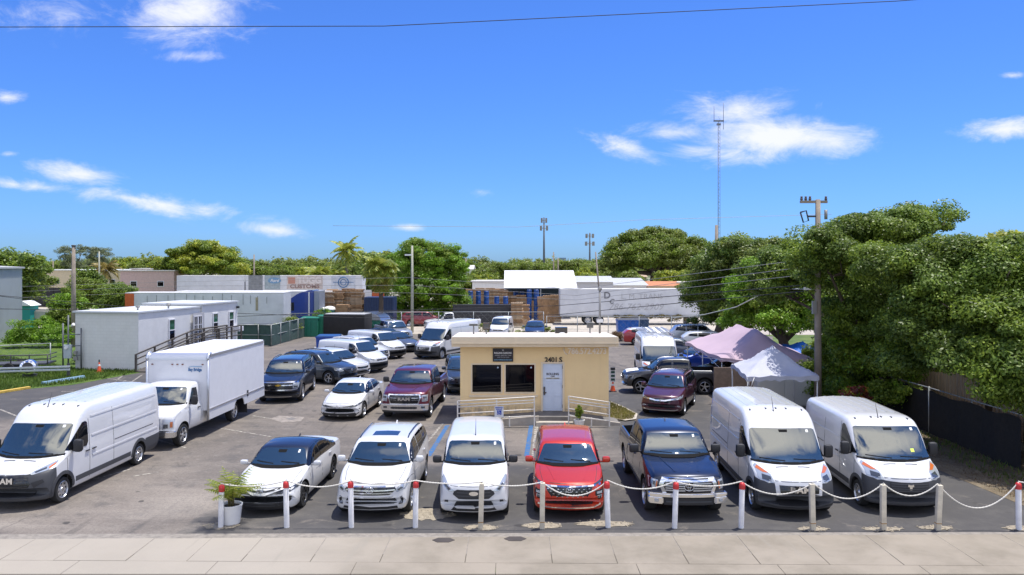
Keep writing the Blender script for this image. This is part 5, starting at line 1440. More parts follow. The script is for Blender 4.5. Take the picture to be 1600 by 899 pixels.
b = MB(); b.prism([(bx0-.012+.235-.235*math.cos(R(a)), bz1-.235+.25*math.sin(R(a))) for a in range(0, 91, 15)]+[(bx0+.235, bz1-.03), (bx0+.005, bz1-.235)], -bw+.05, bw-.05, plane='XZ'); b.build('nose_rail', ALU, box)
for y in (-.98, -.2, 0, .2, .98):
    b = MB(); b.box((bx0-.015, y, bz1-.40), (.03, .07, .04), bevel=.008); b.build('clearance_lamp', mat('dark_amber', (.2, .05, .01), .3), box)
me = text_mesh('Bay Bridge', .17, .008, .03, width=.52); me.transform(Matrix.Rotation(R(-90), 4, 'Z') @ FACE_S); o = link_mesh('lettering', me, box, [mat('logo_blue', (.05, .16, .34), .5)]); o.location = (bx0-.008, -.68, bz1-.60)
b = MB(); b.tube([(bx0-.01, -.45, bz1-.50), (bx0-.01, -.6, bz1-.47), (bx0-.01, -.95, bz1-.49)], .012, 5); b.build('logo_swash', mat('logo_light_blue', (.2, .4, .6), .5), box)
b = MB(); b.box((5.0, -.45, .60), (6.2, .14, .2)); b.box((5.0, .45, .60), (6.2, .14, .2)); b.box((5.3, 0, .45), (.2, 1.6, .2)); b.build('chassis_frame', BLACKP, c.root)
for s_ in (1, -1):
    b = MB(); b.box((6.35, s_*.85, .45), (.02, .5, .6)); b.build('mud_flap', BLACKP, c.root)
c.place(G(287.8, 696.6), -1, 87.0)

# ------------------------------------------------------------------ white annex on the left
AW = mat('white_painted_block', (.66, .66, .64), .85, var=.08, vscale=1.5, bump=.25, bscale=14)
n = NT('painted_blockwork')
br = n.t.nodes.new('ShaderNodeTexBrick'); br.inputs['Scale'].default_value = 1; br.inputs['Mortar Size'].default_value = .012; br.inputs['Brick Width'].default_value = .4; br.inputs['Row Height'].default_value = .2
mp = n.t.nodes.new('ShaderNodeMapping'); mp.inputs['Rotation'].default_value = (R(90), 0, 0); n.t.links.new(n.co, mp.inputs[0]); n.t.links.new(mp.outputs[0], br.inputs['Vector'])
br.inputs['Color1'].default_value = (.64, .64, .60, 1); br.inputs['Color2'].default_value = (.66, .66, .62, 1); br.inputs['Mortar'].default_value = (.60, .60, .56, 1)
BLK = n.done(n.mix(n.ramp(n.noise(.8, 7, .7), .4, .7, 0, .3), br.outputs['Color'], (.48, .48, .44)), .9)
th = math.atan2(10.8, 2.06)-R(90)
ann = empty('annex_building', (-23.04, 47.9, 0), th, 'white flat-roofed block annex with green paned windows left of the lot', 'building')
def bxx(name, c_, s_, m_, par, **k):
    b = MB(); b.box(c_, s_, **k); return b.build(name, m_, par)
bxx('wall', (-2.2, 3.3, 1.78), (4.4, 6.6, 3.56), BLK, ann)
bxx('wall', (-2.15, 8.9, 1.86), (4.6, 4.6, 3.72), AW, ann)
bxx('roof', (-2.2, 3.25, 3.60), (4.6, 6.8, .10), mat('annex_roof_edge', (.50, .52, .53), .7, var=.1), ann)
bxx('roof', (-2.15, 8.9, 3.78), (4.8, 4.8, .11), mat('annex_roof_edge', (.5,)*3), ann)
bxx('side_render', (.012, 3.3, 1.77), (.03, 6.58, 3.52), AW, ann)
GRN = mat('green_reflecting_pane', (.03, .11, .06), .05, spec=.8)
WFR = mat('white_window_frame', (.66, .66, .68), .5)
for (yc, w_, z0, z1, xs) in ((3.3, .62, 1.55, 2.95, .03), (8.2, .62, 1.75, 3.05, .15), (10.3, .62, 1.85, 3.05, .15)):
    b = MB()
    for (dy, dz_, sy, sz) in ((-w_/2, 0, .07, z1-z0+.07), (w_/2, 0, .07, z1-z0+.07), (0, (z1-z0)/2, w_-.07, .07), (0, -(z1-z0)/2, w_-.07, .07), (0, 0, w_-.07, .06)):
        b.box((xs+.03, yc+dy, (z0+z1)/2+dz_), (.08, sy, sz))
    f = b.build('window', WFR, ann)
    bxx('upper_pane', (xs+.015, yc, (z0+z1*3)/4), (.03, w_-.07, (z1-z0)/2-.06), GRN, f); bxx('lower_pane', (xs+.015, yc, (z0*3+z1)/4), (.03, w_-.07, (z1-z0)/2-.06), WGLASS, f)
bxx('door_recess', (.16, 6.15, 2.1), (.03, 1.35, 2.25), mat('recess_shade_grey', (.42, .42, .43), .8), ann)  # flat slab round the door, the recess's shade painted into its grey
b = MB()
for yy in (5.75, 6.25): 
    for (dy, dz_, sy, sz) in ((-.22, 0, .06, 2.0), (.22, 0, .06, 2.0), (0, 1.0, .5, .06), (0, -1.0, .5, .06), (0, -.4, .4, .03), (0, 0, .4, .03), (0, .4, .4, .03), (0, 0, .03, 2.0)): b.box((.21, yy+dy, 2.0+dz_), (.05, sy, sz))
f = b.build('door', WFR, ann); bxx('pane', (.19, 6.0, 2.0), (.02, .94, 1.95), WGLASS, f)
t = bxx('air_conditioner', (.45, 10.85, 1.75), (.5, .6, .36), WFR, ann, bevel=.02)
bxx('wall_light', (.25, 11.1, 3.35), (.2, .14, .16), BLACKP, ann)
for (x_, y_) in ((-1.2, 1.6), (-.4, 3.6), (-1.5, 5.2)):
    b = MB(); b.tube([(x_, y_, 3.6), (x_, y_, 3.85)], .05, 8); b.tube([(x_-.12, y_, 3.86), (x_+.12, y_, 3.86)], .06, 8); b.build('roof_vent', METG, ann)
# timber ramp
TIM = mat('weathered_dark_timber', (.075, .066, .058), .85, var=.25, vscale=4)
rp = empty('timber_ramp', (-23.04, 47.9, 0), th, 'weathered dark timber ramp with railings leading up along the annex wall', 'ramp')
def rampz(y): return min(1.02, max(.0, (y+.6)*.17))
for xx in (.30, 1.45):
    b = MB()
    for dz_ in (.42, .78, 1.08):
        b.tube([(xx, -.6, rampz(-.6)+dz_), (xx, 5.4, rampz(5.4)+dz_), (xx, 9.5, rampz(9)+dz_)], .05 if dz_ > 1 else .04, 4)
    b.build('handrail', TIM, rp)
    for yy in (-.6, 1.2, 3.0, 4.6, 6.6, 8.2, 9.5):
        bxx('post', (xx, yy, (rampz(yy)+1.1)/2), (.10, .10, rampz(yy)+1.1), TIM, rp)
b = MB(); b.prism([(-.6, 0), (5.4, .95), (9.6, .95), (9.6, 1.02), (5.4, 1.02), (-.6, .07)], .3, 1.45, plane='YZ'); b.build('deck', TIM, rp)
# meter rack beside the annex
t = empty('meter_rack', G(108, 578), 0, 'grey electric meter box on a steel post rack left of the annex', 'meter rack')
b = MB()
for xx, h in ((-.38, 2.9), (-.05, 3.4), (.75, 2.6)): b.tube([(xx, 0, 0), (xx, 0, h)], .05, 8)
for z in (2.2, 1.5, .9): b.tube([(-.38, 0, z), (.75, 0, z)], .025, 6)
b.build('frame', mat('galvanised_dark', (.13, .14, .15), .6, metal=.3), t)
b = MB(); b.box((.0, -.14, 1.15), (.46, .2, .85), bevel=.02); b.build('cabinet', mat('pale_grey_cabinet', (.42, .47, .48), .5), t)
b = MB(); b.lathe([(.10, -.1), (.10, .02), (.001, .04)], 14, 'Y', (-.02, -.24, 1.4)); b.build('meter', SIGNW, t)
b = MB(); b.box((.45, -.1, .72), (.24, .14, .24), bevel=.01); b.box((.45, -.1, 1.08), (.2, .14, .22), bevel=.01); b.build('disconnect_box', METG, t)
b = MB(); b.tube([(.1, 0, 2.7), (.35, -.1, 2.85)], [.03, .1], 8); b.build('lamp', SIGNW, t)

# chain-link fence at the lawn (posts, rails, woven wire)
def chainlink(name, pts, h, lab, step=2.6, wire=True, m=None, wstep=.35):
    o0 = Vector((*pts[0][:2], 0)); t = empty(name, o0, 0, lab, 'fence'); m = m or mat('galvanised', (.36, .38, .38), .5, metal=.4)
    rl = MB(); ps = []
    for a, c in zip(pts, pts[1:]):
        a, c = Vector((*a[:2], 0)), Vector((*c[:2], 0)); n_ = max(1, round((c-a).length/step))
        for k in range(n_+1):
            q = a.lerp(c, k/n_)
            if all((q-z).length > .1 for z in ps): ps.append(q)
        rl.tube([a-o0+Vector((0, 0, h-.03)), c-o0+Vector((0, 0, h-.03))], .025, 6)
        if wire:
            L_ = (c-a).length; k = 0; d = (c-a).normalized()
            u = -h
            while u < L_:
                for s_ in (1, -1):
                    u0, u1 = max(u, 0), min(u+h, L_)
                    if s_ == 1: z0, z1 = (u0-u), (u1-u)
                    else: z0, z1 = h-(u0-u), h-(u1-u)
                    if u1-u0 > .05: rl.tube([a-o0+d*u0+Vector((0, 0, z0)), a-o0+d*u1+Vector((0, 0, z1))], .004, 3, caps=False)
                u += wstep
    for q in ps:
        b = MB(); b.tube([q-o0, q-o0+Vector((0, 0, h))], .035, 8); b.build('post', m, t)
    rl.build('wire_mesh' if wire else 'rail', m, t)
    return t
chainlink('chain_link_fence', [(-45, 40.5), (-36.0, 46.5), (-29.8, 50.2)], 1.5, 'low chain-link fence crossing the lawn at the left edge', 3.0)
# steel frame trailer and guard rail with a round drum
t = empty('utility_trailer', G(22, 582), R(12), 'rusty dark frame trailer parked on the lawn behind the guard rail', 'trailer')
DS = mat('dark_painted_steel', (.06, .06, .062), .6, var=.2)
b = MB(); b.box((0, 0, .55), (4.2, 1.5, .08)); 
for zz in (.85, 1.1): b.tube([(-2.1, -.75, zz), (2.1, -.75, zz)], .035, 4); b.tube([(2.1, -.75, zz), (2.1, .75, zz)], .035, 4)
for xx in (-2.1, -1, .1, 1.1, 2.1): b.tube([(xx, -.75, .55), (xx, -.75, 1.15)], .035, 4)
b.build('frame', DS, t)
for yy in (-.8, .8):
    b = MB(); b.lathe([(.001, -.1), (.3, -.1), (.33, -.06), (.33, .06), (.3, .1), (.001, .1)], 20, 'Y', (0, yy, .33)); b.build('wheel', RUBBER, t)
t = empty('guard_rail', G(40, 592), R(14), 'low galvanised guard rail standing on the lawn', 'guard rail')
b = MB()
for zz in (.45, .62): b.box((0, 0, zz), (4.6, .06, .12), bevel=.02)
b.build('rail', ALU, t)
for xx in (-1.6, 2.2): bxx('post', (xx, .06, .4), (.16, .08, .82), DS, t)
t = empty('cable_drum', G(47, 590), R(14), 'bright round metal drum leaning on the guard rail', 'drum')
b = MB(); b.lathe([(.05, -.34), (.40, -.30), (.44, -.26), (.44, .10), (.40, .14), (.30, .10), (.001, .02)], 28, 'Y', (0, -.1, .62)); b.build('shell', CHROME, t, 40)
b = MB(); b.lathe([(.001, -.36), (.30, -.345), (.31, -.31)], 24, 'Y', (0, -.1, .62)); b.build('hub', DS, t)
bxx('stand', (0, .0, .1), (.7, .3, .2), DS, t)
# far left corrugated shed
n = NT('corrugated_steel')
wv = n.t.nodes.new('ShaderNodeTexWave'); wv.inputs['Scale'].default_value = 1.1; wv.bands_direction = 'X'; n.t.links.new(n.co, wv.inputs['Vector'])
n.bump(wv.outputs['Fac'], .8, .06)
CORR = n.done(n.mix(n.ramp(n.noise(.6, 6), .4, .7, 0, .35), (.46, .49, .50), (.34, .35, .35)), .55, .5)
t = empty('metal_shed', (-47.8, 55.9, 0), R(18.5), 'tall grey corrugated metal shed at the left edge', 'building')
b = MB(); b.box((0, 7, 3.1), (15, 14, 6.2))
for k in range(47): b.box((7.51, .2+.3*k, 3.1), (.05, .06, 6.18))
b.build('wall', CORR, t)
b = MB(); b.prism([(-7.7, 6.22), (7.7, 6.22), (7.7, 6.36), (0, 6.75), (-7.7, 6.36)], -.3, 14.3, plane='XZ'); b.build('roof', mat('shed_roof', (.42, .42, .40), .6), t)

# ------------------------------------------------------------------ right side: screened fence and beige wall
SCR = mat('black_screen_mesh', (.021, .019, .016), .9, var=.3, vscale=6, bump=.5, bscale=9)
fx = empty('screened_fence', (16.1, 24.6, 0), 0, 'black screened chain-link fence along the right side of the lot', 'fence')
b = MB(); N_ = 60
for k in range(N_):
    def P_(k, z):
        y = 15.5*k/N_; return (.05*math.sin(k*.9)+.03*math.sin(k*2.3)+.25*math.exp(-((k-6)/5)**2)*z*.25+.012*y, y, z*(1.62+.05*math.sin(k*.7)))
    for j in range(4): b.quad([P_(k, j/4), P_(k+1, j/4), P_(k+1, (j+1)/4), P_(k, (j+1)/4)])
bmesh.ops.remove_doubles(b.bm, verts=b.bm.verts[:], dist=.004)
b.build('screen', SCR, fx, 60)
GALV = mat('galvanised', (.36,)*3)
for yy in (-2.6, -.25, 2.8, 5.6, 8.4, 11.2, 14):
    b = MB(); b.tube([(.10, yy, 0), (.10, yy, 1.80 if yy > 0 else 1.95)], .035, 8); b.build('post', GALV, fx)
b = MB(); b.tube([(.1, -2.6, 1.75), (.1, 15, 1.75)], .022, 6)
for k in range(8): b.tube([(.1, -2.6+.33*k, 0), (.1, -2.6+.33*k+.0, 1.72)], .004, 3)
b.build('rail', GALV, fx)
n = NT('beige_corrugated')
wv = n.t.nodes.new('ShaderNodeTexWave'); wv.inputs['Scale'].default_value = 1.3; wv.bands_direction = 'Y'; n.t.links.new(n.co, wv.inputs['Vector']); n.bump(wv.outputs['Fac'], .9, .06)
BEIG = n.done(n.mix(n.ramp(n.noise(1.2, 6), .4, .7, 0, .4), (.62, .48, .33), (.45, .34, .23)), .7)
t = empty('neighbour_shed', (17.9, 18, 0), 0, 'beige ribbed metal shed wall behind the screened fence', 'building')
b = MB(); b.box((3.5, 10, 1.6), (7, 20, 3.2))
for k in range(80): b.box((-.02, .12+.25*k, 1.6), (.05, .05, 3.18))
b.build('wall', BEIG, t); bxx('roof', (3.5, 10, 3.3), (7.4, 20.4, .12), mat('beige_roof', (.35, .31, .26), .7), t)
bxx('plinth', (-.06, 10, .15), (.10, 20, .3), CONCL, t)

# ------------------------------------------------------------------ canopies
def canopy(name, lab, corners, ridge, m_, leg_m, drop=.22, seed=1, legs=True, ex=()):
    """corners in order around; ridge = two points (equal for a pyramid)"""
    rr = random.Random(seed); cs = [Vector(c_) for c_ in corners]; r0_, r1_ = [Vector(r) for r in ridge]
    ctr = sum(cs, Vector())/4; ctr.z = 0
    t = empty(name, ctr, 0, lab, 'canopy')
    N = 18; b = MB(); grid = {}
    def surf(u, v):
        p_ = (cs[0]*(1-u)+cs[1]*u)*(1-v)+(cs[3]*(1-u)+cs[2]*u)*v
        # distance to the ridge line in uv
        h = min(1-abs(2*u-1), 1)
        rl = r0_.lerp(r1_, v)
        q = min(min(v, 1-v)*2/(.9 if (r1_-r0_).length > .5 else 1.0), 1)
        hh = min(1-abs(2*u-1), q if (r1_-r0_).length < .5 else min(1, q*2.4))
        z = p_.z+(rl.z-p_.z)*hh
        z -= .14*math.sin(math.pi*hh)*(1 if hh < 1 else 0)*.95
        z += .035*math.sin(9*u+5*v+seed)+.028*math.sin(17*v-7*u)+.02*math.sin(23*u+11*v)+rr.uniform(-.010, .010)
        pt = p_.lerp(Vector((rl.x, rl.y, 0)), hh*.0); pt.z = z
        return pt-ctr
    for i in range(N+1):
        for j in range(N+1): grid[i, j] = b.bm.verts.new(surf(i/N, j/N))
    for i in range(N):
        for j in range(N): b.bm.faces.new((grid[i, j], grid[i+1, j], grid[i+1, j+1], grid[i, j+1]))
    ed = [grid[i, 0] for i in range(N+1)]+[grid[N, j] for j in range(1, N+1)]+[grid[i, N] for i in range(N-1, -1, -1)]+[grid[0, j] for j in range(N-1, 0, -1)]
    lowv = [b.bm.verts.new(v.co+Vector((rr.uniform(-.03, .03), rr.uniform(-.03, .03), -drop*rr.uniform(.7, 1.15)))) for v in ed]
    for k in range(len(ed)): b.bm.faces.new((ed[k], ed[(k+1) % len(ed)], lowv[(k+1) % len(ed)], lowv[k]))
    b.build('canopy_fabric', m_, t, 50)
    if legs:
        tr_ = name == 'pink_canopy'
        for c_ in list(cs)+[Vector(e) for e in ex]:
            q = c_.lerp(Vector((ctr.x, ctr.y, c_.z)), .04)-ctr
            b = MB(); b.tube([(q.x, q.y, 0), (q.x, q.y, c_.z-.02)], .028, 4); b.build('leg', leg_m, t)
        b = MB()
        for a, c_ in (zip(cs, cs[1:]+cs[:1]) if tr_ else [(cs[0], cs[0]+Vector((.3, 0, 0)))]):
            a, c_ = a-ctr, c_-ctr; mid_ = (a+c_)/2
            b.tube([(a.x, a.y, a.z-.05), (mid_.x, mid_.y, a.z-.45), (c_.x, c_.y, c_.z-.05)], .015, 4); b.tube([(a.x, a.y, a.z-.5), (mid_.x, mid_.y, a.z-.08), (c_.x, c_.y, c_.z-.5)], .015, 4)
        b.build('truss', leg_m, t)
    return t
def fabric(name, col):
    m_ = mat(name, col, .85, var=.07, vscale=1.2)
    if 'Subsurface Weight' in m_.node_tree.nodes['Principled BSDF'].inputs: pass
    return m_
WSTEEL = mat('white_tent_frame', (.68, .68, .68), .4)
canopy('pink_canopy', 'large faded pink canopy tent with a wrinkled long roof beside the trees', [(10.2, 38.0, 1.95), (14.6, 37.2, 2.0), (15.2, 45.2, 2.0), (10.25, 46.0, 2.0)], [(12.3, 39.2, 3.15), (12.2, 44.6, 3.22)], fabric('faded_pink_fabric', (.44, .33, .385)), WSTEEL, .2, 2, ex=[(10.2, 42, 2.0)])
canopy('white_canopy', 'small white peaked canopy tent in front of the pink canopy', [(9.36, 31.0, 2.08), (12.25, 31.0, 2.08), (12.6, 34.6, 2.1), (9.85, 35.0, 2.1)], [(11.02, 32.9, 3.2), (11.02, 32.9, 3.2)], fabric('white_tent_fabric', (.43, .44, .50)), WSTEEL, .20, 5)
canopy('blue_tarp', 'bright blue tarp stretched low under the trees behind the pink canopy', [(15.6, 43.6, 1.7), (17.6, 43.4, 1.5), (18.0, 46.0, 1.7), (15.9, 46.4, 1.8)], [(16.8, 44.8, 2.2), (16.8, 44.8, 2.2)], mat('blue_tarp_sheet', (.02, .13, .50), .45, var=.15), WSTEEL, .3, 9)
bxx('board_screen', (10.45, 36.6, .85), (1.9, .08, 1.7), mat('brown_boards', (.24, .17, .12), .8, var=.25, vscale=5), None); tag(bpy.data.objects['board_screen'], 'brown board screen standing under the pink canopy edge', 'screen')
t = empty('storage_cabinet', (12.6, 36.3, 0), 0, 'pale grey storage cabinet under the white canopy', 'cabinet')
bxx('carcass', (0, 0, .8), (2.5, .7, 1.6), mat('pale_cabinet', (.62, .63, .61), .6, var=.1), t, bevel=.02)
for sx in (-.62, .62): bxx('cabinet_door', (sx, -.36, .8), (1.18, .03, 1.45), mat('pale_cabinet_door', (.68, .68, .65), .6), t)

# ------------------------------------------------------------------ green screened fence, bins, covered trailer on the left back
GSC = mat('green_fence_screen', (.045, .085, .075), .85, var=.25, vscale=2, bump=.4, bscale=6)
pts = [G(352, 541), G(404, 541), G(424, 541.5), G(478, 526)]
ff = empty('green_screened_fence', pts[0], 0, 'green screened chain-link fence with grey posts beyond the box truck', 'fence')
b = MB()
for a, c_ in zip(pts, pts[1:]):
    a, c_ = a-pts[0], c_-pts[0]; n_ = 8
    for k in range(n_):
        p_, q = a.lerp(c_, k/n_), a.lerp(c_, (k+1)/n_); w1, w2 = .04*math.sin(k*2.1), .04*math.sin((k+1)*2.1)
        b.quad([p_+Vector((w1, 0, .05)), q+Vector((w2, 0, .05)), q+Vector((w2, .03, 1.68)), p_+Vector((w1, .03, 1.68))])
b.build('screen', GSC, ff)
for a, c_ in zip(pts, pts[1:]):
    n_ = max(1, round((c_-a).length/2.4))
    for k in range(n_+1):
        q = a.lerp(c_, k/n_)-pts[0]; b = MB(); b.tube([q+Vector((0, -.06, 0)), q+Vector((0, -.06, 1.75))], .04, 8); b.build('post', GALV, ff)
b = MB()
for a, c_ in zip(pts, pts[1:]): b.tube([a-pts[0]+Vector((0, -.05, 1.72)), c_-pts[0]+Vector((0, -.05, 1.72))], .03, 6); b.tube([a-pts[0]+Vector((0, -.05, .9)), c_-pts[0]+Vector((0, -.05, .9))], .02, 6)
b.build('rail', GALV, ff)
GBIN = mat('green_bin_steel', (.012, .16, .10), .5, var=.2)
def bin_(name, loc, size, m_, lab, cat, lidm=None, rz=0, group=None):
    t = empty(name, loc, rz, lab, cat, group)
    b = MB(); w_, d_, h_ = size; b.prism([(-w_/2*.94, 0), (w_/2*.94, 0), (w_/2, h_), (-w_/2, h_)], -d_/2, d_/2, plane='XZ')
    for k in range(4): b.box((-w_/2+w_*(k+.5)/4, -d_/2-.02, h_*.5), (.06, .05, h_*.9))
    b.box((0, 0, h_+.01), (w_+.08, d_+.08, .08)); b.build('container', m_, t)
    b = MB(); b.box((0, .0, h_+.09), (w_+.02, d_, .06), rx=R(4), bevel=.02); b.build('lid', lidm or BLACKP, t)
    for sx in (-w_*.4, w_*.4):
        b = MB(); b.lathe([(.09, -.03), (.09, .03)], 12, 'X', (sx, -d_/2+.1, .07)); b.build('caster', RUBBER, t)
    return t
bin_('dumpster', G(486, 525.5), (1.6, 1.3, 1.65), GBIN, 'dark green dumpster nearest the green screened fence', 'dumpster', GBIN, group='bins at the back of the lot')
bin_('dumpster', G(501, 525)+Vector((.45, .3, 0)), (1.5, 1.3, 1.75), mat('bright_green_bin', (.015, .24, .13), .5, var=.15), 'bright green dumpster beside the black covered trailer', 'dumpster', GBIN, group='bins at the back of the lot')
bin_('dumpster', G(514, 548), (1.7, 1.2, 1.05), mat('blue_bin_steel', (.01, .06, .32), .45, var=.15), 'blue open bin behind the white compact vans', 'dumpster', NAVY, group='bins at the back of the lot')
bin_('dumpster', G(980, 521), (2.0, 1.4, 1.25), mat('blue_bin_plastic', (.01, .10, .42), .45, var=.12), 'blue dumpster with grey lid near the red hatchback', 'dumpster', GREYP, group='bins at the back of the lot')
bin_('dumpster', G(1000, 519), (1.5, 1.4, 1.2), mat('slate_bin', (.03, .07, .15), .5, var=.12), 'dark slate dumpster right of the blue one near the red hatchback', 'dumpster', GREYP, group='bins at the back of the lot')
t = empty('covered_trailer', G(540, 527)+Vector((0, 1.0, 0)), R(-8), 'black mesh covered box trailer at the back of the lot', 'trailer')
BKM = mat('black_cover_mesh', (.018, .017, .017), .85, var=.2, vscale=3, bump=.5, bscale=5)
b = MB(); b.box((0, 0, 1.12), (3.9, 2.2, 1.85), bevel=.06); b.build('cover', BKM, t, 40)
bxx('grey_top', (0, 0, 2.07), (3.7, 2.0, .05), mat('grey_top_sheet', (.4, .4, .4), .7), t)
for sx in (-.9, .9):
    b = MB(); b.lathe([(.001, -.1), (.3, -.1), (.3, .1), (.001, .1)], 16, 'Y', (sx, -.9, .3)); b.build('wheel', RUBBER, t)
t = empty('arched_trailer', G(577, 521)+Vector((0, 1.2, 0)), R(-20), 'green trailer with a silver arched cover behind the black covered trailer', 'trailer')
bxx('tub', (0, 0, .75), (3.0, 1.8, 1.0), GBIN, t)
b = MB(); b.prism([(-1.55, 1.25)]+[(1.55*math.cos(R(a)), 1.25+.75*math.sin(R(a))) for a in range(180, -1, -15)], -.95, .95, plane='XZ'); b.build('arched_cover', ALU, t, 40)
for sx in (-.8, .8):
    b = MB(); b.lathe([(.001, -.1), (.3, -.1), (.3, .1), (.001, .1)], 16, 'Y', (sx, -.85, .3)); b.build('wheel', RUBBER, t)

# far chain-link fences closing the lot
chainlink('chain_link_fence', [(-20.5, 71.5), (-14, 73.5), (-7, 74.2), (3, 74.0)], 2.1, 'tall chain-link fence behind the rows of cars, middle of the back boundary', 3.0, True, wstep=.6)
chainlink('chain_link_fence', [(3.3, 73.9), (12, 73.4), (24, 72.5)], 1.7, 'chain-link fence before the white trailer with faded lettering', 3.0, True, wstep=.6)

# ------------------------------------------------------------------ trailers and yard
TRW = mat('trailer_white', (.60, .61, .63), .45, var=.14, vscale=.8)
TRR = mat('trailer_roof', (.66, .65, .62), .6, var=.1)
def trailer(lab, loc, L_, z0, z1, rz=0, m_=TRW, group='trailers in the storage yards', wheels=True, ribs=True, W_=2.6, endm=None, axle_x=None):
    t = empty('semi_trailer', loc, rz, lab, 'trailer', group)
    b = MB(); b.box((0, 0, (z0+z1)/2), (L_, W_, z1-z0)); 
    if ribs:
        k = -L_/2+.6
        while k < L_/2: b.box((k, -W_/2-.004, (z0+z1)/2), (.04, .012, z1-z0-.2)); k += .61*2
    body = b.build('box_body', m_, t)
    b = MB(); b.box((0, 0, z1+.03), (L_+.02, W_+.04, .07)); b.build('roof', TRR, t)
    b = MB(); b.box((0, -W_/2-.02, z0+.06), (L_+.01, .05, .14)); b.build('side_rail', mat('trailer_side_rail', (.42, .42, .42), .5, var=.2), t)
    b = MB(); b.box((-L_/2-.015, 0, (z0+z1)/2), (.04, W_, z1-z0-.06)); b.build('rear_door', endm or m_, t)
    b = MB(); b.box((0, 0, z0-.12), (L_*.95, 1.0, .22)); b.build('chassis', DS, t)
    if wheels:
        me_, me2_ = wheel_mesh(.5, .28, 'steel')
        ax = axle_x if axle_x is not None else -L_/2+2.6
        for k in (0, 1.25):
            for s_ in (-1, 1):
                w_ = bpy.data.objects.new('wheel', me_); COL.objects.link(w_); w_.parent = t; w_.location = (ax+k, s_*(W_/2-.2), .5); w_.rotation_euler = (0, 0, math.pi if s_ < 0 else 0)
                r_ = bpy.data.objects.new('rim', me2_); COL.objects.link(r_); r_.parent = w_
        bxx('landing_gear', (L_/2-2.6, 0, z0/2-.05), (.2, 1.9, z0-.2), DS, t)
    return t, body
t, body = trailer('white trailer with faded lettering parked behind the back fence on the right', (13.6, 86.3, 0), 16.6, .98, 3.86, axle_x=-5.3)
FAD = mat('faded_grey_lettering', (.43, .43, .44), .8); DKL = mat('dark_scrawl', (.16, .16, .17), .8)
lettering('786-762-2909', 1.0, FAD, body, (-.1, -1.325, 1.95), depth=.01, bold=.0, width=6.0, shear=.3)
lettering('L. M. TRANS', .8, FAD, body, (.6, -1.325, 3.1), depth=.01, width=4.5)
lettering('D', 1.0, DKL, body, (-3.2, -1.325, 3.2), depth=.01, bold=.02); lettering('C', .7, DKL, body, (-2.75, -1.325, 2.55), depth=.01, bold=.02, shear=.3)
t, body = trailer('long dirty white trailer with an orange end behind the white annex', D(325, 455, 71)*Vector((1, 1, 0)) if False else (-27.9, 71.8, 0), 14.2, 1.1, 3.98, R(1.5), axle_x=-4.0, endm=mat('orange_panel', (.55, .12, .03), .7, var=.2))
bxx('orange_panel', (-6.72, -1.325, 2.55), (.8, .03, 2.8), MATS['orange_panel'], t)
STN = mat('rain_streaks', (.30, .31, .30), .8, var=.4, vscale=3)
for k in range(14): bxx('stain', (-5+k*.83+rnd.uniform(-.2, .2), -1.32, 3.6-rnd.uniform(.1, .3)), (.05, .008, .5+rnd.uniform(0, .5)), STN, body)
bxx('stain', (4.7, -1.322, 3.0), (.22, .008, 1.2), mat('brown_stain', (.34, .30, .20), .8, var=.3), body)
trailer('long white trailer seen as a roof strip between the mural trailer and the pallet stacks', (-26.0, 83.2, 0), 19.0, 1.2, 3.72, 0)
t, body = trailer('far white trailer left of the painted advertising trailer', (-42.9, 112, 0), 9.6, 1.4, 5.0, 0, wheels=False)
t, body = trailer('far trailer painted with advertising panels and a blue round emblem', (-29.6, 112, 0), 16.6, 1.4, 5.0, 0, wheels=False)
TAG_ = [('dark_panel', (-6.9, 4.0), (2.0, 2.2), (.22, .23, .24)), ('teal_panel', (-4.5, 4.1), (2.2, 2.0), (.32, .38, .40)), ('beige_panel', (.1, 4.1), (5.1, 1.9), (.56, .49, .45)), ('blue_panel', (5.6, 4.0), (3.4, 2.1), (.48, .51, .56))]
for nm, (x_, z_), (w_, h_), c_ in TAG_: bxx(nm, (x_, -1.325, z_), (w_, .03, h_), mat(nm, c_, .7, var=.3, vscale=2), body)
b = MB(); b.prism([(-4.2+.95*math.cos(R(a)), 4.35+.42*math.sin(R(a))) for a in range(0, 360, 18)], -1.37, -1.34, plane='XZ'); ov = b.build('blue_oval', mat('oval_blue', (.14, .27, .42), .5), body)
lettering('Ford', .62, SIGNW, body, (-4.2, -1.38, 4.33), depth=.01, bold=.01, shear=.3)
lettering('TUGG', 1.15, mat('faded_cream', (.62, .57, .54), .8), body, (.75, -1.36, 4.35), depth=.02, bold=.05, width=3.4); lettering('CUSTOMS', .75, mat('brown_lettering', (.26, .17, .15), .7), body, (.1, -1.36, 3.5), depth=.02, bold=.04, width=4.2)
bxx('orange_block', (-1.75, -1.345, 4.35), (1.0, .02, .9), mat('rust_orange', (.45, .22, .16), .7), body)
b = MB(); b.tube([(5.6+.72*math.cos(R(a)), -1.36, 4.1+.72*math.sin(R(a))) for a in range(0, 361, 20)], .07, 6); b.tube([(5.6+.4*math.cos(R(a)), -1.36, 4.1+.4*math.sin(R(a))) for a in range(0, 361, 24)], .05, 6); b.box((5.6, -1.36, 4.1), (2.9, .02, .08)); b.build('round_emblem', mat('emblem_blue', (.05, .14, .30), .6), body)
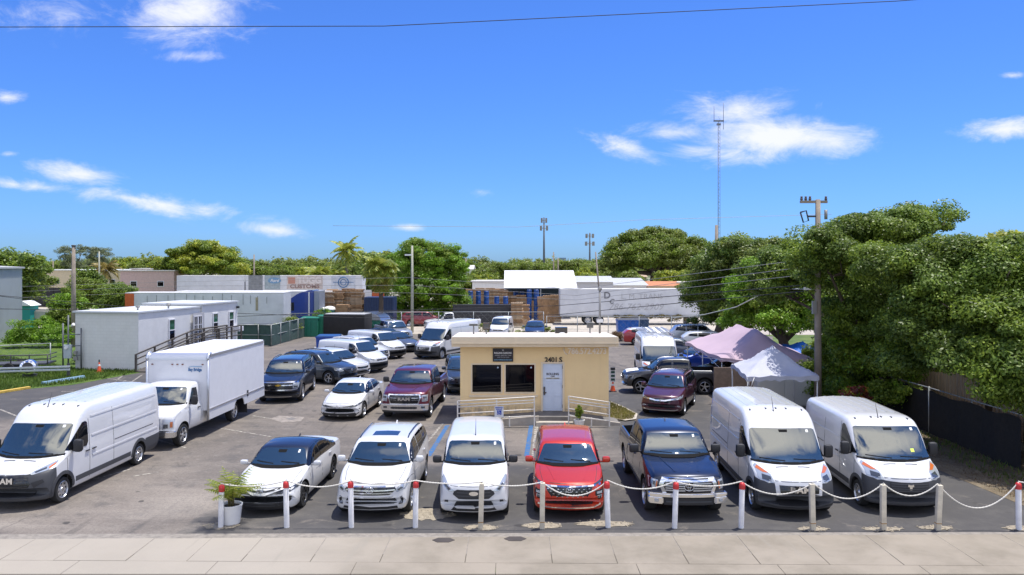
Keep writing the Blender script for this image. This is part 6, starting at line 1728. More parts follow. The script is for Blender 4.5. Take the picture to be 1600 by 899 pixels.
# blue lorry cab
t = empty('semi_truck', (-20.7, 77.0, 0), 0, 'blue truck cab with roof fairing between the trailers', 'truck', 'trailers in the storage yards')
BLT = mat('deep_blue_truck_paint', (.012, .045, .26), .3, coat=.8, var=.1)
b = MB(); b.prism([(-1.55, .9), (1.4, .9), (1.4, 4.05), (.9, 4.10), (-.2, 3.75), (-1.0, 3.2), (-1.45, 2.5)], -1.2, 1.2, plane='XZ')
bmesh.ops.bevel(b.bm, geom=[e for e in b.bm.edges], offset=.09, segments=2, affect='EDGES'); cab_ = b.build('cab', BLT, t, 40)
b = MB(); b.prism([(-2.9, .8), (-1.56, .8), (-1.56, 2.2), (-2.8, 1.9)], -1.0, 1.0, plane='XZ'); bmesh.ops.bevel(b.bm, geom=[e for e in b.bm.edges], offset=.1, segments=2, affect='EDGES'); b.build('hood', BLT, t, 40)
b = MB(); b.prism([(-1.30, 2.1), (-.55, 2.1), (-.55, 2.9), (-.95, 2.9)], -1.225, -1.20, plane='XZ'); b.build('side_window', TINT, cab_)
b = MB(); b.quad([(-1.50, -1.05, 2.45), (-1.50, 1.05, 2.45), (-1.10, 1.05, 3.12), (-1.10, -1.05, 3.12)]); b.build('windshield', TINT, cab_)
bxx('grey_fairing', (1.65, 0, 2.5), (.5, 2.3, 3.0), mat('grey_fairing', (.25, .28, .33), .5, var=.1), t); bxx('exhaust', (.95, -1.28, 2.6), (.14, .14, 2.6), CHROME, t)
me_, me2_ = wheel_mesh(.5, .28, 'steel')
for xx in (-2.2, 2.4, 3.6):
    w_ = bpy.data.objects.new('wheel', me_); COL.objects.link(w_); w_.parent = t; w_.location = (xx, -1.05, .5); w_.rotation_euler = (0, 0, math.pi); r_ = bpy.data.objects.new('rim', me2_); COL.objects.link(r_); r_.parent = w_
bxx('frame', (2.2, 0, .85), (4.2, .9, .25), DS, t)

# pallets: every pallet is a thing, copies share one mesh
PW = [mat('pallet_wood_brown', (.44, .27, .14), .9, var=.35, vscale=2), mat('pallet_wood_grey', (.48, .36, .24), .9, var=.35, vscale=2), mat('pallet_wood_dark', (.28, .17, .09), .9, var=.35, vscale=2)]
def pallet_mesh(m_):
    b = MB()
    for y in (-.46, 0, .46): b.box((0, y, .072), (1.2, .05, .09))
    for k in range(7): b.box((-.55+k*.183, 0, .128), (.11, 1.0, .02))
    for k in range(3): b.box((-.5+k*.5, 0, .016), (.12, 1.0, .02))
    me = bpy.data.meshes.new('pallet'); b.bm.to_mesh(me); b.bm.free(); me.materials.append(m_); return me
PM = [pallet_mesh(m_) for m_ in PW]
stacks = []   # px of the stack centre, distance, top row, label
for (px, d, ytop, lab) in ((498, 80, 456, 'left'), (514, 80, 456, 'left'), (530, 80.3, 454, 'left'), (545, 80.6, 451, 'left'), (559, 80.2, 452, 'left'), (536, 77.5, 476, 'left'),
                           (722, 92, 470, 'centre'), (742, 95, 453, 'centre'), (757, 95, 452, 'centre'), (772, 95, 452, 'centre'), (786, 95, 453, 'centre'), (800, 96, 462, 'centre'),
                           (808, 82, 473, 'front'), (818, 84, 476, 'front'), (814, 96, 461, 'centre'), (868, 88, 461, 'right'), (857, 88, 462, 'right'), (700, 93, 473, 'centre'),
                           (576, 82, 468, 'left'), (848, 92, 464, 'right')):
    z = CH-(ytop-HZ)*d/FPX; stacks.append(((px-800)*d/FPX, d, z, lab))
OV = []
LABP = ['nearest the blue truck cab', 'second from the blue truck cab', 'in the middle of the row right of the blue truck cab', 'second from the fan palm', 'nearest the fan palm', 'behind the right portable toilet',
 'at the left end behind the steel skip', 'behind the leftmost blue drums', 'behind the middle blue drums', 'behind the rightmost of the double-row drums', 'between the two groups of blue drums', 'behind the right end of the skip',
 'at the right corner of the skip', 'foremost beside the open yard', 'behind the short row of drums', 'nearest the lettered trailer', 'just left of the one touching the lettered trailer', 'beside the dense round green tree', 'right behind the orange hoarding', 'in the shade of the fabric shelter, beside the drum stack']
npal = 0
for si, (x, d, z, lab) in enumerate(stacks):
    n_ = max(3, int(z/.145)); base = rnd.uniform(-.1, .1)
    for k in range(n_):
        if si in (5, 13, 17, 18) or npal >= 299: OV.append((x+rnd.uniform(-.07, .07), d, z-(k+1)*.145+.002)); continue
        o = bpy.data.objects.new('pallet', PM[rnd.choice((0, 0, 1, 1, 2))]); COL.objects.link(o); npal += 1
        o.location = (x+rnd.uniform(-.07, .07), d+rnd.uniform(-.08, .08), z-(k+1)*.145+.002); o.rotation_euler = (0, 0, base+rnd.uniform(-.05, .05))
        tag(o, 'pallet in the stack '+LABP[si], 'pallet', 'wooden pallets stacked in the storage yard')
for px, d, yt in ((709, 97, 466), (735, 100, 452), (750, 100, 450), (765, 100, 450), (780, 100, 451), (794, 100, 456), (486, 84, 460), (522, 84, 452), (505, 84, 454), (571, 86, 462), (830, 96, 470), (590, 80, 490), (604, 81, 484)):
    z = CH-(yt-HZ)*d/FPX
    for k in range(int(z/.145)): OV.append(((px-800)*d/FPX+rnd.uniform(-.08, .08), d, z-(k+1)*.145))
b = MB()
for (x, y, z) in OV:
    for k in range(7): b.box((x-.55+k*.183, y, z+.128), (.11, 1.0, .02))
    b.box((x, y-.46, z+.072), (1.2, .05, .09)); b.box((x, y, z+.016), (1.2, .9, .02))
o = b.build('more_pallets', PW[0]); o['kind'] = 'stuff'
# blue drums
DRB = mat('blue_plastic_drum', (.012, .07, .28), .4, var=.12)
b = MB(); b.lathe([(.26, 0), (.29, .03), (.30, .28), (.285, .30), (.30, .32), (.30, .58), (.285, .60), (.30, .62), (.29, .86), (.26, .89)], 16, 'Z')
dm = bpy.data.meshes.new('drum'); b.bm.to_mesh(dm); b.bm.free(); dm.shade_smooth(); dm.set_sharp_from_angle(angle=R(40)); dm.materials.append(DRB)
def drums(px0, px1, d, zb, rows, lab, group):
    xa, xb = (px0-800)*d/FPX, (px1-800)*d/FPX; n_ = max(1, int((xb-xa)/.62))
    for j in range(rows):
        for k in range(n_+1):
            o = bpy.data.objects.new('drum', dm); COL.objects.link(o); o.location = (xa+(xb-xa)*k/n_, d, zb+.9*j); tag(o, (('bottom row: ', 'second row: ', 'third row: ', 'top row: ')[j] if rows > 1 else '')+lab+('' if n_ > 2 else (', left', ', middle', ', right')[k if n_ > 1 or k == 0 else 2]), 'drum', group)
drums(735, 760, 90, 1.75, 2, 'blue drum in the double row above the skip', 'blue drums above the skip')
drums(776, 790, 91, 2.0, 1, 'blue drum in the short row above the skip', 'blue drums in the short row')
drums(827, 838, 93, 0.0, 4, 'blue drum in the tall stack under the shelter', 'blue drums in the tall stack')
drums(806, 826, 103, 2.2, 1, 'blue plastic drum in the shadow of the fabric shelter', 'blue drums deep in the shelter')
b = MB(); b.box((0, 0, 1.1), (4.8, 1.2, 2.2)); o = b.build('rack', mat('dark_rack', (.05, .045, .04), .9, var=.3)); o.location = ((747-800)*90/FPX, 90, 0); o.scale = (.55, 1, .78); tag(o, 'dark timber platform that carries the double row of blue drums', 'platform')
# black steel skip
t = empty('skip_container', (-3.2, 84, 0), 0, 'long black ribbed steel skip in front of the pallet stacks', 'skip')
BLS = mat('black_skip_steel', (.035, .036, .042), .6, var=.25)
b = MB(); b.box((0, 0, 1.3), (6.2, 2.4, 1.9)); 
for k in range(9): b.box((-2.9+k*.72, -1.24, 1.3), (.09, .10, 1.9))
b.box((0, -1.24, 2.27), (6.3, .14, .12)); b.build('tub', BLS, t); bxx('skid', (0, 0, .18), (6.0, 2.0, .34), BLS, t)
# orange panel, blue container by the fan palm
t = empty('shipping_container', (-13.6, 80.5, 0), 0, 'dark blue shipping container behind the fan palm', 'container')
b = MB(); b.box((0, 0, 1.95), (3.0, 2.4, 2.6)); 
for k in range(12): b.box((-1.4+k*.255, -1.22, 1.95), (.1, .06, 2.5))
b.build('shell', mat('dark_blue_container', (.015, .035, .10), .5, var=.2), t); bxx('base', (0, 0, .35), (2.8, 2.2, .6), DS, t)
t = empty('hoarding', (-14.9, 84, 0), 0, 'orange and white panel leaning beside the pallet stacks', 'panel'); bxx('orange_sheet', (.45, 0, 2.9), (1.3, .06, 1.5), mat('orange_sheet', (.60, .13, .04), .6, var=.1), t); bxx('white_sheet', (-.65, 0, 3.0), (.8, .06, 1.7), SIGNW, t); bxx('support', (0, .2, 1.2), (2.4, .1, 2.4), DS, t)
# portable toilets
for i, (px, lab) in enumerate(((498, 'left portable toilet with white domed roof before the pallets'), (515, 'right portable toilet with white domed roof before the pallets'))):
    d = 77.5; t = empty('portable_toilet', ((px-800)*d/FPX, d, 0), 0, lab, 'portable toilet', 'portable toilets in the yard')
    bxx('cabin', (0, 0, 1.05), (1.1, 1.1, 2.1), mat('green_cabin', (.05, .16, .13), .6), t)
    b = MB(); b.lathe([(.62, 2.1), (.60, 2.22), (.45, 2.36), (.2, 2.44), (.001, 2.46)], 16, 'Z'); b.build('roof', SIGNW, t, 40); bxx('door', (0, -.565, 1.0), (.7, .03, 1.85), mat('green_door', (.07, .2, .16), .6), t)
# white fabric shelter
t = empty('fabric_shelter', (3.5, 101, 0), 0, 'white fabric storage shelter with an open shaded front', 'shelter')
TF = mat('white_shelter_fabric', (.66, .66, .66), .8, var=.04)
b = MB(); prof = [(-6.2, 3.75)]+[(-6.2+6.2*math.sin(R(a)), 3.75+2.1*(1-math.cos(R(a)))**.5 if False else 3.75+2.1*math.sin(R(a))) for a in range(10, 91, 10)]+[(6.2-6.2*math.sin(R(a)), 3.75+2.1*math.sin(R(a))) for a in range(80, 9, -10)]+[(6.2, 3.75)]
inner = [(y*.985, z-.06) for y, z in prof]
b.prism(prof+inner[::-1], -4.45, 4.45, plane='YZ'); b.build('roof_fabric', TF, t, 30)
for xx in (-4.3, 0, 4.3):
    for yy in (-6.1, 6.1): bxx('post', (xx, yy, 1.87), (.12, .12, 3.74), GALV, t)
b = MB()
for xx in (-4.46, 4.46): b.prism(prof, xx-.02, xx+.02, plane='YZ')
b.build('gable', TF, t); bxx('back_wall', (0, 6.15, 1.9), (8.9, .08, 3.7), mat('dark_sheet_wall', (.03, .05, .07), .8, var=.3), t)
bxx('loaded_shelf', (-1.2, 3.5, 1.4), (4.2, 1.4, 2.6), mat('blue_load', (.03, .09, .22), .7, var=.5, vscale=3), t)
b = MB(); b.box((0, -6.2, 3.72), (8.9, .1, .12)); b.build('eave_beam', GALV, t)

# background buildings
def hall(name, lab, px0, px1, ytop, d, dep, m_, roofm=None, rise=.0):
    x0_, x1_ = (px0-800)*d/FPX, (px1-800)*d/FPX; z1_ = CH-(ytop-HZ)*d/FPX; w_ = x1_-x0_
    t = empty(name, ((x0_+x1_)/2, d, 0), 0, lab, 'building', 'low buildings beyond the yards')
    bxx('wall', (0, dep/2, z1_/2), (w_, dep, z1_), m_, t)
    rm = roofm or mat('pale_flat_roof', (.55, .53, .50), .8)
    if rise: b = MB(); b.prism([(-.4, z1_+.01), (dep/2, z1_+rise), (dep+.4, z1_+.01)], -w_/2-.3, w_/2+.3, plane='YZ'); b.build('roof', rm, t)
    else: bxx('roof', (0, dep/2, z1_+.11), (w_+.5, dep+.5, .2), rm, t)
    n_ = max(2, int(w_/4))
    for k in range(n_):
        xx = -w_/2+w_*(k+.5)/n_; f = bxx('window', (xx, -.03, z1_*.55), (1.3, .06, 1.1), WFR, t); bxx('pane', (xx, -.07, z1_*.55), (1.1, .03, .9), WGLASS, f)
    return t
CREAM = mat('cream_render', (.58, .48, .33), .9, var=.1); PINKB = mat('pink_render', (.50, .36, .33), .9, var=.15); GREYB = mat('grey_sheet_roof', (.42, .43, .43), .6, var=.1); WHB = mat('white_render', (.66, .65, .62), .9, var=.1)
hall('warehouse', 'cream and white low warehouse far behind the left trees', 45, 190, 423, 170, 20, CREAM, mat('white_flat_roof', (.72, .72, .70), .7))
hall('warehouse', 'pinkish low building with stepped roofline beyond the orange trailer end', 188, 272, 424, 150, 15, PINKB)
hall('warehouse', 'pink upper storey block standing behind the pinkish building', 205, 232, 421, 158, 8, PINKB)
hall('warehouse', 'white house beyond the pallet yard left of the fabric shelter', 700, 738, 421, 190, 12, WHB, rise=1.0)
hall('warehouse', 'low white wall building just left of the fabric shelter', 738, 790, 441, 125, 8, WHB)
hall('warehouse', 'grey roofed shed right of the fabric shelter', 899, 958, 441, 112, 10, mat('pale_grey_wall', (.5, .5, .5), .8), GREYB, rise=.8)
hall('warehouse', 'pale grey low gabled shed behind the lettered trailer', 958, 1010, 446, 118, 14, WHB, GREYB, rise=1.0)
hall('warehouse', 'small cream house beneath the great spreading tree', 970, 1010, 433, 175, 8, CREAM, mat('tan_roof', (.42, .3, .2), .8), rise=.8)
hall('warehouse', 'low terracotta roofed building behind the lettered trailer', 1012, 1062, 447, 128, 8, CREAM, mat('terracotta_roof', (.45, .18, .08), .8), rise=.7)
hall('warehouse', 'lilac walled house at the right end of the lettered trailer', 1060, 1100, 443, 130, 8, mat('lilac_wall', (.42, .34, .46), .9), mat('pale_roof2', (.6, .55, .48), .8))
hall('warehouse', 'white office seen over the trees right of centre', 932, 950, 419, 210, 8, WHB)
for i, (px, yt, w_) in enumerate(((879, 403, 10), (868, 409, 8), (812, 409, 8), (892, 410, 14), (822, 411, 10), (905, 411, 8))):
    d = 2300; h_ = CH-(yt-HZ)*d/FPX; t = empty('office_tower', ((px-800)*d/FPX, d, 0), 0, 'hazy blue-grey tower on the far skyline', 'building', 'towers of the far skyline')
    bxx('tower', (0, 0, h_/2), (w_*d/FPX, 20, h_), mat('haze_tinted_tower', (.16, .24, .36), .9), t)  # bluish tone of distance haze is put into the tower colour
# dark hoarding on the left behind the lawn
b = MB(); b.box((0, 0, 1.5), (22, .15, 3.0)); 
for k in range(12): b.box((-11+2*k, -.1, 1.5), (.1, .1, 3.05))
o = b.build('screened_wall', mat('dark_screen', (.03, .03, .032), .85, var=.2)); o.location = ((90-800)*122/FPX, 122, 0); o.scale = (.66, 1, 1.0); tag(o, 'dark screened wall behind the lawn with boats parked beyond it', 'wall')
sheet('side_street', [(-140, 100), (-62, 100), (-60, 112), (-140, 112)], .010, YARD)
t = empty('shed_booth', G(43, 514), 0, 'turquoise booth with white roof beside the corrugated shed', 'booth'); bxx('cabin', (0, 0, 1.2), (1.4, 1.4, 2.4), mat('turquoise', (.02, .28, .24), .6), t); b = MB(); b.prism([(-.9, 2.4), (.9, 2.4), (0, 2.9)], -.9, .9, plane='XZ'); b.build('roof', SIGNW, t)
t = empty('covered_boat', G(64, 513)+Vector((.6, 0, 0)), 0, 'boat under a pale cover on a trailer beyond the bushes', 'boat'); b = MB(); b.prism([(-2.2, .9), (2.0, .9), (2.6, 1.3), (1.2, 1.9), (-1.6, 2.0), (-2.3, 1.5)], -.8, .8, plane='XZ'); bmesh.ops.bevel(b.bm, geom=[e for e in b.bm.edges], offset=.15, segments=2, affect='EDGES'); b.build('hull_cover', mat('pale_boat_cover', (.5, .47, .42), .8, var=.15), t, 40); bxx('cradle', (0, 0, .45), (4.2, 1.2, .3), DS, t)

# ------------------------------------------------------------------ poles, masts, wires
WOODP = mat('pole_wood', (.27, .225, .18), .9, var=.3, vscale=2, bump=.3)
CONP = mat('pole_concrete', (.36, .36, .29), .9, var=.12)
def pole(lab, px, d, ytop, r=.15, m_=WOODP, lean=(0, 0), extras=None, zb=0, name='utility_pole'):
    z = CH-(ytop-HZ)*d/FPX; x = (px-800)*d/FPX
    t = empty(name, (x, d, 0), 0, lab, 'pole', 'utility poles')
    b = MB(); b.tube([(0, 0, 0), (lean[0]*.5, lean[1]*.5, z/2), (lean[0], lean[1], z)], [r*1.15, r, r*.75], 10); b.build('shaft', m_, t)
    if extras: extras(t, z)
    return t
def ex_right(t, z):
    b = MB(); b.box((-.18, 0, z-.10), (1.15, .11, .11)); b.build('crossarm', WOODP, t)
    for xx in (-.70, -.52, -.34, .34):
        b = MB(); b.lathe([(.04, -.02), (.07, .04), (.04, .09), (.06, .14), (.001, .17)], 10, 'Z', (xx, 0, z-.02)); b.build('insulator', mat('insulator_grey', (.12, .1, .09), .4), t)
    b = MB(); b.tube([(-.75, 0, z-.55), (-.62, 0, z-.98), (-.40, 0, z-.90), (-.50, 0, z-.48), (-.75, 0, z-.55)], .035, 6); b.tube([(-.42, 0, z-.72), (0, 0, z-.72)], .04, 6); b.build('fuse_cutout', DS, t)
    b = MB(); b.tube([(.30, -.1, z-.45), (.30, -.1, z-.85)], .07, 8); b.build('arrester', METG, t)
    bxx('cable_box', (-.20, -.1, z-4.6), (.16, .16, .55), METG, t); bxx('name_plate', (-.45, 0, z-3.8), (.3, .05, .12), SIGNW, t)
pole('tall weathered wooden utility pole with crossarm rising through the right-hand trees', 1278, 33.2, 312, .14, extras=ex_right)
def ex_left(t, z):
    b = MB(); b.lathe([(.001, z), (.17, z-.02), (.17, z-.12)], 10, 'Z'); b.build('cap', DS, t)
pole('dark wooden pole standing behind the left white annex', 115, 62, 383, .17, extras=ex_left)
pole('pale concrete pole beside the dense green tree', 644, 75, 384, .13, CONP, extras=lambda t, z: bxx('street_light', (-.35, 0, z-.9), (.7, .25, .14), SIGNW, t))
pole('leaning dark pole behind the office roof mast', 940.5, 92, 394, .10, lean=(-.75, 0))
pole('stout brown pole at the right edge of the great spreading tree', 1119.5, 130, 352, .32)
for i, (px, yt, d, lab) in enumerate(((155, 393, 150, 'pale distant pole behind the left trees'), (397, 398, 140, 'thin distant pole over the trees behind the trailers'), (83, 408, 190, 'short distant pole far left'), (728, 404, 160, 'distant pole right of the dense green tree'), (865, 394, 170, 'short dark pole beside the monopole tower'), (872, 403, 180, 'second short pole beside the monopole tower'), (1103, 388, 150, 'grey pole in front of the great spreading tree'))):
    pole(lab, px, d, yt, .16, CONP if i in (0, 6) else WOODP)
# cell towers
def tower(lab, px, d, ytop, r, heads):
    z = CH-(ytop-HZ)*d/FPX; t = empty('cell_tower', ((px-800)*d/FPX, d, 0), 0, lab, 'tower')
    b = MB(); b.tube([(0, 0, 0), (0, 0, z)], [r, r*.5], 10); b.build('monopole', mat('dark_tower_steel', (.10, .11, .12), .6), t)
    for zz, w_ in heads:
        b = MB(); b.tube([(-w_, 0, z-zz), (w_, 0, z-zz)], .1, 6); b.tube([(0, -w_, z-zz), (0, w_, z-zz)], .1, 6); b.build('platform', METG, t)
        for a in range(0, 360, 45): bxx('antenna_panel', (w_*math.cos(R(a)), w_*math.sin(R(a)), z-zz), (.35, .25, 1.6), METG, t)
tower('dark monopole cell tower with small antenna arms above the fabric shelter', 850, 260, 340, .45, [(1.0, .9), (3.6, 1.2)])
tower('cell tower with two rings of white antenna panels', 921.5, 300, 364, .45, [(1.2, 1.5), (4.2, 1.7)])
z = CH-(160-HZ)*200/FPX; t = empty('radio_mast', ((1123-800)*200/FPX, 200, 0), 0, 'very tall thin lattice radio mast with whip antennas against the cloud', 'tower')
b = MB(); s_ = .28; zt = z-4.8; MS = mat('mast_steel', (.16, .19, .24), .6)
for (cx_, cy_) in ((-s_, -s_), (s_, -s_), (0, s_)): b.tube([(cx_, cy_, 0), (cx_, cy_, zt)], .045, 4)
k = 0; zz = 0
while zz < zt:
    b.tube([(-s_, -s_, zz), (s_, -s_, zz+.8)], .03, 3); b.tube([(s_, -s_, zz+.8), (-s_, -s_, zz+1.6)], .03, 3); b.tube([(s_, -s_, zz), (0, s_, zz+.8)], .03, 3); zz += 1.6
b.build('lattice', MS, t)
b = MB(); b.box((0, 0, zt), (2.6, .5, .35)); b.box((0, 0, zt-.9), (1.0, .5, .5)); b.build('head_platform', MS, t)
for xx, h_ in ((-1.2, 3.8), (1.2, 4.7), (1.2, -2.2)): b = MB(); b.tube([(xx, 0, zt), (xx, 0, zt+h_)], .07, 5); b.build('whip_antenna', MS, t)
WIRE = mat('black_wire', (.02, .02, .02), .7)
def wire(name, lab, pts, r=.012, m_=WIRE, sag=0.0, group='overhead wires'):
    P_ = [Vector(p_) for p_ in pts]; out = []
    for a, c_ in zip(P_, P_[1:]):
        for k in range(20): t_ = k/20; out.append(a.lerp(c_, t_)-Vector((0, 0, sag*4*t_*(1-t_))))
    out.append(P_[-1]); b = MB(); b.tube(out, r, 5); o = b.build(name, m_); tag(o, lab, 'wire', group)
wire('overhead_wire', 'thin dark wire crossing high over the whole street', [D(-200, 43, 15), D(600, 41, 15), D(1400, 2, 15.6), D(1900, -35, 16)], .008)
pr = Vector(((1278-800)*33.2/FPX, 33.2, 0))
def PR(z, dx=0): return pr+Vector((dx, 0, z*.83+1.1))
wire('overhead_wire', 'upper of two dark wires from the right pole past the lettered trailer', [PR(5.55), D(870, 478, 62), D(560, 487, 62), D(365, 495, 62), D(0, 462, 55), D(-200, 440, 52)], .022)
wire('overhead_wire', 'lower of two dark wires from the right pole past the lettered trailer', [PR(5.25), D(870, 492, 62), D(560, 497, 62), D(300, 487, 60), D(0, 483, 55), D(-200, 478, 52)], .022)
wire('overhead_wire', 'pale drooping service cable from the right pole down to the lot', [PR(5.3, -.1), D(1205, 452, 42), D(1150, 480, 46), D(1100, 492, 52), D(1050, 497, 60)], .03, mat('pale_cable', (.45, .47, .42), .6))
wire('overhead_wire', 'uppermost thin wire of the bundle crossing the dense green tree', [PR(6.9), D(900, 452, 62), D(640, 434, 70), D(300, 440, 80), D(-100, 452, 90)], .014, METG)
wire('overhead_wire', 'second thin wire of the bundle crossing the dense green tree', [PR(6.5), D(900, 462, 62), D(640, 446, 70), D(300, 447, 80), D(-100, 460, 90)], .014, METG)
wire('overhead_wire', 'third thin wire of the bundle crossing the dense green tree', [PR(6.1), D(900, 469, 62), D(640, 458, 70), D(300, 455, 80), D(-100, 470, 90)], .014, METG)
wire('overhead_wire', 'faint high wire above the fabric shelter and the cell towers', [D(520, 353, 150), D(810, 355, 150), D(1000, 344, 150), D(1300, 335, 150)], .035, METG)
wire('overhead_wire', 'wire slanting down over the corrugated shed at the far left', [D(-100, 440, 50), D(0, 463, 52), D(115, 478, 60)], .018)
# ------------------------------------------------------------------ vegetation
def leafmat(name, c1, c2, trans=.42, rough=.45):
    m = bpy.data.materials.new(name); m.use_nodes = True; t = m.node_tree; b = t.nodes['Principled BSDF']; out = t.nodes['Material Output']
    g = t.nodes.new('ShaderNodeNewGeometry'); mx_ = t.nodes.new('ShaderNodeMix'); mx_.data_type = 'RGBA'
    mx_.inputs[6].default_value = (*c1, 1); mx_.inputs[7].default_value = (*c2, 1)
    t.links.new(g.outputs['Random Per Island'], mx_.inputs[0])
    tcn = t.nodes.new('ShaderNodeTexCoord'); nz_ = t.nodes.new('ShaderNodeTexNoise'); nz_.inputs['Scale'].default_value = .6; nz_.inputs['Detail'].default_value = 3
    t.links.new(tcn.outputs['Object'], nz_.inputs['Vector'])
    mr = t.nodes.new('ShaderNodeMapRange'); mr.inputs['From Min'].default_value = .35; mr.inputs['From Max'].default_value = .65; mr.inputs['To Min'].default_value = .72; mr.inputs['To Max'].default_value = 1.25
    t.links.new(nz_.outputs['Fac'], mr.inputs['Value'])
    mu = t.nodes.new('ShaderNodeMix'); mu.data_type = 'RGBA'; mu.blend_type = 'MULTIPLY'; mu.inputs[0].default_value = 1
    t.links.new(mx_.outputs[2], mu.inputs[6]); t.links.new(mr.outputs[0], mu.inputs[7])
    t.links.new(mu.outputs[2], b.inputs['Base Color']); b.inputs['Roughness'].default_value = rough; b.inputs['Specular IOR Level'].default_value = .35
    tr = t.nodes.new('ShaderNodeBsdfTranslucent'); t.links.new(mu.outputs[2], tr.inputs['Color'])
    ms = t.nodes.new('ShaderNodeMixShader'); ms.inputs[0].default_value = trans
    t.links.new(b.outputs[0], ms.inputs[1]); t.links.new(tr.outputs[0], ms.inputs[2]); t.links.new(ms.outputs[0], out.inputs[0])
    return m
LM_DARK = leafmat('dark_glossy_leaves', (.07, .122, .018), (.22, .31, .05))
LM_MID = leafmat('mid_green_leaves', (.10, .165, .016), (.27, .35, .045))
LM_BRT = leafmat('bright_green_leaves', (.11, .24, .014), (.27, .43, .035))
LM_YEL = leafmat('yellow_green_leaves', (.24, .30, .025), (.46, .47, .05))
LM_OLV = leafmat('olive_leaves', (.13, .18, .035), (.27, .31, .06))
LM_GRY = leafmat('grey_green_needles', (.13, .16, .08), (.22, .25, .12))
LM_ORG = leafmat('orange_leaves', (.40, .10, .02), (.55, .25, .03))
LM_RED = leafmat('dark_red_leaves', (.09, .018, .02), (.22, .05, .03))
LM_PALM = leafmat('palm_leaflets', (.16, .23, .03), (.41, .42, .075))
LM_PALMD = leafmat('dry_palm_leaflets', (.16, .14, .03), (.32, .24, .07))
BARK = mat('bark', (.10, .075, .055), .95, var=.35, vscale=3, bump=.5, bscale=12)
BARKG = mat('grey_bark', (.17, .15, .125), .95, var=.3, vscale=3, bump=.4, bscale=12)

def leaf_mesh(name, pos, nrm, size, m, aspect=.5, seed=0):
    r_ = np.random.default_rng(seed); n_ = len(pos)
    nrm = nrm/np.maximum(np.linalg.norm(nrm, axis=1, keepdims=True), 1e-6)
    t1 = np.cross(nrm, r_.normal(size=(n_, 3))); t1 /= np.maximum(np.linalg.norm(t1, axis=1, keepdims=True), 1e-6); t2 = np.cross(nrm, t1)
    L_ = (size*r_.uniform(.6, 1.3, n_))[:, None]; W_ = L_*aspect
    v = np.stack([pos-t1*L_*.5, pos+t2*W_*.5-nrm*L_*.08, pos+t1*L_*.5-nrm*L_*.12, pos-t2*W_*.5-nrm*L_*.08], 1).reshape(-1, 3)
    me = bpy.data.meshes.new(name); me.vertices.add(n_*4); me.loops.add(n_*4); me.polygons.add(n_)
    me.vertices.foreach_set('co', v.astype(np.float32).ravel()); me.loops.foreach_set('vertex_index', np.arange(n_*4, dtype=np.int32)); me.polygons.foreach_set('loop_start', np.arange(0, n_*4, 4, dtype=np.int32))
    me.update(calc_edges=True); me.materials.append(m)
    return me
def crown_points(lobes, n_, seed, clump=.30, spread=.16, fill=.22, flat=.75):
    """leaf places gathered in clumps over and inside the lobes (cx, cy, cz, rx, ry, rz)"""
    r_ = np.random.default_rng(seed); lb = np.array(lobes, float)
    w = (lb[:, 3]*lb[:, 4]*lb[:, 5])**(2/3); w /= w.sum()
    P_, N_ = [], []
    for i, l in enumerate(lb):
        k = int(n_*w[i]); 
        if k < 8: continue
        rm = (l[3]*l[4]*l[5])**(1/3); nc = max(8, int(4.6*(rm/clump*.55)**2)); nc = min(nc, max(8, k//20))
        d = r_.normal(size=(nc, 3)); d /= np.linalg.norm(d, axis=1, keepdims=True)
        d[:, 2] = np.where(d[:, 2] < -.55, -d[:, 2], d[:, 2])
        c_ = d*r_.uniform(.62, 1.16, (nc, 1))
        wt = r_.uniform(.3, 1.5, nc)**1.5; pick = r_.choice(nc, k, p=wt/wt.sum())
        s_ = (r_.uniform(.7, 1.5, nc)*np.sqrt(wt/wt.mean())**.5)[pick][:, None]*clump*1.55
        u_ = r_.normal(size=(k, 3)); u_ /= np.linalg.norm(u_, axis=1, keepdims=True)
        off_ = u_*(r_.random((k, 1))**.38)*s_*np.array([1, 1, flat])
        p_ = l[:3]+c_[pick]*l[3:6]+off_
        kf = int(k*fill); dd = r_.normal(size=(kf, 3)); dd /= np.linalg.norm(dd, axis=1, keepdims=True)
        p_[:kf] = l[:3]+dd*(r_.random((kf, 1))**.5)*l[3:6]*.92
        outw = (p_-l[:3])/l[3:6]
        nn = outw/np.maximum(np.linalg.norm(outw, axis=1, keepdims=True), .2)*.25+u_*.45+np.array([0, 0, .6])+r_.normal(size=(k, 3))*.5
        P_.append(p_); N_.append(nn)
    return np.concatenate(P_), np.concatenate(N_)
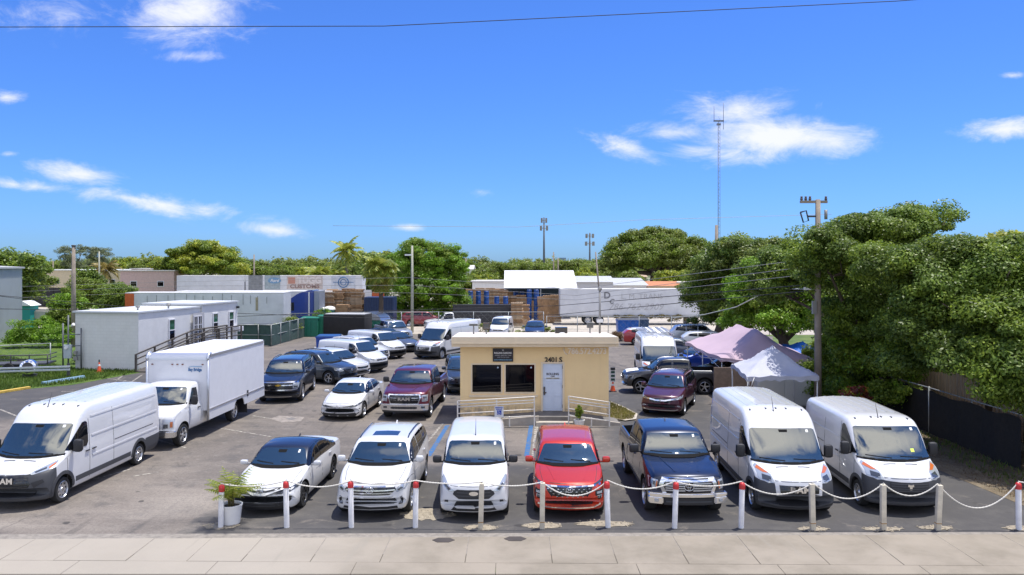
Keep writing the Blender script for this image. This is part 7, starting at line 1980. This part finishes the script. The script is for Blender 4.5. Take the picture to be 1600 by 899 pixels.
def make_tree(name, lab, loc, lobes, n_, leaf, m_, trunk=None, seed=1, clump=.3, group=None, cat='tree', bark=None, aspect=.5, fill=.10, flat=.55, crown='crown', extra=None):
    t = empty(name, loc, 0, lab, cat, group)
    pos, nr = crown_points(lobes, n_, seed, clump, fill=fill, flat=flat)
    pos[:, 2] = np.maximum(pos[:, 2], .04)
    link_mesh(crown, leaf_mesh(crown, pos, nr, leaf, m_, aspect, seed), t)
    if extra:
        for (m2, frac, sd) in extra:
            p2, n2 = crown_points(lobes, int(n_*frac), sd, clump, fill=.02, flat=flat); p2[:, 2] = np.maximum(p2[:, 2], .04)
            link_mesh('new_growth', leaf_mesh('new_growth', p2, n2, leaf, m2, aspect, sd), t)
    if trunk:
        b = MB(); rr = random.Random(seed)
        (tr, th_) = trunk[:2]; base = Vector((trunk[2] if len(trunk) > 2 else 0, 0, 0))
        top = Vector((np.mean([l[0] for l in lobes])*.5, np.mean([l[1] for l in lobes])*.5, th_))
        b.tube([base, base.lerp(top, .5)+Vector((rr.uniform(-.15, .15), rr.uniform(-.1, .1), 0)), top], [tr*1.35, tr*.95, tr*.8], 10)
        for l in lobes:
            c_ = Vector(l[:3]); st = base.lerp(top, rr.uniform(.6, 1.0)); md = st.lerp(c_, .5)+Vector((rr.uniform(-.3, .3), rr.uniform(-.3, .3), rr.uniform(-.1, .3)))
            b.tube([st, md, c_], [tr*.5, tr*.33, tr*.12], 7)
            for k in range(4):
                e = c_+Vector((rr.uniform(-1, 1)*l[3], rr.uniform(-1, 1)*l[4], rr.uniform(-.2, .9)*l[5]))*.8; b.tube([md.lerp(c_, .6), md.lerp(e, .6)+Vector((0, 0, .1)), e], [tr*.2, tr*.12, .02], 5)
        b.build('trunk', bark or BARK, t)
    return t
def lob(px, py, d, rx, rz, ry=None, o=(0, 0)):
    """lobe centre surveyed from the photograph, relative to the tree base o"""
    p_ = D(px, py, d); return (p_.x-o[0], p_.y-o[1], p_.z, rx, ry or rx, rz)

# --- big trees on the right
o = (16.9, 34.5)
make_tree('shade_tree', 'large spreading glossy-leaved tree overhanging the right side of the lot', (*o, 0),
    [lob(1440, 345, 35, 1.5, .75, 1.6, o), lob(1385, 362, 34.5, 1.7, .9, 1.7, o), lob(1325, 380, 35, 1.5, .95, 1.6, o), lob(1283, 397, 32.4, 1.1, .9, 1.2, o), lob(1240, 425, 38.5, 1.5, 1.2, 1.3, o), lob(1205, 450, 39, 1.0, .9, 1.2, o),
     lob(1330, 430, 33.5, 1.7, 1.2, 1.7, o), lob(1385, 470, 34, 1.6, 1.3, 1.7, o), lob(1340, 500, 34.5, 1.3, 1.1, 1.6, o), lob(1420, 410, 34.5, 1.2, 1.0, 1.4, o)],
    150000, .14, LM_DARK, (.26, 3.6), 11, .38, extra=[(LM_MID, .4, 12)])
o = (18.5, 29.5)
make_tree('shade_tree', 'broad leafy tree leaning over the black screened fence at the right edge', (*o, 0),
    [lob(1510, 420, 28.5, 1.6, 1.1, 1.6, o), lob(1460, 440, 28, 1.5, 1.2, 1.6, o), lob(1560, 430, 27, 1.4, 1.1, 1.6, o), lob(1600, 450, 26, 1.5, 1.2, 1.6, o), lob(1490, 500, 27, 1.5, 1.1, 1.5, o), lob(1560, 520, 25.5, 1.3, 1.1, 1.4, o), lob(1440, 520, 28.5, 1.4, .9, 1.5, o),
     lob(1620, 540, 24.5, 1.3, 1.3, 1.4, o), lob(1500, 555, 26, 1.0, .7, 1.1, o), lob(1565, 590, 24.5, .75, .8, .9, o), lob(1600, 620, 24, .6, .6, .8, o), lob(1420, 565, 29, 1.1, .6, 1.2, o), lob(1380, 410, 30, .9, .7, 1, o)],
    150000, .135, LM_DARK, (.24, 4.0), 21, .36, extra=[(LM_MID, .6, 22)])
o = (15.8, 37)
make_tree('hedge_thicket', 'tall vine-covered thicket under the large shade tree on the right', (*o, 0),
    [lob(1330, 540, 35.5, 1.3, 1.6, 1.2, o), lob(1375, 560, 34, 1.2, 1.5, 1.1, o), lob(1400, 600, 32.5, .8, 1.2, .9, o), lob(1340, 590, 35, 1.2, 1.2, 1.1, o), lob(1310, 500, 38, 1.2, 1.3, 1.2, o), lob(1300, 560, 39, 1.0, 1.2, 1, o)],
    42000, .16, LM_MID, (.15, 2.0), 31, .26, cat='thicket', extra=[(LM_BRT, .12, 32)])
o = (15.7, 47)
make_tree('shade_tree', 'bright green low-crowned tree behind the pink canopy', (*o, 0),
    [lob(1210, 440, 48, 2.1, 1.6, 2, o), lob(1255, 455, 47, 2.0, 1.7, 2, o), lob(1180, 480, 48, 1.8, 1.3, 1.8, o), lob(1225, 495, 46.5, 2.0, 1.2, 1.8, o), lob(1285, 480, 46, 1.6, 1.3, 1.7, o), lob(1160, 500, 50, 1.1, .7, 1.3, o), lob(1300, 440, 48, 1.8, 1.5, 2, o)],
    80000, .17, LM_BRT, (.32, 2.8, 1.2), 41, .38, extra=[(LM_MID, .3, 42)])
o = (16.2, 62)
make_tree('shade_tree', 'dark dense tree overhanging the right end of the lettered trailer', (*o, 0),
    [lob(1130, 425, 62, 2.4, 2.0, 2.4, o), lob(1160, 410, 60, 2.2, 1.9, 2.2, o), lob(1110, 460, 63, 2.2, 1.7, 2.2, o), lob(1150, 465, 60, 2.2, 1.8, 2.2, o), lob(1195, 415, 58, 2.2, 1.7, 2.2, o), lob(1220, 405, 56, 2.0, 1.3, 2, o), lob(1120, 490, 63, 1.8, 1.2, 2, o), lob(1185, 450, 58, 2.0, 1.5, 2, o), lob(1148, 398, 60, 1.5, 1.0, 1.4, o)],
    80000, .21, LM_DARK, (.35, 3.4), 51, .45, extra=[(LM_OLV, .35, 52)])
o = (22.5, 34)
make_tree('shade_tree', 'yellow-green and orange tipped tree showing at the top right corner', (*o, 0), [lob(1570, 400, 33, 1.2, 1.0, 1.2, o), lob(1600, 430, 33, 1.6, 1.5, 1.5, o), lob(1560, 470, 34, 1.5, 1.5, 1.5, o), lob(1640, 440, 33, 1.6, 1.5, 1.5, o)], 22000, .2, LM_YEL, (.2, 4), 61, .3)
make_tree('flame_tree', 'orange flowering crown at the right edge above the leafy tree', (23.6, 34, 0), [(1.0, 0, 6.9, 1.1, 1.1, .75), (.2, 0, 6.4, .8, .8, .6)], 7000, .2, LM_ORG, (.15, 5), 62, .25)
# --- centre
o = ((665-800)*88/FPX, 88)
make_tree('shade_tree', 'dense round bright green tree behind the pale concrete pole', (*o, 0),
    [lob(665, 400, 88, 2.6, 1.6, 2.2, o), lob(636, 425, 88, 2.5, 2.1, 2.2, o), lob(698, 418, 88, 2.4, 2.2, 2.2, o), lob(625, 460, 87, 2.1, 1.9, 2, o), lob(712, 480, 87, 1.8, 1.5, 2, o), lob(622, 490, 87, 1.6, 1.2, 2, o), lob(665, 455, 86.5, 2.6, 2.3, 2.3, o), lob(700, 460, 87, 1.8, 2.0, 2, o), lob(650, 385, 88, 1.2, .8, 1.2, o), lob(710, 430, 88, 1.4, 1.6, 1.4, o), lob(670, 490, 87, 2.4, 1.2, 2, o)],
    110000, .2, LM_BRT, (.35, 3.0), 71, .42, extra=[(LM_MID, .25, 72)])
o = ((1022-800)*165/FPX, 165)
make_tree('banyan_tree', 'great spreading dome-shaped tree right of the cell towers', (*o, 0),
    [lob(1020, 372, 165, 6, 1.8, 6, o), lob(985, 385, 165, 5, 2.3, 5, o), lob(1055, 385, 165, 6, 2.3, 6, o), lob(965, 405, 163, 3.6, 2.6, 4, o), lob(1010, 405, 160, 6.0, 2.6, 5, o), lob(1060, 405, 161, 6, 2.4, 5, o), lob(1095, 400, 164, 4.4, 2.2, 4, o), lob(1035, 390, 162, 6, 2.2, 5, o), lob(975, 425, 163, 2.6, 1.4, 3, o), lob(1090, 420, 162, 4.0, 1.5, 3.5, o)],
    90000, .45, LM_MID, (1.3, 5.5), 81, .8, extra=[(LM_OLV, .5, 82)])
o = ((310-800)*155/FPX, 155)
make_tree('shade_tree', 'wide rounded yellow-green tree behind the left trailers', (*o, 0),
    [lob(318, 394, 155, 4, 1.8, 4, o), lob(295, 405, 155, 4, 2.0, 4, o), lob(340, 405, 155, 4, 1.9, 4, o), lob(270, 418, 154, 3.4, 1.8, 3.4, o), lob(315, 418, 152, 5, 2.0, 4, o), lob(360, 418, 154, 3.2, 1.6, 3.2, o)],
    52000, .40, LM_MID, (.5, 4), 91, .7, extra=[(LM_YEL, .6, 92)])

# --- belt of trees beyond the yards: a few crowns, each copied to its own place
vars_ = []
kinds = [('mid green', LM_MID, (LM_OLV, .4)), ('dark green', LM_DARK, (LM_MID, .3)), ('bright yellow-green', LM_YEL, (LM_MID, .6)), ('olive', LM_OLV, (LM_MID, .4))]
for vi, (nm, m1, (m2, f2)) in enumerate(kinds):
    for s_ in range(2):
        r_ = random.Random(200+vi*3+s_); lbs = [(r_.uniform(-2.6, 2.6), r_.uniform(-2, 2), r_.uniform(4.6, 7.2), r_.uniform(1.8, 2.8), 2.2, r_.uniform(1.3, 2.0)) for k in range(7)]+[(r_.uniform(-3, 3), 0, 2.9, 2.5, 2, 1.7) for k in range(2)]
        pos, nr = crown_points(lbs, 11000, 300+vi*5+s_, .5); cm = leaf_mesh('crown', pos, nr, .48, m1, .55, vi)
        p2, n2 = crown_points(lbs, int(11000*f2), 400+vi*5+s_, .5, fill=.02); cm2 = leaf_mesh('new_growth', p2, n2, .45, m2, .55, vi)
        b = MB(); b.tube([(0, 0, 0), (.2, 0, 2), (0, 0, 5)], [.32, .25, .12], 8)
        for l in lbs: b.tube([(0.1, 0, 2.5), tuple(Vector(l[:3])*.6+Vector((0, 0, 1))), l[:3]], [.15, .1, .03], 5)
        tm = bpy.data.meshes.new('trunk'); b.bm.to_mesh(tm); b.bm.free(); tm.materials.append(BARK); vars_.append((nm, cm, cm2, tm))
belt = []
r_ = random.Random(5)
# px, top row, distance, kind
spots = [(8, 398, 105, 1), (28, 405, 108, 1), (52, 415, 125, 0), (128, 424, 108, 1), (150, 436, 104, 0), (172, 440, 100, 1), (190, 448, 98, 1), (205, 404, 200, 2), (190, 402, 210, 0), (230, 406, 190, 3), (245, 412, 230, 0),
         (375, 405, 190, 3), (395, 402, 180, 0), (415, 407, 200, 3), (440, 406, 190, 0), (460, 410, 210, 3), (480, 412, 170, 2), (575, 398, 150, 0), (600, 390, 155, 2), (585, 405, 130, 1), (560, 408, 160, 3),
         (735, 409, 210, 1), (750, 415, 170, 0), (765, 406, 220, 3), (790, 405, 200, 3), (808, 405, 230, 0), (830, 409, 220, 3), (845, 411, 200, 0), (755, 432, 140, 2), (730, 430, 130, 0), (890, 405, 200, 3), (908, 406, 210, 0), (925, 410, 190, 3), (915, 421, 160, 2), (935, 426, 150, 2),
         (945, 406, 230, 0), (1045, 424, 140, 2), (990, 424, 150, 0), (1075, 425, 150, 2), (1110, 408, 190, 1), (705, 409, 260, 3), (140, 404, 230, 3), (100, 409, 230, 3), (70, 410, 250, 0), (500, 410, 240, 3), (535, 409, 230, 0), (860, 409, 280, 3), (775, 411, 260, 0), (880, 412, 260, 0)]
where = {}
for i, (px, yt, d, kd) in enumerate(spots):
    zt = CH-(yt-HZ)*d/FPX; s_ = max(.4, zt/8.7); nm, cm, cm2, tm = vars_[kd*2+i % 2]
    marks = [(8, 'the corrugated shed roof'), (60, 'the booth and boats'), (115, 'the dark left pole'), (160, 'the annex roof'), (205, 'the pink building'), (250, 'the orange trailer end'), (310, 'the rounded yellow-green tree'), (397, 'the thin distant pole'), (450, 'the painted oval'), (500, 'the low palm'), (541, 'the coconut palm'), (594, 'the fan palm'), (665, 'the dense round tree'), (728, 'the white house'), (765, 'the stacked drums'), (812, 'the left half of the fabric shelter'), (850, 'the monopole tower'), (885, 'the skyline towers'), (921, 'the twin-ring cell tower'), (941, 'the leaning pole'), (1022, 'the spreading tree'), (1119, 'the stout brown pole')]
    mk, mn = min(marks, key=lambda q: abs(q[0]-px)); rel = ('just left of ' if px < mk-5 else 'just right of ' if px > mk+5 else 'right behind ')+mn
    dist = 'distant ' if d > 215 else 'far ' if d > 175 else 'nearer ' if d < 145 else ''
    t = empty('tree', ((px-800)*d/FPX, d, 0), r_.uniform(0, 6.28), f'{dist}{nm} tree {rel}', 'tree', 'trees beyond the yards'); t.scale = (s_*r_.uniform(.95, 1.25), s_*r_.uniform(.95, 1.25), s_*r_.uniform(.88, 1.08))
    for me_, n_ in ((tm, 'trunk'), (cm, 'crown'), (cm2, 'new_growth')):
        c_ = bpy.data.objects.new(n_, me_); COL.objects.link(c_); c_.parent = t
# the unbroken woodland at the horizon
P_, N_ = [], []
rg = np.random.default_rng(99)
for k in range(170):
    d = rg.uniform(330, 620); x = rg.uniform(-.75, .75)*d; h_ = rg.uniform(7.2, 11.0); 
    pos, nr = crown_points([(x, d, h_*.6, rg.uniform(5, 9), 5, h_*.4), (x+4, d, h_*.4, 7, 5, h_*.4)], 900, int(k), 1.4, fill=.1); P_.append(pos); N_.append(nr)
me = leaf_mesh('woodland', np.concatenate(P_), np.concatenate(N_), 1.35, LM_OLV, .6, 3); o_ = link_mesh('far_woodland', me); o_['kind'] = 'stuff'

# feathery casuarinas at the left
for i, (px, d, yt, lab) in enumerate(((112, 185, 383, 'feathery grey-green tall tree behind the dark pole at the left'), (152, 190, 384, 'second feathery grey-green tall tree right of the dark pole'))):
    o = ((px-800)*d/FPX, d); z = CH-(yt-HZ)*d/FPX
    make_tree('casuarina_tree', lab, (*o, 0), [(-2.2, 0, z-1.2, 1.6, 1.5, 1.0), (0, 0, z-2.4, 1.9, 1.8, 1.6), (2.4, 0, z-1.6, 1.5, 1.5, 1.3), (.4, 0, z-4.5, 2.6, 2, 1.6), (-1.5, 0, z-3.2, 1.3, 1.2, 1)], 7000, .42, LM_GRY, (.3, z*.6), 100+i, .5, aspect=.25, fill=.1)

# palms
def frond(b, base, az, el, L_, droop, w_, n_=16, leafw=.05, seed=0, fold=.5):
    rr = random.Random(seed); pts = []; p_ = Vector(base); e = el
    for k in range(n_+1):
        pts.append(p_.copy()); st = L_/n_; p_ = p_+Vector((math.cos(az)*math.cos(e), math.sin(az)*math.cos(e), math.sin(e)))*st; e -= droop/n_*(.6+.9*k/n_)
    b.mi = 1; b.tube(pts, [max(.004, .02*L_/2*(1-k/n_)) for k in range(n_+1)], 4, caps=False); b.mi = 0
    for k in range(2, n_+1):
        t_ = (pts[k]-pts[k-1]).normalized(); side = t_.cross(Vector((0, 0, 1)))
        if side.length < .05: side = Vector((-math.sin(az), math.cos(az), 0))
        side.normalize(); up = side.cross(t_)
        ll = w_*math.sin(math.pi*min(.98, (k/n_)*.85+.12))
        for s_ in (1, -1):
            d = (side*s_+t_*.55-Vector((0, 0, fold*rr.uniform(.7, 1.3)))).normalized()*ll*rr.uniform(.85, 1.1)
            q = t_*leafw*.5; r0_ = pts[k]; b.quad([r0_-q, r0_+q, r0_+d*.6+q*.9-Vector((0, 0, .02)), r0_+d+q*.1-Vector((0, 0, ll*.15))])
def palm(name, lab, loc, h, nf, L_, w_, m_, droop=1.3, tr=.15, seed=1, el0=1.2, el1=-.2, parts=True, leafw=.06, n_=16, trunk=True, par=None, bark=BARKG, fold=.5):
    t = par or empty(name, loc, 0, lab, 'palm'); rr = random.Random(seed)
    if trunk: b = MB(); b.tube([(0, 0, 0), (.1*h/8, 0, h*.5), (0, 0, h)], [tr*1.3, tr, tr*.85], 10); b.build('trunk', bark, t)
    b = MB()
    for k in range(nf):
        az = k*2.399+rr.uniform(-.2, .2); e = el0+(el1-el0)*(k/nf)
        if parts: b = MB()
        frond(b, (0, 0, h), az, e, L_*rr.uniform(.8, 1.1), droop*rr.uniform(.7, 1.2), w_, n_, leafw, seed*100+k, fold)
        if parts: b.build('frond', [m_, bark if trunk else LM_PALM], t)
    if not parts: b.build('fronds', [m_, bark], t)
    return t
palm('', '', None, .55, 17, .95, .30, LM_PALM, 1.25, .03, 3, 1.5, .75, True, .035, 14, False, PALMPOT, fold=.35)
b = MB()
for k in range(8): a = k*.8; b.tube([(.05*math.cos(a), .05*math.sin(a), .40), (.09*math.cos(a), .09*math.sin(a), .75), (.16*math.cos(a), .16*math.sin(a), 1.0)], [.018, .014, .006], 5)
b.build('stems', mat('palm_stem', (.16, .13, .05), .8), PALMPOT)
pos, nr = crown_points([(0, 0, .55, .12, .12, .26), (.03, 0, .80, .07, .07, .14)], 420, 5, .05); link_mesh('foliage', leaf_mesh('foliage', pos, nr, .10, LM_MID, .5), SHRUBPOT)
pos, nr = crown_points([(0, 0, .68, .10, .10, .24)], 160, 6, .05); link_mesh('yellow_foliage', leaf_mesh('yellow_foliage', pos, nr, .10, LM_YEL, .5), SHRUBPOT)
d = 76; zt = CH-(390-HZ)*d/FPX
t = palm('fan_palm', 'shaggy yellow-green fan palm standing before the dense green tree', ((594.5-800)*d/FPX, d, 0), 5.9, 70, 2.3, 1.0, LM_PALM, 2.2, .22, 7, 1.5, -.8, True, .30, 10, bark=BARK)
p2 = []
rr = random.Random(4); b = MB()
for k in range(26): frond(b, (0, 0, 5.7), k*2.4, rr.uniform(-1.0, -.2), 1.9, 1.1, .7, 8, .16, 900+k)
b.build('dry_skirt', [LM_PALMD, BARK], t)
palm('coconut_palm', 'slender coconut palm rising above the painted trailer', ((541-800)*140/FPX, 140, 0), 9.0, 24, 3.6, 1.0, LM_PALM, 1.7, .25, 8, 1.4, -.6, True, .38, 12)
palm('coconut_palm', 'low bushy palm left of the slender coconut palm', ((500-800)*135/FPX, 135, 0), 4.6, 22, 3.9, 1.1, LM_PALM, 1.5, .25, 9, 1.35, -.1, True, .38, 12)
palm('coconut_palm', 'second low palm touching the slender coconut palm', ((523-800)*137/FPX, 137, 0), 4.4, 18, 3.2, 1.0, LM_PALM, 1.5, .25, 10, 1.35, -.2, True, .38, 12)
palm('coconut_palm', 'yellowing palm among the left trees below the feathery ones', ((165-800)*160/FPX, 160, 0), 5.6, 20, 3.6, 1.0, LM_PALMD, 1.7, .25, 12, 1.3, -.4, True, .38, 12)
# shrubs at the tents
def shrub(name, lab, loc, lobes, n_, leaf, m_, seed, cat='shrub', clump=.12, extra=None, group=None, aspect=.45):
    return make_tree(name, lab, loc, lobes, n_, leaf, m_, None, seed, clump, group, cat, aspect=aspect, crown='foliage', extra=extra)
shrub('croton_shrub', 'small red-leaved shrub before the brown board screen', (9.6, 30.5, 0), [(0, 0, .8, .35, .3, .55), (.25, 0, .5, .3, .3, .4)], 900, .16, LM_RED, 1)
shrub('croton_shrub', 'dark red cordyline shrub right of the small palm clump', (12.0, 29.0, 0), [(0, 0, .8, .7, .5, .6), (.6, 0, .6, .5, .4, .5)], 2500, .22, LM_RED, 2, aspect=.25)
shrub('croton_shrub', 'orange-brown croton shrub under the right corner of the white canopy', (13.5, 30.5, 0), [(0, 0, .9, .7, .6, .8), (-.5, .2, .5, .6, .5, .5), (.6, 0, .5, .5, .5, .5)], 3000, .18, LM_ORG if False else LM_RED, 3, extra=[(LM_ORG, .25, 33), (LM_MID, .4, 34)])
palm('areca_palm', 'low feathery palm clump before the white canopy', (10.9, 30.0, 0), .25, 16, 1.15, .3, LM_BRT, 1.3, .04, 21, 1.3, .3, True, .04, 12, False)
palm('areca_palm', 'second feathery palm clump beneath the shade tree', (14.6, 32.6, 0), .25, 16, 1.4, .35, LM_BRT, 1.3, .04, 22, 1.3, .2, True, .05, 12, False)
shrub('green_shrub', 'broad green shrub mass at the foot of the screened fence', (14.7, 34.2, 0), [(0, 0, .7, .7, .8, .7), (-.2, 1.5, .9, .8, 1.0, .8), (-.4, 3.0, 1.0, .9, 1.0, .9)], 14000, .13, LM_MID, 5, clump=.2, extra=[(LM_BRT, .3, 55)])
# shrubs on the left
shrub('bush', 'rounded light green bush beside the corrugated shed', (G(55, 543)).to_tuple(), [(0, 0, 1.2, 1.7, 1.2, 1.2), (1.6, 0, .8, 1.3, 1, .9), (-1.2, 0, .8, 1.2, 1, .8)], 12000, .16, LM_BRT, 6, clump=.25)
shrub('bush', 'tall green bush behind the meter rack', (G(88, 536)+Vector((0, 2, 0))).to_tuple(), [(0, 0, 2.4, 1.7, 1.4, 1.5), (.8, 0, 1.3, 1.7, 1.4, 1.3), (-.9, 0, 1.5, 1.3, 1.2, 1.3), (-.2, 0, 3.4, 1.0, 1, .9)], 20000, .18, LM_MID, 7, clump=.28, extra=[(LM_BRT, .3, 77)])
shrub('bush', 'dark shrub in the corner between meter rack and annex', (G(120, 570)+Vector((0, .5, 0))).to_tuple(), [(0, 0, .5, .5, .4, .55), (.3, .3, 1.2, .45, .4, .8)], 3000, .12, LM_MID, 8, clump=.15)
shrub('bush', 'low weeds sprouting under the dirty white trailer', ((440-800)*69.5/FPX, 69.5, 0), [(0, 0, .6, 1.3, .6, .6), (-2, 0, .5, 1.5, .6, .5), (1.0, 0, 1.3, .7, .5, .7), (-4.2, 0, .4, 1.4, .6, .5)], 9000, .14, LM_MID, 9, clump=.2, extra=[(LM_OLV, .4, 99)])
shrub('bush', 'vine growing on top of the mesh fence near the portable toilets', ((505-800)*75/FPX, 75, 0), [(0, 0, 1.9, 1.0, .3, .35), (0, 0, 1.2, .8, .3, .7)], 3500, .12, LM_BRT, 10, clump=.15)
shrub('bush', 'patch of tall weeds between the small white van and the fence', ((758-800)*71.5/FPX, 71.5, 0), [(0, 0, .6, .8, .5, .6), (4.5, 0, .5, 1.6, .5, .5)], 5000, .14, LM_OLV, 13, clump=.16)
shrub('bush', 'brownish weeds near the blue dumpster and red hatchback', ((962-800)*67/FPX, 67, 0), [(0, 0, .35, .9, .7, .4), (.9, 0, .3, .8, .6, .35)], 3500, .13, leafmat('brown_weeds', (.14, .07, .035), (.2, .14, .06)), 14, clump=.14)
shrub('vine', 'brown vines hanging along the bottom of the lettered trailer', (13.5, 84.7, 0), [(0, 0, .8, 1.6, .2, .28), (2.4, 0, .85, 1.4, .2, .22), (4.4, 0, .7, 1.2, .2, .4), (-1.5, 0, .9, 1.0, .2, .15)], 5000, .15, leafmat('dry_vine', (.14, .12, .05), (.24, .2, .09)), 15, clump=.16)
# grass blades: lawn edge, island by the office
def grass(name, poly, n_, h_, m_, seed):
    r_ = np.random.default_rng(seed); xs = [p_[0] for p_ in poly]; ys = [p_[1] for p_ in poly]; pts = []
    while len(pts) < n_:
        x, y = r_.uniform(min(xs), max(xs)), r_.uniform(min(ys), max(ys)); ins = False
        for (x1_, y1_), (x2_, y2_) in zip(poly, poly[1:]+poly[:1]):
            if (y1_ > y) != (y2_ > y) and x < (x2_-x1_)*(y-y1_)/(y2_-y1_)+x1_: ins = not ins
        if ins: pts.append((x, y))
    p_ = np.array(pts); n2 = len(p_); a = r_.uniform(0, 6.28, n2); hh = h_*r_.uniform(.4, 1.3, n2); w_ = hh*.16
    lean = r_.normal(size=(n2, 2))*.35*hh[:, None]; v = np.zeros((n2, 3, 3)); v[:, 0, 0] = p_[:, 0]-np.cos(a)*w_; v[:, 0, 1] = p_[:, 1]-np.sin(a)*w_; v[:, 1, 0] = p_[:, 0]+np.cos(a)*w_; v[:, 1, 1] = p_[:, 1]+np.sin(a)*w_
    v[:, 2, :2] = p_+lean; v[:, 2, 2] = hh
    me = bpy.data.meshes.new(name); me.vertices.add(n2*3); me.loops.add(n2*3); me.polygons.add(n2); me.vertices.foreach_set('co', v.astype(np.float32).ravel()); me.loops.foreach_set('vertex_index', np.arange(n2*3, dtype=np.int32)); me.polygons.foreach_set('loop_start', np.arange(0, n2*3, 3, dtype=np.int32)); me.update(calc_edges=True); me.materials.append(m_)
    o_ = link_mesh(name, me); o_['kind'] = 'stuff'; return o_
GRB = leafmat('grass_blades', (.06, .12, .015), (.16, .22, .04))
grass('grass', [(-45, 38), (-30.5, 36.8), (-26.4, 40.4), (-24.2, 42.6), (-22.9, 46.9), (-22.6, 48.0), (-27.5, 49), (-45, 62)], 60000, .16, GRB, 1)
isl = [(4.15, 33.0), (4.15, 36.5), (4.6, 36.8), (5.0, 35.5), (5.35, 33.8), (5.1, 32.8), (4.6, 32.5)]
sheet('island_kerb', [(p_[0]+(.12 if p_[0] > 4.3 else 0), p_[1]+(-.12 if p_[1] < 33.5 else .05)) for p_ in isl], .05, CONCL); sheet('island_soil', isl, .056, DIRT)
grass('island_grass', isl, 5000, .12, leafmat('dry_grass', (.14, .15, .03), (.3, .26, .08)), 2)
grass('dry_leaf_litter', [(14.0, 20.4), (17.0, 20.4), (16.0, 30), (15.5, 34), (13.6, 33)], 14000, .05, leafmat('leaf_litter', (.10, .06, .03), (.24, .17, .08)), 3)
grass('weeds', [(14.6, 20.4), (16.6, 20.4), (16.0, 30), (15.5, 34), (14.8, 33)], 1500, .12, GRB, 4)
